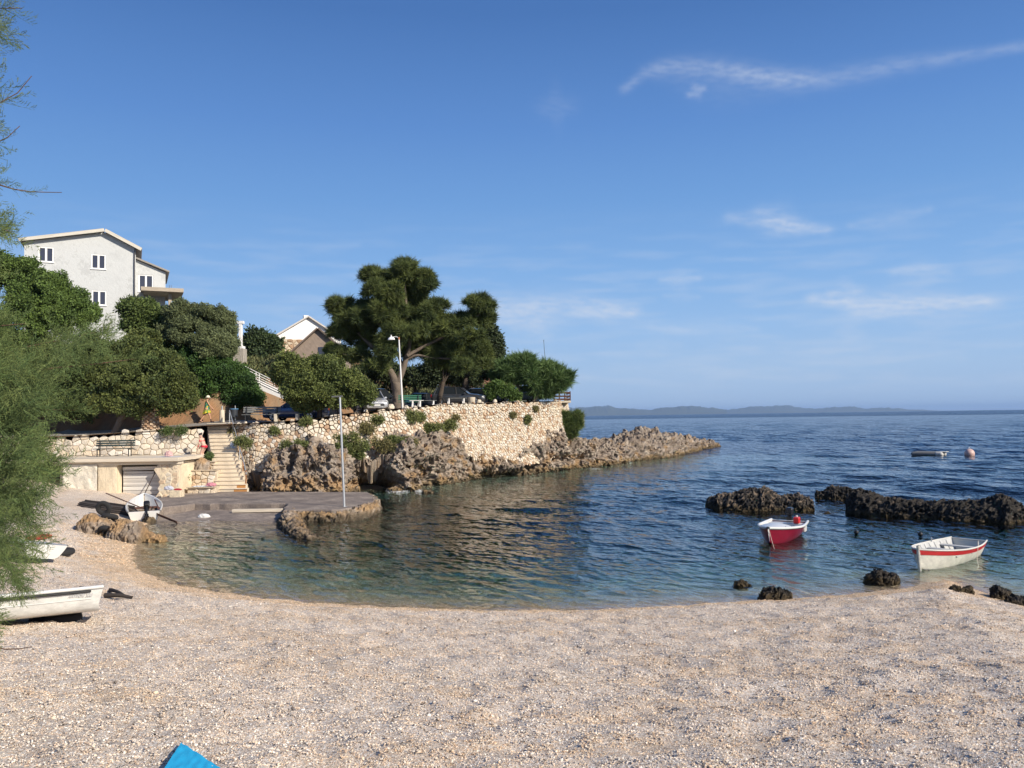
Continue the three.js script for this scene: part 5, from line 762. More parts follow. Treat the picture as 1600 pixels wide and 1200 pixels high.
{ // white pergola post on its stone pier, with the white stair parapet and rail below
  const D = 61, p = thing('pergola', 'white pergola post and beam on a stone pier above the white stair parapet', 'pergola'), P = (u, v, d = D) => atDepth(u, v, d), c = P(376, 520), k = D / FOCAL;
  part(p, 'column', box(0.24, 36 * k, 0.24, c.x, P(376, 523).y, -D, 0.02), whiteWall);
  part(p, 'column_foot', box(0.55, 0.2, 0.55, c.x, P(376, 543).y, -D, 0.03), whiteWall);
  part(p, 'beam', box(0.7, 0.22, 0.3, c.x - 0.1, P(376, 504).y, -D, 0.02), whiteWall); part(p, 'rafter', turned(box(0.2, 0.2, 3.6, 0, 0, -1.8, 0.02), 0, 0.5, 0, V(c.x - 0.1, P(376, 504).y - 0.22, -D)), whiteWall);
  part(p, 'pier', box(0.8, 3.6, 0.8, c.x - 0.05, P(376, 543).y - 1.9, -D, 0.03), mottled([0.48, 0.44, 0.38], 0.95, 0.03));
  const r = thing('stair_parapet', 'sloping white stair parapet with a white five bar railing', 'parapet'), d = 55.5, a0 = P(383, 600, d), a1 = P(444, 624, d), b0 = P(383, 584, d), b1 = P(444, 612, d);
  const q = new THREE.Shape([a0, a1, b1, b0].map((v) => new THREE.Vector2(v.x, v.y))); part(r, 'parapet_wall', new THREE.ExtrudeGeometry(q, { depth: 0.2, bevelEnabled: false }).translate(0, 0, -d - 0.2), whiteWall);
  for (let i = 0; i < 5; i++) part(r, 'rail', bar(P(380, 571 + i * 4, d - 0.02), P(442, 602 + i * 4 - (i * 0.4), d - 0.02), 0.025), whitePaint);
  for (const [u, v0, v1] of [[400, 581, 604], [405, 584, 606], [440, 600, 618]]) part(r, 'baluster', bar(P(u, v1, d), P(u, v0, d), 0.035), whitePaint);
}
{ // restaurant behind the trees at the end of the point
  const h = thing('seaside_restaurant', 'low white restaurant with terracotta roof behind the parked cars', 'building', V(-3.4, 5.6, -86)), w = 9;
  part(h, 'wall', box(w, 2.9, 5, 0, 1.45, -2.5, 0.02), whiteWall);
  part(h, 'roof', turned(box(w + 1, 0.14, 4, 0, 0, 0, 0.02), 0.38, 0, 0, V(0, 3.2, -0.9)), roofTile);
  for (const x of [-3, 0, 3]) part(h, 'doorway', box(1.2, 2.1, 0.06, x, 1.06, 0.02, 0.01), glass);
  for (const x of [-4.2, -1.4, 1.4, 4.2]) part(h, 'porch_post', box(0.2, 2.6, 0.2, x, 1.3, 1.1, 0.02), whiteWall);
}
{ // timber deck on concrete piers at the end of the wall
  const D = 70, d = thing('timber_deck', 'brown timber balustrade deck on concrete piers at the end of the wall', 'deck'), P = (u, v) => atDepth(u, v, D), c = P(880, 628), x0 = P(866, 628).x, x1 = P(891, 628).x, brown = mottled([0.11, 0.045, 0.03], 0.8, 0.006);
  part(d, 'slab', box(x1 - x0, 0.18, 5, (x0 + x1) / 2, c.y, -D - 1.8, 0.02), concrete);
  for (const u of [879.5, 889]) part(d, 'pier', box(0.3, 2.6, 0.34, P(u, 640).x, c.y - 1.35, -D - 0.2 + (u > 885 ? -3 : 0), 0.02), concrete);
  for (const y of [0.22, 0.48, 0.78]) { part(d, 'rail', box(x1 - x0, 0.14, 0.05, (x0 + x1) / 2, c.y + y, -D + 0.6, 0.01), brown); part(d, 'rail', box(0.05, 0.14, 4.8, x1 - 0.03, c.y + y, -D - 1.8, 0.01), brown); }
  for (let k = 0; k <= 3; k++) part(d, 'post', box(0.1, 0.9, 0.1, lerp(x0, x1, k / 3) - 0.04, c.y + 0.45, -D + 0.55, 0.01), brown);
  const s = thing('rail_post', 'short weathered timber post behind the cliff bush', 'post', atDepth(911, 662, 70.5)); part(s, 'post', box(0.22, 1.0, 0.22, 0, 0.3, 0, 0.02), mottled([0.30, 0.27, 0.24], 0.9)); part(s, 'cap', box(0.3, 0.06, 0.3, 0, 0.82, 0, 0.01), mottled([0.30, 0.27, 0.24], 0.9));
  const m = thing('thin_mast', 'thin dark mast rising above the tamarisk', 'mast', atDepth(853, 612, 69)); part(m, 'pole', limb([V(0, -1, 0), V(0, 2, 0), V(-0.12, 4.4, 0)], 0.035, 0.018, 10, 6), mat([0.06, 0.07, 0.07], 0.6)); part(m, 'tip', new THREE.SphereGeometry(0.04, 8, 6).translate(-0.12, 4.42, 0), mat([0.06, 0.07, 0.07], 0.6));
}

// ---------- street furniture ----------
{
  const d = 53.2, b = atDepth(629, 637, d), t = thing('street_lamp', 'white street lamp post with a dome shade in front of the pine', 'street lamp', b), lean = -0.055, H = 4.6;
  const pole = mat([0.72, 0.72, 0.70], 0.5); t.rotation.z = 0.045;
  part(t, 'post', bar(V(0, -0.3, 0), V(0, H, 0), 0.065, 0.045, 12), pole); part(t, 'collar', new THREE.CylinderGeometry(0.055, 0.055, 0.16, 10).translate(0, H, 0), mottled([0.55, 0.22, 0.10], 0.8));
  part(t, 'arm', tube([V(0, H + 0.02, 0), V(-0.15, H + 0.12, 0), V(-0.42, H + 0.12, 0)], 0.025, 10), pole);
  part(t, 'shade', new THREE.LatheGeometry([[0.03, 0.28], [0.06, 0.2], [0.2, 0.12], [0.25, 0], [0.235, 0], [0.18, 0.1], [0, 0.16]].map((p) => new THREE.Vector2(...p)), 20).translate(-0.5, H - 0.06, 0), whiteWall);
  part(t, 'finial', new THREE.SphereGeometry(0.035, 10, 8).translate(-0.5, H + 0.24, 0), pole);
}
{ const b = onLevel(538, 792, 0.44), t = thing('metal_pole', 'tall galvanised pole with a small crossbar standing on the quay', 'pole', b); t.rotation.z = 0.035; const H = 172 * -b.z / FOCAL; part(t, 'post', bar(V(0, -0.1, 0), V(0, H, 0), 0.055, 0.045, 12), galv); part(t, 'crossbar', box(0.5, 0.07, 0.12, -0.13, H, 0, 0.01), mat([0.12, 0.12, 0.12], 0.6)); part(t, 'base_plate', box(0.26, 0.03, 0.26, 0, 0.005, 0, 0.005), galv); }
const slatGreen = mottled([0.035, 0.055, 0.05], 0.7, 0.004), slatGrey = mottled([0.20, 0.21, 0.205], 0.75, 0.004), iron = mat([0.03, 0.032, 0.035], 0.6);
function bench(name, label, pos, turn, L, slats, { back = true, legs = iron, legW = 0.05, seatH = 0.45 } = {}, group = 'benches along the promenade') {
  const t = thing(name, label, 'bench', pos, turn, group);
  for (let k = 0; k < 4; k++) part(t, 'seat_slat', box(L, 0.035, 0.095, 0, seatH, -0.16 + k * 0.115, 0.008), slats);
  if (back) for (let k = 0; k < 3; k++) part(t, 'back_slat', turned(box(L, 0.10, 0.03, 0, 0, 0, 0.008), -0.2, 0, 0, V(0, seatH + 0.18 + k * 0.13, -0.27 - k * 0.028)), slats);
  for (const x of [-L / 2 + 0.22, L / 2 - 0.22]) { part(t, 'leg', box(legW, seatH, legW * 1.1, x, seatH / 2 - 0.02, 0.16, 0.008), legs); part(t, 'leg', box(legW, seatH + (back ? 0.5 : 0), legW * 1.1, x, (seatH + (back ? 0.5 : 0)) / 2 - 0.02, back ? -0.255 : -0.14, 0.008), legs); part(t, 'brace', box(legW, 0.045, 0.42, x, seatH - 0.05, 0, 0.006), legs); if (back) part(t, 'armrest', box(legW, 0.04, 0.46, x, seatH + 0.22, -0.03, 0.006), legs); }
  return t;
}
const onGround = (u, d) => groundAt(u, d).add(V(0, 0.02, 0));
{
  const tb = atDepth(178, 700, 46.3); bench('terrace_bench', 'dark green slatted bench on the boathouse terrace', V(tb.x, 2.53, -46.3), 0.12, 2.15, slatGreen, {}, undefined);
  bench('promenade_bench', 'long grey backed bench beside the litter bin', onGround(408, 50.3).setY(4.4), 0.1, 2.3, slatGrey);
  bench('promenade_bench', 'dark backed bench beside the carob trunk', onGround(513, 51.2), -0.1, 1.5, slatGrey);
  bench('concrete_bench', 'backless concrete legged bench under the carob tree', onGround(448, 50.2), 0.05, 1.75, slatGrey, { back: false, legs: concrete, legW: 0.16 });
  bench('green_bench', 'bright green bench beside the lamp post', onGround(640, 55.6), 0.1, 1.6, mat([0.025, 0.13, 0.075], 0.6), {});
  bench('white_bench', 'small white backless bench in front of the green bench', onGround(650, 54.6), 0.25, 0.95, whitePaint, { back: false, legs: whitePaint, legW: 0.09 });
  bench('low_bench', 'white legged grey bench beside the leaning tree trunk', onGround(665, 57.2), 0.3, 1.5, slatGrey, { back: false, legs: whitePaint, legW: 0.09 });
  bench('low_bench', 'white legged grey bench in front of the grey estate car', onGround(712, 60.4), 0.35, 1.6, slatGrey, { back: false, legs: whitePaint, legW: 0.09 });
}
{ const p = atDepth(737, 632, 61.2), t = thing('planter', 'pale round concrete planter on the wall top by the grey car', 'planter', p.setY(groundHeight(p.x, p.z))); part(t, 'pot', new THREE.LatheGeometry([[0, 0], [0.25, 0], [0.28, 0.5], [0.25, 0.5], [0.24, 0.4], [0, 0.4]].map((v) => new THREE.Vector2(...v)), 20), concrete); part(t, 'soil', new THREE.CylinderGeometry(0.24, 0.24, 0.02, 16).translate(0, 0.42, 0), mat([0.10, 0.06, 0.04], 1)); }
for (const [u, d, r, label] of [[748, 61.8, 0.19, 'round kerb stone next to the concrete planter'], [773, 63.2, 0.17, 'round kerb stone in front of the low shrub'], [611, 53.6, 0.24, 'squat pale kerb stone next to the silver car']]) { const p = groundAt(u, d), g = new THREE.IcosahedronGeometry(r, 3), a = g.attributes.position; for (let k = 0; k < a.count; k++) { const m = 1 + 0.12 * N3(a.getX(k) * 5 + u, a.getY(k) * 5, a.getZ(k) * 5); a.setXYZ(k, a.getX(k) * m, a.getY(k) * m, a.getZ(k) * m); } g.computeVertexNormals(); solo('kerb_stone', g.translate(p.x, p.y + r * 0.7, p.z), concrete, label, 'stone', 'kerb stones'); }
{ const p = onGround(347, 50.8).setY(4.4), t = thing('bollard', 'pale round bollard at the top of the stairs', 'bollard', p); part(t, 'post', new THREE.CylinderGeometry(0.15, 0.16, 0.78, 16).translate(0, 0.39, 0), concrete); part(t, 'tube', new THREE.CylinderGeometry(0.05, 0.05, 0.26, 10).translate(0, 0.9, 0), galv); }
{ const p = onGround(366, 51.2).setY(4.4), t = thing('litter_bin', 'dark litter bin with a blue rim on a post', 'litter bin', p); part(t, 'post', bar(V(0, 0, -0.18), V(0, 1.05, -0.18), 0.03), galv); part(t, 'barrel', new THREE.CylinderGeometry(0.24, 0.21, 0.5, 18, 1, true).translate(0, 0.58, 0.03), mat([0.03, 0.035, 0.045], 0.5)); part(t, 'rim', new THREE.TorusGeometry(0.24, 0.03, 8, 24).rotateX(Math.PI / 2).translate(0, 0.83, 0.03), mat([0.10, 0.24, 0.40], 0.5)); part(t, 'floor', new THREE.CylinderGeometry(0.21, 0.21, 0.03, 18).translate(0, 0.34, 0.03), iron); part(t, 'foot', bar(V(0, 0, 0.03), V(0, 0.34, 0.03), 0.035), iron); }

// ---------- parked cars ----------
const carGlass = mat([0.02, 0.025, 0.03], 0.05, { metalness: 0.0 }), tyreMat = mat([0.018, 0.018, 0.018], 0.85), rimMat = mat([0.45, 0.46, 0.48], 0.35, { metalness: 0.8 }), lampGlass = mat([0.55, 0.56, 0.57], 0.12), redLamp = mat([0.35, 0.015, 0.015], 0.2), trimMat = mat([0.015, 0.015, 0.016], 0.6);
const paint = (r, g, b, rough = 0.28) => new THREE.MeshPhysicalMaterial({ color: lin(r, g, b), roughness: rough, metalness: 0.35, clearcoat: 1, clearcoatRoughness: 0.05, side: THREE.DoubleSide });
// a car along +x: body sections, glazed cabin, roof, pillars, wheels, lamps
function car(name, label, pos, turn, body, { L = 4.3, W = 1.74, H = 1.45, hood = 0.30, boot = 0.10, tall = 0.0, group = 'cars parked on the promenade' } = {}) {
  const t = thing(name, label, 'car', pos, turn, group), hw = W / 2, belt = 0.88 + tall, nose = 0.72 + tall * 0.8, xw0 = L / 2 - hood * L, xr = -L / 2 + boot * L;      // windscreen foot, rear foot
  const secs = [[L / 2, 0.34, 0.52, 0.56, 0.62], [L / 2 - 0.06, 0.24, 0.60, nose * 0.9, 0.8], [L / 2 - 0.35, 0.20, 0.72, nose + 0.06, 0.95], [L / 2 - 0.9, 0.19, belt * 0.93, nose + 0.16, 1], [xw0, 0.19, belt, belt + 0.05, 1], [0, 0.19, belt, belt + 0.02, 1], [xr, 0.2, belt + 0.02, belt + 0.06, 0.99], [-L / 2 + 0.16, 0.24, belt, belt + (boot > 0.12 ? 0.05 : 0.08), 0.95], [-L / 2 + 0.03, 0.32, belt * 0.9, belt * 0.96, 0.88], [-L / 2, 0.40, belt * 0.7, belt * 0.76, 0.8]];
  const n = secs.length - 1, half = ([x, yb, ys, yt, k]) => [[0, yb], [0.82 * k, yb], [0.97 * k, yb + 0.12], [1.0 * k, lerp(yb, ys, 0.6)], [0.985 * k, ys - 0.05], [0.93 * k, ys], [0.6 * k, yt], [0, yt + 0.015]].map(([z, y]) => [z * hw, y]);
  const ring = (s) => { const h = half(s); return [...h, ...h.slice(1, -1).reverse().map(([z, y]) => [-z, y])]; }, m = ring(secs[0]).length, fine = 6;
  const shell = sheet(n * fine, m, (i, j) => { const a = Math.min(n - 1, Math.floor(i / fine)), f = i / fine - a, A = ring(secs[a])[j % m], B = ring(secs[a + 1])[j % m], e = f * f * (3 - 2 * f); return { p: V(lerp(secs[a][0], secs[a + 1][0], f), lerp(A[1], B[1], e), lerp(A[0], B[0], e)), t: [i, j] }; });
  part(t, 'body', shell, body);
  const cap = (s) => { const r = ring(s); return geo(r.flatMap(([z, y]) => [s[0], y, z]), null, Array.from({ length: m - 2 }, (_, k) => [0, k + 1, k + 2]).flat()); };
  part(t, 'bumper', cap(secs[0]), body); part(t, 'bumper', cap(secs[n]), body);
  const rf = xw0 - 0.78, rb = xr + (boot > 0.12 ? 0.62 : 0.3), cw = hw * 0.93, rw = hw * 0.74, y0 = belt - 0.01, y1 = H - 0.05;
  const cab = geo([xw0, y0, -cw * 0.94, xw0, y0, cw * 0.94, xr, y0, cw * 0.96, xr, y0, -cw * 0.96, rf, y1, -rw, rf, y1, rw, rb, y1, rw, rb, y1, -rw], null, [0, 1, 5, 0, 5, 4]);
  [['windscreen', [0, 1, 5, 0, 5, 4]], ['side_window', [1, 2, 6, 1, 6, 5]], ['rear_window', [2, 3, 7, 2, 7, 6]], ['side_window', [3, 0, 4, 3, 4, 7]]].forEach(([name, ix]) => { const g = cab.clone(); g.setIndex(ix); const q = g.toNonIndexed(); q.computeVertexNormals(); part(t, name, q, carGlass); });
  part(t, 'roof_panel', sheet(10, 8, (i, j) => { const x = lerp(rf + 0.06, rb - 0.06, i / 10), z = lerp(-rw - 0.015, rw + 0.015, j / 8), q = 1 - (2 * j / 8 - 1) ** 4, r = Math.sin(Math.PI * i / 10) ** 0.5; return { p: V(x, y1 - 0.015 + 0.07 * q * (0.55 + 0.45 * r), z), t: [i, j] }; }), body);
  for (const s of [-1, 1]) {
    part(t, 'pillar', bar(V(xw0, y0, s * cw * 0.95), V(rf, y1, s * (rw + 0.01)), 0.035, 0.03, 6), body); part(t, 'pillar', bar(V(-0.15, y0, s * cw * 0.955), V(-0.2, y1, s * (rw + 0.012)), 0.04, 0.035, 6), trimMat); part(t, 'pillar', bar(V(xr + 0.05, y0, s * cw * 0.965), V(rb, y1, s * (rw + 0.01)), 0.07, 0.05, 6), body);
    part(t, 'mirror', box(0.14, 0.11, 0.17, xw0 - 0.32, belt + 0.06, s * (hw + 0.05), 0.03), body);
    part(t, 'headlight', turned(box(0.3, 0.13, 0.34, 0, 0, 0, 0.04), 0, s * 0.5, 0.25, V(L / 2 - 0.24, nose - 0.06, s * hw * 0.66)), lampGlass);
    part(t, 'tail_light', box(0.1, 0.24, 0.26, -L / 2 + 0.055, belt - 0.12, s * hw * 0.74, 0.03), redLamp);
    part(t, 'sill', box(L * 0.45, 0.07, 0.04, 0, 0.26, s * (hw - 0.005), 0.01), trimMat);
    part(t, 'door_handle', box(0.16, 0.03, 0.03, -0.35, belt - 0.12, s * (hw - 0.005), 0.01), trimMat);
    for (const x of [L / 2 - 0.82, -L / 2 + 0.78]) { const w = new THREE.Group(); w.name = 'wheel'; w.position.set(x, 0.31, s * (hw - 0.09)); t.add(w); part(w, 'tyre', new THREE.TorusGeometry(0.235, 0.082, 10, 24), tyreMat); part(w, 'rim', new THREE.CylinderGeometry(0.2, 0.2, 0.1, 18).rotateX(Math.PI / 2).translate(0, 0, s * 0.03), rimMat); for (let k = 0; k < 5; k++) part(w, 'spoke', turned(box(0.05, 0.18, 0.02, 0, 0.09, s * 0.085, 0.005), 0, 0, k * 1.2566), trimMat); part(t, 'wheel_arch', new THREE.TorusGeometry(0.36, 0.035, 6, 20, Math.PI).translate(x, 0.3, s * (hw - 0.02)), trimMat); }
  }
  part(t, 'grille', box(0.05, 0.14, W * 0.55, L / 2 - 0.005, 0.44, 0, 0.02), trimMat); part(t, 'plate', box(0.02, 0.1, 0.46, L / 2 + 0.022, 0.42, 0, 0.005), mat([0.62, 0.62, 0.6], 0.5)); part(t, 'badge', new THREE.SphereGeometry(0.05, 10, 8).scale(0.3, 1, 1).translate(L / 2 - 0.03, 0.58, 0), rimMat);
  part(t, 'rear_plate', box(0.02, 0.1, 0.46, -L / 2 - 0.015, 0.62, 0, 0.005), mat([0.62, 0.62, 0.6], 0.5));
  return t;
}
{
  const at = (u, d) => onGround(u, d);
  car('parked_car', 'blue hatchback behind the concrete bench and the carob tree', at(462, 53.2), Math.PI - 0.12, paint(0.03, 0.06, 0.16), { L: 4.1 });
  car('parked_car', 'silver hatchback facing the sea beside the lamp post', at(578, 53.6), -Math.PI / 2 + 0.38, paint(0.50, 0.51, 0.53), { L: 4.2, W: 1.75 });
  car('parked_car', 'tall black off roader behind the silver hatchback', at(596, 60.5), 0.35, paint(0.012, 0.014, 0.016), { L: 4.4, W: 1.85, H: 1.85, tall: 0.22 });
  car('parked_car', 'dark grey estate car side on beside the white legged bench', at(718, 65.5), -0.12, paint(0.06, 0.062, 0.066), { L: 4.5, boot: 0.05, H: 1.5 });
  car('parked_car', 'dark blue car nosing out behind the grey estate car', at(762, 70.5), -0.25, paint(0.02, 0.03, 0.06), { L: 4.3 });
  car('parked_car', 'silver blue car with red tail lights under the tamarisks', at(809, 68.6), Math.PI + 0.35, paint(0.33, 0.37, 0.45), { L: 4.3, boot: 0.16 });
  car('parked_car', 'dark car half hidden among the tree trunks', at(668, 74), 0.2, paint(0.03, 0.035, 0.05), { L: 4.3 });
}
// ---------- boats ----------
const onBeach = (u, v) => { let h = 1; let p; for (let k = 0; k < 30; k++) { p = onLevel(u, v, h); h = lerp(h, beachHeight(p.x, p.z), 0.6); } p.y = beachHeight(p.x, p.z); return p; };
const gel = (c, r = 0.3) => new THREE.MeshPhysicalMaterial({ color: lin(...c), roughness: r, clearcoat: 0.5, clearcoatRoughness: 0.2, side: THREE.DoubleSide, map: mottle });
// hull form along +x (bow), waterline y = 0. t: 0 at the transom, 1 at the stem
function hullForm({ L = 3.2, B = 1.5, free = 0.48, sheer = 0.2, draft = 0.14, transom = 0.8, rake = 0.12, fine = 2.0, flare = 0.5 }) {
  const beam = (t) => (B / 2) * (t < 0.4 ? lerp(transom, 1, Math.sin(t / 0.4 * Math.PI / 2)) : Math.max(0.012, 1 - ((t - 0.4) / 0.6) ** (fine * 1.25)) ** 0.8), gun = (t) => free + sheer * (0.25 * (1 - t) ** 2 + t ** 2.2), keel = (t) => -draft + (t > 0.75 ? (draft + 0.1) * ((t - 0.75) / 0.25) ** 2.5 : 0);
  const at = (t, v, inset = 0) => { const s = Math.sign(v), a = Math.abs(v), b = Math.max(0.004, beam(t) - inset), g = gun(t), k = keel(t) + inset, x = lerp(-L / 2, L / 2, t); const y = lerp(k, g, a ** 1.7), z = b * Math.min(1, a ** flare * (0.86 + 0.14 * a)); return V(x + rake * (t ** 4) * (y / g) - (t < 0.02 ? 0.1 * (1 - (y - k) / (g - k)) * -1 : 0), y, s * z); };
  return { beam, gun, keel, at, L };
}
function hullParts(g, F, outer, inner, { floor = 0.1, rimR = 0.035, rim = inner, band, bandH = 0.12, thick = 0.035 } = {}) {
  const NS = 48, NV = 24;
  part(g, 'hull', sheet(NS, NV, (i, j) => ({ p: F.at(i / NS, j / NV * 2 - 1), t: [i / NS * F.L, j / NV * 2] })), outer);
  part(g, 'inner_shell', sheet(NS, NV, (i, j) => { const p = F.at(Math.min(0.985, Math.max(0.012, i / NS)), j / NV * 2 - 1, thick); p.y = Math.max(p.y, floor); p.y = Math.min(p.y, F.gun(i / NS) - 0.004); return { p, t: [i / NS * F.L, j / NV * 2] }; }), inner);
  const tr = []; for (let j = 0; j <= 24; j++) tr.push(F.at(0, j / 24 * 2 - 1));
  const tg = geo([...tr.flatMap((p) => [p.x, p.y, p.z]), ...tr.flatMap((p) => [p.x + thick, p.y, p.z])], null, []), idx = []; for (let j = 1; j < 24; j++) { idx.push(0, j, j + 1, 25, 25 + j + 1, 25 + j); } tg.setIndex(idx); tg.computeVertexNormals(); part(g, 'transom', tg, outer);
  part(g, 'transom_cap', box(thick + 0.02, 0.03, F.beam(0) * 2 - 0.04, -F.L / 2 + thick / 2 + 0.02, F.gun(0) - 0.012, 0, 0.008), rim);
  for (const s of [-1, 1]) { const pts = []; for (let i = 0; i <= 26; i++) pts.push(F.at(i / 26, s).add(V(0, 0, 0))); part(g, 'gunwale', tube(pts, rimR, 60, 7), rim); if (band) part(g, 'band', sheet(48, 2, (i, j) => { const t = i / 48, y = F.gun(t) - 0.015 - bandH * j / 2, k = F.keel(t), a = ((y - k) / (F.gun(t) - k)) ** (1 / 1.7), p = F.at(t, s * a); p.z += s * 0.012; if (t > 0.97) p.x += 0.012; return { p, t: [i, j] }; }), band); }
}
function outboard(parent, x, y, z, tilt, cowl) { const m = new THREE.Group(); m.name = 'outboard_motor'; m.position.set(x, y, z); m.rotation.z = tilt; parent.add(m); const black = mat([0.012, 0.012, 0.013], 0.35); part(m, 'cowling', new RoundedBoxGeometry(0.36, 0.3, 0.26, 3, 0.08).translate(-0.08, 0.34, 0), cowl ?? black); part(m, 'leg', new RoundedBoxGeometry(0.14, 0.75, 0.09, 2, 0.03).translate(-0.1, -0.1, 0), black); part(m, 'clamp', box(0.12, 0.22, 0.2, 0.03, 0.06, 0, 0.02), black); part(m, 'cavitation_plate', box(0.26, 0.02, 0.16, -0.14, -0.38, 0, 0.006), black); part(m, 'gearcase', new THREE.CapsuleGeometry(0.045, 0.2, 4, 10).rotateZ(Math.PI / 2).translate(-0.12, -0.5, 0), black); for (let k = 0; k < 3; k++) part(m, 'propeller_blade', turned(box(0.02, 0.11, 0.06, 0, 0.06, 0, 0.006), k * 2.094, 0.3, 0, V(-0.27, -0.5, 0)), black); part(m, 'tiller', bar(V(0, 0.24, 0), V(0.5, 0.3, 0.02), 0.02, 0.025), black); return m; }
function oar(name, label, a, b, woodMat, group) { const g = thing(name, label, 'oar', a, 0, group), d = b.clone().sub(a), L = d.length(); g.quaternion.setFromUnitVectors(V(0, 1, 0), d.normalize()); part(g, 'shaft', bar(V(0, 0, 0), V(0, L * 0.76, 0), 0.026, 0.024), woodMat); part(g, 'blade', new RoundedBoxGeometry(0.15, L * 0.27, 0.022, 2, 0.01).translate(0, L * 0.87, 0), woodMat); part(g, 'grip', bar(V(0, -0.02, 0), V(0, 0.14, 0), 0.02, 0.018), woodMat); return g; }
const brownWood = mottled([0.15, 0.065, 0.04], 0.6, 0.004), tanWood = mottled([0.36, 0.25, 0.15], 0.75, 0.004), ropeMat = mat([0.55, 0.5, 0.4], 0.9);
{
  const F = hullForm({ L: 3.25, B: 1.5, free: 0.41, sheer: 0.19, fine: 1.5, transom: 0.88, rake: 0.2, flare: 0.4 }), b = thing('red_motorboat', 'red motorboat with white inside and black outboard moored off the beach', 'boat', V(9.55, 0.0, -29.05), -2.1), white = gel([0.76, 0.76, 0.74]);
  hullParts(b, F, gel([0.25, 0.009, 0.03], 0.3), white, { rimR: 0.05, floor: 0.12 });
  part(b, 'foredeck', sheet(12, 12, (i, j) => { const t = lerp(0.66, 0.985, i / 12), v = j / 12 * 2 - 1, p = F.at(t, 1, 0.02); return { p: V(p.x, F.gun(t) + 0.03 * (1 - v * v) + 0.10 * (1 - v * v) * smooth(0.95, 0.7, t), p.z * v), t: [i, j] }; }), white);
  part(b, 'bench', box(0.34, 0.06, 1.34, -0.25, 0.34, 0, 0.02), white); part(b, 'stern_bench', box(0.4, 0.3, 1.3, -1.3, 0.26, 0, 0.03), white);
  outboard(b, -1.66, 0.44, 0, 0.0, mat([0.014, 0.014, 0.016], 0.3)); part(b, 'fuel_can', new RoundedBoxGeometry(0.3, 0.24, 0.22, 2, 0.05).translate(-1.2, 0.53, -0.35), mat([0.5, 0.02, 0.02], 0.35)); part(b, 'fuel_cap', new THREE.CylinderGeometry(0.04, 0.04, 0.06, 12).translate(-1.2, 0.68, -0.35), white);
  for (const s of [-1, 1]) part(b, 'cleat', box(0.12, 0.03, 0.03, 1.1, F.gun(0.84) + 0.03, s * 0.42, 0.01), iron);
  part(b, 'bow_eye', new THREE.TorusGeometry(0.03, 0.008, 6, 12).translate(1.7, 0.5, 0), galv);
  const c = b.localToWorld(V(1.78, 0.62, 0)), w = onLevel(1211, 861, -0.05); solo('mooring_line', tube([c, c.clone().lerp(w, 0.5).add(V(0, -0.05, 0)), w], 0.009, 16, 5), ropeMat, 'thin mooring line dropping from the bow of the red motorboat', 'rope', 'mooring lines');
  const c2 = b.localToWorld(V(-1.5, 0.5, 0.72)); solo('mooring_line', tube([c2, c2.clone().add(V(0.2, -0.28, 0.1)), c2.clone().add(V(0.3, -0.55, 0.15))], 0.009, 12, 5), ropeMat, 'loose line hanging from the side of the red motorboat', 'rope', 'mooring lines');
}
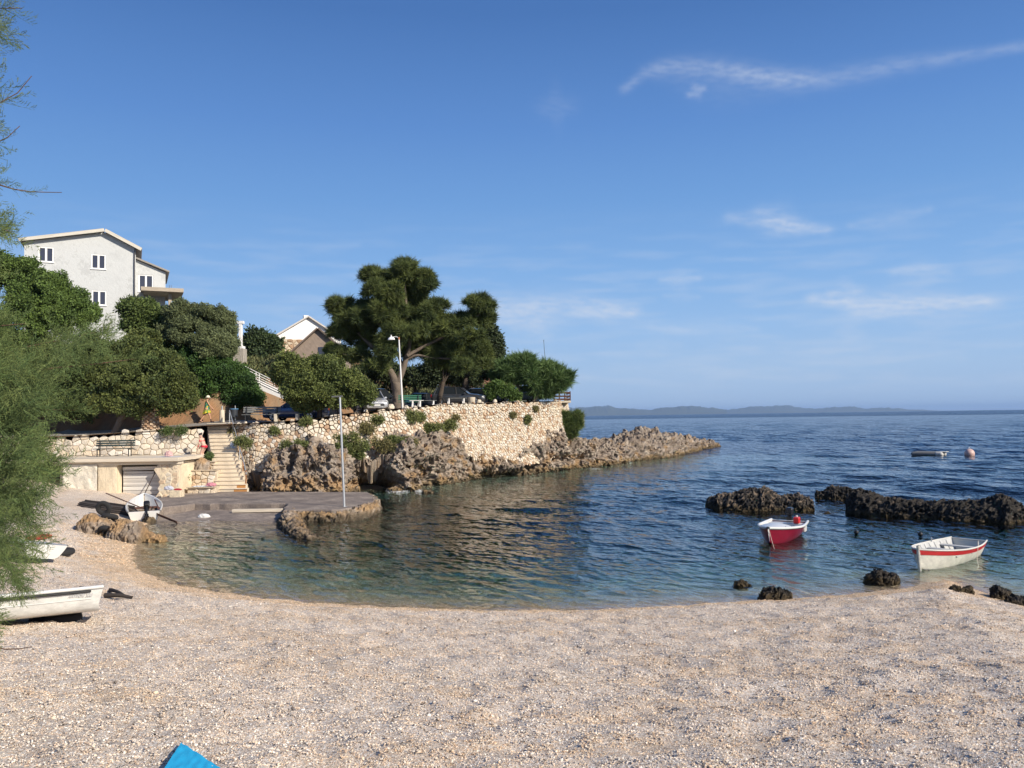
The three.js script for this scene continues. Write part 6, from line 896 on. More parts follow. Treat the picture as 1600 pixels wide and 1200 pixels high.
{
  const F = hullForm({ L: 3.95, B: 1.42, free: 0.41, sheer: 0.20, fine: 2.0, transom: 0.72, rake: 0.06, flare: 0.42 }), b = thing('white_rowing_boat', 'white wooden rowing boat with a red band moored by the shingle spit', 'boat', V(12.85, 0.0, -24.15), -2.4), cream = mottled([0.72, 0.70, 0.62], 0.55, 0.004), red = mottled([0.52, 0.02, 0.025], 0.5, 0.002), inside = mottled([0.55, 0.56, 0.55], 0.7, 0.006);
  hullParts(b, F, cream, inside, { rimR: 0.026, floor: 0.07, rim: mottled([0.66, 0.65, 0.6], 0.6), band: red, bandH: 0.13 });
  part(b, 'stem_post', limb([V(1.94, -0.1, 0), V(2.0, 0.32, 0), V(2.03, 0.72, 0)], 0.045, 0.05, 8, 6), cream);
  part(b, 'keel', box(2.6, 0.06, 0.05, -0.2, -0.15, 0, 0.01), cream);
  for (const x of [-1.25, -0.3, 0.65]) part(b, 'thwart', box(0.24, 0.035, F.beam(x / 3.95 + 0.5) * 2 - 0.1, x, 0.31, 0, 0.01), inside);
  for (let k = 0; k < 9; k++) { const t = 0.1 + k * 0.09; for (const s of [-1, 1]) part(b, 'rib', tube([F.at(t, s * 0.55, 0.05).setY(Math.max(0.08, F.at(t, s * 0.55, 0.05).y)), F.at(t, s * 0.8, 0.045), F.at(t, s * 0.97, 0.04)], 0.016, 6, 5), inside); }
  part(b, 'floorboard', box(1.9, 0.02, 0.55, -0.3, 0.095, 0, 0.006), mottled([0.16, 0.15, 0.14], 0.9)); part(b, 'foredeck', sheet(8, 8, (i, j) => { const t = lerp(0.86, 0.985, i / 8), v = j / 8 * 2 - 1; return { p: V(lerp(-F.L / 2, F.L / 2, t), F.gun(t) - 0.02 + 0.02 * (1 - v * v), F.beam(t) * v * 0.97), t: [i, j] }; }), inside);
  for (const s of [-1, 1]) part(b, 'rowlock', bar(V(-0.75, F.gun(0.28), s * 0.66), V(-0.75, F.gun(0.28) + 0.12, s * 0.66), 0.02), galv);
  const st = onBeach(1451, 905).setY(0), s = thing('iron_stake', 'rusty iron mooring stake at the tip of the shingle spit', 'stake', V(st.x, -0.15, st.z)), rs = mottled([0.10, 0.05, 0.035], 0.95, 0.004); part(s, 'shaft', limb([V(0, -0.2, 0), V(0.01, 0.35, 0), V(-0.02, 0.72, 0)], 0.028, 0.024, 8, 6, 0.3), rs); part(s, 'collar', new THREE.CylinderGeometry(0.04, 0.04, 0.09, 8).translate(-0.01, 0.55, 0), rs);
  const a = b.localToWorld(V(1.72, 0.6, 0)); solo('mooring_line', tube([a, a.clone().lerp(V(st.x, 0.4, st.z), 0.5).add(V(0, -0.25, 0)), V(st.x, 0.4, st.z)], 0.009, 20, 5), ropeMat, 'rope between the white rowing boat and the iron stake', 'rope', 'mooring lines');
  const c = b.localToWorld(V(-0.75, 0.6, -0.66)), e = b.localToWorld(V(0.6, 0.0, -1.0)); solo('mooring_line', tube([c, c.clone().lerp(e, 0.5).add(V(0, -0.12, 0)), e, V(st.x + 0.3, 0.05, st.z - 0.2)], 0.008, 24, 5), ropeMat, 'pale rope trailing from the side of the white rowing boat', 'rope', 'mooring lines');
}
const tyreG = new THREE.TorusGeometry(0.22, 0.095, 12, 28), rubber = mottled([0.022, 0.022, 0.023], 0.9, 0.004);
function tyre(label, p, rx, rz, s = 1) { const t = thing('old_tyre', label, 'tyre', p, 0, 'old tyres on the beach'); t.rotation.set(rx, 0, rz); t.scale.setScalar(s); part(t, 'tread', tyreG, rubber); part(t, 'bead', new THREE.TorusGeometry(0.15, 0.03, 6, 24), rubber); }
{ // dinghy on the shingle by the tamarisk
  const p = onBeach(100, 974), F = hullForm({ L: 3.3, B: 1.4, free: 0.32, sheer: 0.05, draft: 0.06, fine: 1.6, transom: 0.86, flare: 0.22 }), white = gel([0.80, 0.80, 0.76], 0.25), b = thing('white_dinghy', 'white plastic dinghy with a black rubbing strip resting on a tyre on the shingle', 'boat', V(0, 0, 0), 3.62);
  const q = atDepth(161, 945, 14.3); b.rotation.order = 'YXZ'; b.rotation.x = 0.2; b.position.set(q.x - 1.65 * 0.887, atDepth(100, 966, 13.5).y + 0.0, q.z + 1.65 * 0.46);
  hullParts(b, F, white, white, { rimR: 0.032, floor: 0.05 });
  for (const s of [-1, 1]) { const pts = []; for (let i = 1; i <= 26; i++) { const t = 0.02 + 0.96 * i / 26; const v = F.at(t, s); v.y -= 0.055; v.z += s * 0.012; pts.push(v); } part(b, 'rubbing_strip', tube(pts, 0.02, 60, 6), trimMat); const seam = []; for (let i = 1; i <= 26; i++) { const t = 0.02 + 0.96 * i / 26, v = F.at(t, s * 0.7); v.z += s * 0.004; seam.push(v); } part(b, 'strake', tube(seam, 0.008, 50, 5), white); }
  for (const x of [-0.9, 0.2]) part(b, 'thwart', box(0.3, 0.04, 1.2, x, 0.2, 0, 0.015), mottled([0.45, 0.27, 0.15], 0.8));
  const { FontLoader } = await import('three/addons/loaders/FontLoader.js'), { TextGeometry } = await import('three/addons/geometries/TextGeometry.js'), font = await new FontLoader().loadAsync('fonts/droid/droid_sans_bold.typeface.json');
  const tx = new TextGeometry('AATRON 300', { font, size: 0.045, depth: 0.003, curveSegments: 3 }); tx.applyMatrix4(new THREE.Matrix4().makeShear(0, 0, 0.25, 0, 0, 0)); tx.rotateY(Math.PI); tx.translate(-1.12, 0.20, -F.at(0.14, 0.8).z - 0.022); part(b, 'lettering', tx, mat([0.42, 0.42, 0.42], 0.6));
  tyre('worn tyre propping up the white dinghy', onBeach(96, 966).add(V(0, 0.02, 0.18)), Math.PI / 2, 0.0, 1.35);
  const q2 = onBeach(45, 905); const b2 = dup(b, V(onBeach(20, 872).x, beachHeight(onBeach(20, 872).x, onBeach(20, 872).z) + 0.2, onBeach(20, 872).z), 2.6, 'second white dinghy behind the tamarisk with a red life vest aboard');
  b2.children.filter((c) => c.name === 'lettering').forEach((c) => b2.remove(c));
  const v = thing('life_vest', 'red life vest lying on the second dinghy', 'life vest', b2.localToWorld(V(-1.0, 0.5, 0.1))), vr = mottled([0.50, 0.06, 0.05], 0.85); for (const s of [-1, 1]) part(v, 'panel', new RoundedBoxGeometry(0.22, 0.1, 0.5, 2, 0.04).translate(s * 0.14, 0, 0), vr); part(v, 'collar', new THREE.TorusGeometry(0.14, 0.05, 8, 16, Math.PI).rotateX(Math.PI / 2).translate(0, 0.02, -0.24), vr);
  tyre('tyre lying flat on the shingle behind the tamarisk branches', onBeach(98, 866).add(V(0, 0.07, 0)), Math.PI / 2, 0, 1.1);
  tyre('tyre leaning at the foot of the large tan boulder', onBeach(166, 838).add(V(0, 0.2, 0)), 0.9, 0.4, 1.0);
  tyre('tyre standing by the overturned dark boat', onBeach(158, 812).add(V(-0.2, 0.42, -0.6)), 0.3, 0.2, 1.1);
  tyre('tyre lying beside the overturned dark boat', onBeach(166, 816).add(V(0, 0.15, -0.3)), 1.2, 0.2, 1.1);
  for (const [u0, v0, u1, v1, r, label] of [[163, 934, 207, 937, 0.045, 'longest charred driftwood branch beyond the white dinghy'], [172, 925, 192, 934, 0.05, 'short charred driftwood branch lying on the longer one'], [126, 922, 140, 928, 0.045, 'driftwood stub behind the white dinghy']]) { const a = onBeach(u0, v0).add(V(0, 0.05, 0)), c = onBeach(u1, v1).add(V(0, 0.05, 0)); solo('driftwood', limb([a, a.clone().lerp(c, 0.5).add(V(0, 0.03, 0.03)), c], r, r * 0.7, 10, 7, 0.35, u0), mottled([0.05, 0.04, 0.035], 1, 0.01), label, 'driftwood', 'driftwood'); }
}
{ // motorboat drawn up by the boathouse
  const p = onLevel(226, 812, 0.12), F = hullForm({ L: 3.1, B: 1.5, free: 0.48, sheer: 0.16, fine: 1.5, transom: 0.86, flare: 0.3 }), white = gel([0.82, 0.82, 0.80], 0.3), b = thing('beached_motorboat', 'white motorboat with a tipped black outboard drawn up at the boathouse', 'boat', V(p.x - 0.62, beachHeight(p.x, p.z - 1.2) + 0.20, p.z - 1.3), 2.0);
  b.rotation.set(0, 2.0, 0); b.rotation.order = 'YXZ'; b.rotation.z = 0.13;
  hullParts(b, F, white, white, { rimR: 0.04, floor: 0.06 });
  for (const x of [-0.7, 0.3]) part(b, 'thwart', box(0.26, 0.04, 1.26, x, 0.28, 0, 0.012), brownWood);
  outboard(b, -1.45, 0.48, 0.1, -1.0); part(b, 'cushion', new RoundedBoxGeometry(0.5, 0.08, 0.5, 2, 0.03).translate(-1.0, 0.34, 0.4), mottled([0.25, 0.19, 0.18], 0.9));
  const e1 = onLevel(276, 816, 0.06), e0 = b.localToWorld(V(0.2, 0.55, -0.6)); oar('long_oar', 'long brown oar propped over the side of the beached motorboat', e0.clone().lerp(e1, -0.55), e1, brownWood, 'oars');
  oar('long_oar', 'brown oar laid inside the beached motorboat', b.localToWorld(V(0.9, 0.5, 0.45)), b.localToWorld(V(-1.3, 0.52, 0.62)), brownWood, 'oars');
  oar('long_oar', 'dark oar leaning on the boathouse door', V(-20.1, 0.5, -43.9), V(-19.6, 2.1, -44.6), mottled([0.05, 0.035, 0.03], 0.8), 'oars');
  // overturned wooden boat, planked
  const G = hullForm({ L: 3.4, B: 1.5, free: 0.5, sheer: 0.15, fine: 1.7, transom: 0.7, flare: 0.5 }), dark = mottled([0.055, 0.045, 0.04], 0.95, 0.01), o = thing('overturned_boat', 'dark planked wooden boat lying upside down before the boathouse', 'boat', V(-18.8, 0.55, -37.6), 0.5); o.rotation.set(Math.PI + 0.1, 0.35, 0.04);
  part(o, 'hull', sheet(40, 24, (i, j) => ({ p: G.at(i / 40, j / 24 * 2 - 1), t: [i / 40 * 3, j / 12] })), dark);
  for (let k = 0; k < 7; k++) for (const s of [-1, 1]) { const v0 = 0.16 + k * 0.12, pts = []; for (let i = 0; i <= 22; i++) { const q = G.at(0.02 + 0.95 * i / 22, s * v0); q.z += s * 0.012; q.y -= 0.008; pts.push(q); } part(o, 'plank', tube(pts, 0.026, 40, 5), k % 2 ? dark : mottled([0.095, 0.075, 0.065], 0.95, 0.01)); }
  part(o, 'keel', box(3.0, 0.08, 0.06, 0, -0.17, 0, 0.01), dark);
}
{ // swimming raft and buoys
  const a = onLevel(1425, 710, 0.05), c = onLevel(1477, 711, 0.05), m = a.clone().lerp(c, 0.5), r = thing('floating_raft', 'long grey floating raft anchored out in the bay', 'raft', V(m.x, 0, m.z), -Math.atan2(c.z - a.z, c.x - a.x)), L = a.distanceTo(c), grey = mottled([0.22, 0.22, 0.21], 0.7), pale = mottled([0.62, 0.61, 0.57], 0.6);
  for (const z of [-0.55, 0.55]) { part(r, 'pontoon', new THREE.CapsuleGeometry(0.24, L - 0.9, 6, 14).rotateZ(Math.PI / 2).translate(-0.15, 0.12, z), grey); part(r, 'pontoon_end', new THREE.CapsuleGeometry(0.26, 0.35, 6, 14).rotateZ(Math.PI / 2).translate(L / 2 - 0.45, 0.14, z), pale); }
  for (let k = 0; k < 9; k++) part(r, 'deck_plank', box(0.3, 0.05, 1.2, -L / 2 + 0.5 + k * 0.33, 0.36 + (k > 6 ? 0.02 : 0), 0, 0.01), k > 6 ? pale : grey);
  const b = onLevel(1515, 713, 0), y = thing('round_buoy', 'pink and white round mooring buoy beside the raft', 'buoy', V(b.x, 0.28, b.z)); part(y, 'float', new THREE.SphereGeometry(0.46, 24, 18), mottled([0.74, 0.50, 0.44], 0.5)); part(y, 'base_cap', new THREE.SphereGeometry(0.468, 24, 8, 0, 6.2832, Math.PI * 0.66, Math.PI * 0.34), mottled([0.48, 0.10, 0.09], 0.6)); part(y, 'eye', new THREE.TorusGeometry(0.07, 0.02, 6, 14).translate(0, 0.5, 0), galv);
  for (const [u, v, label] of [[1338, 833, 'small black float between the boats'], [1438, 836, 'small black float above the white rowing boat bow']]) { const q = onLevel(u, v, 0), f = thing('black_float', label, 'buoy', V(q.x, 0.03, q.z), 0, 'small floats'); part(f, 'ball', new THREE.SphereGeometry(0.085, 14, 10), mat([0.015, 0.015, 0.016], 0.4)); part(f, 'eye', new THREE.TorusGeometry(0.025, 0.008, 5, 10).translate(0, 0.095, 0), iron); }
}
{ // sea foam where the swell meets the rocks
  const blobs = []; const R = rng(64); for (const [u, v, a, b, n] of [[622, 767, 20, 3.2, 1500], [655, 768, 8, 2, 200], [985, 722, 4, 4, 160], [930, 733, 14, 1, 120], [1040, 711, 8, 1, 60]]) for (let k = 0; k < n; k++) { const p = onLevel(u + a * (R() + R() - 1), v + b * (R() + R() - 1), 0.02); blobs.push([p, 0.006 + 0.022 * R() * R(), u > 960 && u < 1000 ? 0.5 * R() * R() : 0.12 * R() * R()]); }
  const im = new THREE.InstancedMesh(new THREE.IcosahedronGeometry(1, 1), mat([0.85, 0.87, 0.88], 0.8), blobs.length), m4 = new THREE.Matrix4(); blobs.forEach(([p, s, h], k) => { m4.compose(p.clone().setY(0.015 + h), new THREE.Quaternion(), V(s * 1.3, s * 0.35, s * 1.3)); im.setMatrixAt(k, m4); }); im.name = 'sea_foam'; tag(im, 'white foam where small waves break on the rocks', 'foam', null, 'stuff'); lit(im); scene.add(im);
}
// ---------- towels, bags, clothes ----------
function cloth(name, label, corners, m, lift = 0.02, wrinkle = 0.012, group, category = 'towel', n = 30) { const [a, b, c, d] = corners; const up = sheet(n, n, (i, j) => { const s = i / n, t = j / n, p = a.clone().lerp(b, s).lerp(d.clone().lerp(c, s), t); p.y += lift + wrinkle * (fbm2(s * 5 + a.x, t * 5, 3) + 0.6 * Math.abs(N2(s * 3 + t * 4, a.z))); return { p, t: [s, t] }; }, true); const dn = up.clone(); dn.translate(0, -0.012, 0); return solo(name, merge([up, dn]), m, label, category, group); }
{
  const c = [[283, 1166], [352, 1212], [300, 1290], [222, 1262]].map(([u, v]) => onBeach(u, v)); c.forEach((p) => { p.y += 0.0; });
  cloth('beach_towel', 'bright turquoise beach towel spread on the shingle', c, mat([0.012, 0.42, 0.72], 0.85), 0.03, 0.007);
  const l = V(-17.6, 0.83, -45.5), q = (x0, x1, z0, z1, y) => [V(x0, y, z0), V(x1, y, z0), V(x1, y, z1), V(x0, y, z1)];
  cloth('ledge_towel', 'white towel laid along the lowest stone ledge', q(-18.0, -16.85, -45.15, -45.75, 0.82), mat([0.66, 0.70, 0.74], 0.9), 0.01, 0.03, 'things on the ledges');
  cloth('terrace_mat', 'thin blue and white mat on the boathouse roof edge', q(-20.0, -18.5, -44.6, -45.4, 2.52), mat([0.52, 0.56, 0.64], 0.9), 0.008, 0.012, 'things on the ledges');
  const bundle = (name, label, p, s, m, sc = [1, 0.6, 0.8], seed = 1, extra) => { const g = new THREE.IcosahedronGeometry(s, 4), a = g.attributes.position; for (let k = 0; k < a.count; k++) { const v = V(a.getX(k), a.getY(k), a.getZ(k)), m_ = 1 + 0.35 * ridge3(v.x / s * 1.1 + seed, v.y / s * 1.1, v.z / s * 1.1, 3); a.setXYZ(k, v.x * sc[0] * m_, Math.max(-s * 0.4, v.y * sc[1] * m_), v.z * sc[2] * m_); } g.computeVertexNormals(); return solo(name, g.translate(p.x, p.y + s * sc[1] * 0.5, p.z), m, label, 'clothes', 'things on the ledges'); };
  bundle('clothes_bundle', 'pink and white bundle of clothes on the lowest ledge', V(-17.0, 0.84, -45.4), 0.2, mottled([0.62, 0.26, 0.32], 0.9), [1.3, 0.6, 0.8], 3);
  bundle('pink_bag', 'pale pink bag on the boathouse roof', V(-19.35, 2.53, -45.3), 0.2, mottled([0.66, 0.42, 0.40], 0.85), [1, 1.0, 0.7], 5);
  bundle('clothes_bundle', 'blue and white clothes on the boathouse pillar foot', V(-18.55, 0.82, -43.45), 0.17, mottled([0.58, 0.60, 0.68], 0.9), [1.3, 0.8, 0.8], 7);
  bundle('clothes_bundle', 'red cloth on the concrete block', V(-18.0, 0.81, -43.3), 0.12, mottled([0.45, 0.03, 0.05], 0.9), [1.5, 0.5, 0.8], 9);
  const w = V(-14.3, 0.04, -37.3); bundle('white_sack', 'white sack lying at the edge of the slipway', w.add(V(0, -0.02, 0)), 0.18, mottled([0.78, 0.78, 0.75], 0.8), [1.4, 0.7, 0.9], 11);
}
// ---------- people: one continuous body from a field of tapered capsules ----------
function netSurface(f, lo, hi, cell) {                                            // surface nets
  const n = [0, 1, 2].map((k) => Math.ceil((hi[k] - lo[k]) / cell) + 1), id = (i, j, k) => (k * n[1] + j) * n[0] + i, val = new Float32Array(n[0] * n[1] * n[2]), vert = new Int32Array(val.length).fill(-1), pos = [], idx = [];
  for (let k = 0; k < n[2]; k++) for (let j = 0; j < n[1]; j++) for (let i = 0; i < n[0]; i++) val[id(i, j, k)] = f(lo[0] + i * cell, lo[1] + j * cell, lo[2] + k * cell);
  for (let k = 0; k < n[2] - 1; k++) for (let j = 0; j < n[1] - 1; j++) for (let i = 0; i < n[0] - 1; i++) {
    let c = 0, x = 0, y = 0, z = 0, m = 0; const v = []; for (let q = 0; q < 8; q++) { v[q] = val[id(i + (q & 1), j + ((q >> 1) & 1), k + (q >> 2))]; if (v[q] < 0) m++; }
    if (m === 0 || m === 8) continue;
    for (const [a, b] of [[0, 1], [2, 3], [4, 5], [6, 7], [0, 2], [1, 3], [4, 6], [5, 7], [0, 4], [1, 5], [2, 6], [3, 7]]) if ((v[a] < 0) !== (v[b] < 0)) { const t = v[a] / (v[a] - v[b]); x += lerp(a & 1, b & 1, t); y += lerp((a >> 1) & 1, (b >> 1) & 1, t); z += lerp(a >> 2, b >> 2, t); c++; }
    vert[id(i, j, k)] = pos.length / 3; pos.push(lo[0] + (i + x / c) * cell, lo[1] + (j + y / c) * cell, lo[2] + (k + z / c) * cell);
  }
  const quad = (a, b, c, d, flip) => { if (a < 0 || b < 0 || c < 0 || d < 0) return; flip ? idx.push(a, c, b, a, d, c) : idx.push(a, b, c, a, c, d); };
  for (let k = 1; k < n[2] - 1; k++) for (let j = 1; j < n[1] - 1; j++) for (let i = 1; i < n[0] - 1; i++) {
    const s = val[id(i, j, k)] < 0;
    if (s !== val[id(i + 1, j, k)] < 0) quad(vert[id(i, j - 1, k - 1)], vert[id(i, j, k - 1)], vert[id(i, j, k)], vert[id(i, j - 1, k)], !s);
    if (s !== val[id(i, j + 1, k)] < 0) quad(vert[id(i - 1, j, k - 1)], vert[id(i - 1, j, k)], vert[id(i, j, k)], vert[id(i, j, k - 1)], !s);
    if (s !== val[id(i, j, k + 1)] < 0) quad(vert[id(i - 1, j - 1, k)], vert[id(i, j - 1, k)], vert[id(i, j, k)], vert[id(i - 1, j, k)], !s);
  }
  return geo(pos, null, idx);
}
const capsule = (p, a, b, ra, rb, flat = 1) => { const abx = b[0] - a[0], aby = b[1] - a[1], abz = b[2] - a[2], px = p[0] - a[0], py = p[1] - a[1], pz = p[2] - a[2], t = clamp((px * abx + py * aby + pz * abz) / (abx * abx + aby * aby + abz * abz || 1)), dx = px - abx * t, dy = py - aby * t, dz = (pz - abz * t) / flat; return Math.sqrt(dx * dx + dy * dy + dz * dz) - lerp(ra, rb, t); };
const smin = (a, b, k) => { const h = clamp(0.5 + 0.5 * (b - a) / k); return lerp(b, a, h) - k * h * (1 - h); };
function bodyField(bones, k = 0.03) { return (x, y, z) => { let d = 9; for (const [a, b, ra, rb, fl] of bones) d = smin(d, capsule([x, y, z], a, b, ra, rb, fl), k); return d; }; }
function handBones(w, dir, side, open = 0.35) {                                                   // palm, four fingers of unequal length and a thumb
  const d = V(...dir).normalize(), s = V(...side).normalize(), c = d.clone().cross(s), W = V(...w), o = [], A = (v) => [v.x, v.y, v.z], at = (l, m, n) => W.clone().addScaledVector(d, l).addScaledVector(s, m).addScaledVector(c, n);
  o.push([A(at(0, 0, 0)), A(at(0.075, 0, 0)), 0.026, 0.03]);
  [[-0.03, 0.062], [-0.01, 0.075], [0.01, 0.07], [0.03, 0.055]].forEach(([m, l]) => { o.push([A(at(0.075, m, 0)), A(at(0.075 + l * 0.55, m * 1.15, open * 0.02)), 0.0095, 0.009]); o.push([A(at(0.075 + l * 0.55, m * 1.15, open * 0.02)), A(at(0.075 + l, m * 1.15, open * 0.06)), 0.009, 0.008]); });
  o.push([A(at(0.02, -0.025, 0)), A(at(0.055, -0.055, 0.015)), 0.012, 0.011]); o.push([A(at(0.055, -0.055, 0.015)), A(at(0.085, -0.06, 0.03)), 0.011, 0.009]);
  return o;
}
const bonesBox = (b, m = 0.06) => { const lo = [9, 9, 9], hi = [-9, -9, -9]; for (const [p, q, r, s] of b) for (let k = 0; k < 3; k++) { lo[k] = Math.min(lo[k], p[k] - r - m, q[k] - s - m); hi[k] = Math.max(hi[k], p[k] + r + m, q[k] + s + m); } return [lo, hi]; };
function headParts(t, c, dir, skin, hair, hairGeo) {                                            // c: middle of the head; dir: the way it looks (radians about y), nod in z
  const h = new THREE.Group(); h.name = 'head'; h.position.set(...c); h.rotation.set(0, dir[0], dir[1]); t.add(h);
  const f = bodyField([[[0, 0.03, 0], [0.005, 0.045, 0], 0.088, 0.088, 0.86], [[0.02, -0.03, 0], [0.045, -0.075, 0], 0.062, 0.04, 0.9], [[0.088, 0.005, 0], [0.105, -0.022, 0], 0.010, 0.014], [[0.082, -0.052, -0.016], [0.082, -0.052, 0.016], 0.009, 0.009], [[0, 0, 0.085], [0, -0.02, 0.088], 0.014, 0.012], [[0, 0, -0.085], [0, -0.02, -0.088], 0.014, 0.012], [[0.07, 0.028, 0.035], [0.072, 0.028, 0.04], 0.02, 0.02], [[0.07, 0.028, -0.035], [0.072, 0.028, -0.04], 0.02, 0.02]], 0.016);
  part(h, 'face', netSurface(f, [-0.13, -0.15, -0.13], [0.14, 0.16, 0.13], 0.007), skin);
  for (const s of [-1, 1]) part(h, 'eye', new THREE.SphereGeometry(0.009, 8, 6).translate(0.086, 0.016, s * 0.034), mat([0.03, 0.02, 0.015], 0.3));
  if (hairGeo) part(h, 'hair', hairGeo, hair); return h;
}
{
  const skin = mat([0.50, 0.27, 0.17], 0.6), p = groundAt(323, 51.4); p.y = 4.41;
  const t = thing('person', 'person in a green and yellow patterned dress and cream sun hat walking along the path', 'person', p, 0.35);
  const hipL = [0.0, 0.82, 0.085], hipR = [0.0, 0.82, -0.085], kneeF = [0.17, 0.47, 0.08], ankF = [0.26, 0.08, 0.08], kneeB = [-0.13, 0.47, -0.08], ankB = [-0.36, 0.13, -0.08];
  const bones = [[[0, 0.86, -0.05], [0, 0.86, 0.05], 0.135, 0.135, 1.1], [[0, 0.9, 0], [0.02, 1.12, 0], 0.125, 0.115, 1.15], [[0.02, 1.12, 0], [0.03, 1.32, 0], 0.115, 0.095, 1.35], [[0.03, 1.35, -0.12], [0.03, 1.35, 0.12], 0.058, 0.058], [[0.03, 1.36, 0], [0.055, 1.48, 0], 0.05, 0.045],
    [hipL, kneeF, 0.095, 0.058], [kneeF, ankF, 0.056, 0.034], [hipR, kneeB, 0.095, 0.058], [kneeB, ankB, 0.056, 0.034], [[0.24, 0.05, 0.08], [0.42, 0.035, 0.085], 0.036, 0.028], [[-0.38, 0.11, -0.08], [-0.24, 0.035, -0.085], 0.036, 0.028],
    [[0.03, 1.34, 0.17], [0.16, 1.10, 0.21], 0.046, 0.038], [[0.16, 1.10, 0.21], [0.33, 0.90, 0.2], 0.037, 0.026], [[0.03, 1.34, -0.17], [-0.08, 1.08, -0.22], 0.046, 0.038], [[-0.08, 1.08, -0.22], [-0.1, 0.84, -0.2], 0.037, 0.026], ...handBones([0.33, 0.90, 0.2], [0.6, -0.8, 0], [0.5, 0.4, 0.7]), ...handBones([-0.1, 0.84, -0.2], [0, -1, 0], [1, 0, 0.2])];
  part(t, 'body', netSurface(bodyField(bones), ...bonesBox(bones), 0.014), skin);
  const cols = [[0.04, 0.22, 0.10], [0.02, 0.20, 0.22], [0.62, 0.47, 0.03], [0.10, 0.30, 0.05], [0.03, 0.07, 0.16]], dt = texture(128, (x, y) => { const n = fbm2(x * 5, y * 5, 3), m = fbm2(x * 7 + 9, y * 7, 2); return (y < 0.22 + 0.1 * n ? (m > -0.05 ? cols[2] : cols[3]) : n > 0.18 ? cols[1] : n < -0.22 ? cols[2] : m > 0.25 ? cols[4] : cols[0]).map((v) => v ** 0.4545); }, { srgb: true });
  const dress = sheet(18, 40, (i, j) => { const u = i / 18, a = j / 40 * 2 * Math.PI, y = lerp(0.56, 1.30, u), fold = 1 + 0.07 * (1 - u) * Math.sin(a * 7 + u * 2), rx = (u < 0.45 ? lerp(0.25, 0.165, u / 0.45) : lerp(0.165, 0.135, (u - 0.45) / 0.55)) * fold, rz = (u < 0.45 ? lerp(0.205, 0.18, u / 0.45) : lerp(0.18, 0.165, (u - 0.45) / 0.55)) * fold; return { p: V(0.03 * u + Math.cos(a) * rx, y - 0.06 * (1 - u) * Math.cos(a + 2.6), Math.sin(a) * rz), t: [j / 40, u] }; });
  part(t, 'dress', dress, mat(0xffffff, 0.9, { map: dt })); for (const s of [-1, 1]) part(t, 'shoulder_strap', tube([V(0.15, 1.27, s * 0.1), V(0.04, 1.425, s * 0.1), V(-0.09, 1.27, s * 0.09)], 0.011, 10, 5), mat([0.04, 0.2, 0.1], 0.9));
  const h = headParts(t, [0.075, 1.575, 0], [0, -0.05], skin, null, null); part(h, 'hat', new THREE.LatheGeometry([[0.0, 0.155], [0.06, 0.15], [0.098, 0.11], [0.108, 0.05], [0.175, 0.015], [0.17, 0.008], [0.105, 0.04]].map((q) => new THREE.Vector2(...q)), 24), mat([0.72, 0.68, 0.52], 0.9)); part(h, 'hair', new THREE.SphereGeometry(0.098, 16, 12, 0, 6.2832, 0.3, 1.6).translate(-0.012, 0.02, 0), mat([0.10, 0.06, 0.035], 0.8));
  for (const [x, y, z, r] of [[0.33, 0.012, 0.083, 0.0], [-0.31, 0.05, -0.083, -0.45]]) part(t, 'sandal', turned(box(0.25, 0.022, 0.085, 0, 0, 0, 0.01), 0, 0, r, V(x, y, z)), mat([0.03, 0.02, 0.02], 0.7));
}
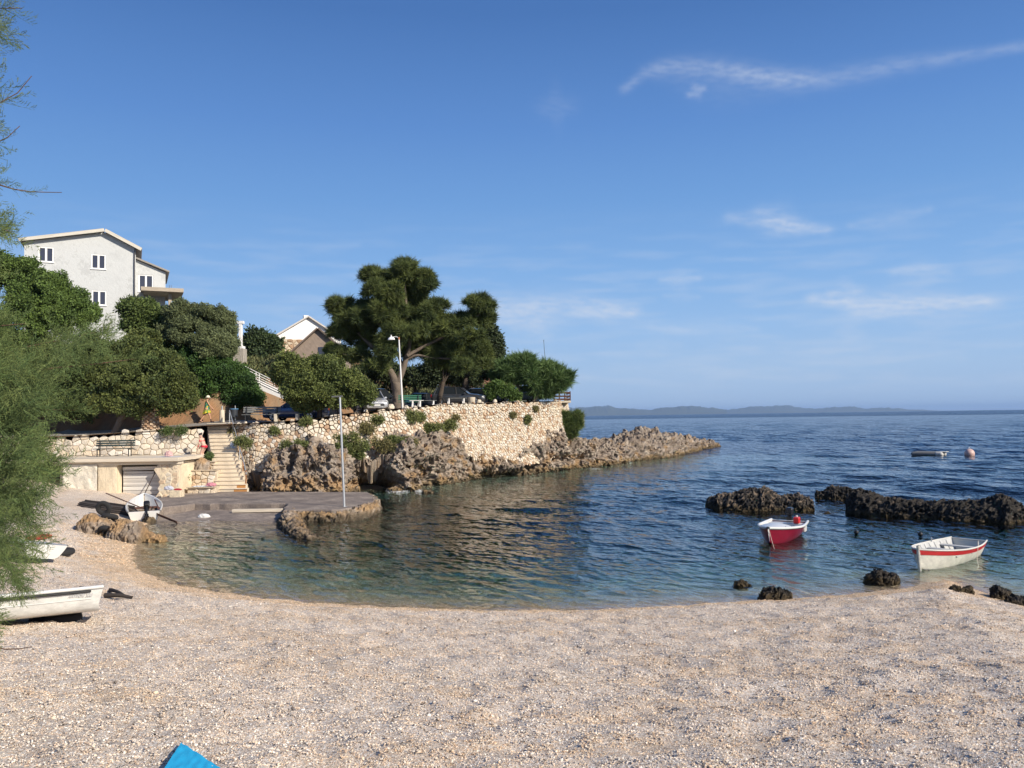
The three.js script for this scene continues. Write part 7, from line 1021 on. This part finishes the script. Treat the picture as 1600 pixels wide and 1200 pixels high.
{
  const skin = mat([0.60, 0.38, 0.29], 0.6), t = thing('person', 'person in a red bikini with dark tied hair stepping over the rock ledges', 'person', V(-18.25, 2.13, -47.6), 2.9);
  // faces +x in her own axes, stooping, weight on one bent leg
  const hip = [0, 0.84, 0], bones = [[[-0.02, 0.86, -0.055], [-0.02, 0.86, 0.055], 0.135, 0.135, 1.1], [[-0.01, 0.88, 0], [0.07, 1.10, 0], 0.115, 0.10, 1.2], [[0.07, 1.10, 0], [0.13, 1.30, 0], 0.105, 0.09, 1.4], [[0.14, 1.32, -0.12], [0.14, 1.32, 0.12], 0.055, 0.055], [[0.14, 1.33, 0], [0.2, 1.43, 0], 0.047, 0.042], [[0.16, 1.2, -0.07], [0.17, 1.2, -0.07], 0.06, 0.058], [[0.16, 1.2, 0.07], [0.17, 1.2, 0.07], 0.06, 0.058],
    [[0, 0.82, 0.085], [0.17, 0.47, 0.09], 0.098, 0.06], [[0.17, 0.47, 0.09], [-0.08, 0.16, 0.07], 0.057, 0.034], [[0, 0.82, -0.085], [0.14, 0.46, -0.09], 0.098, 0.06], [[0.14, 0.46, -0.09], [-0.03, 0.07, -0.09], 0.057, 0.034], [[-0.05, 0.05, -0.09], [0.12, 0.03, -0.095], 0.036, 0.027], [[-0.1, 0.14, 0.07], [0.04, 0.055, 0.07], 0.036, 0.027],
    [[0.14, 1.31, 0.17], [0.2, 1.04, 0.2], 0.043, 0.036], [[0.2, 1.04, 0.2], [0.38, 0.84, 0.17], 0.035, 0.025], [[0.14, 1.31, -0.17], [0.17, 1.04, -0.21], 0.043, 0.036], [[0.17, 1.04, -0.21], [0.3, 0.82, -0.19], 0.035, 0.025], ...handBones([0.38, 0.84, 0.17], [0.6, -0.8, 0], [0, 0.2, 1]), ...handBones([0.3, 0.82, -0.19], [0.5, -0.85, 0], [0, 0.2, -1])];
  const f = bodyField(bones); part(t, 'body', netSurface(f, ...bonesBox(bones), 0.014), skin);
  const red = mat([0.55, 0.015, 0.04], 0.75), cut = (fn) => (x, y, z) => Math.max(f(x, y, z) - 0.014, fn(x, y, z));
  part(t, 'bikini_bottom', netSurface(cut((x, y, z) => Math.max(y - 0.93, 0.76 + 0.35 * Math.abs(z) - y)), [-0.25, 0.7, -0.25], [0.25, 1.0, 0.25], 0.012), red);
  part(t, 'bikini_top', netSurface(cut((x, y, z) => Math.abs(y - (1.2 - (x < 0.1 ? 0.0 : 0.0))) - (x > 0.12 ? 0.055 : 0.018)), [-0.1, 1.08, -0.25], [0.32, 1.32, 0.25], 0.012), red);
  const hg = merge([new THREE.SphereGeometry(0.1, 18, 14, 0, 6.2832, 0, 1.75).rotateZ(0.45).translate(-0.014, 0.035, 0), new THREE.SphereGeometry(0.05, 12, 10).translate(-0.115, 0.07, 0)]);
  headParts(t, [0.245, 1.52, 0], [0, -0.5], skin, mat([0.02, 0.014, 0.012], 0.6), hg);
}
// haze over the channel
scene.fog = new THREE.FogExp2(new THREE.Color().setRGB(0.42, 0.64, 1).getHex(), 0.000042);
renderer.render(scene, camera);
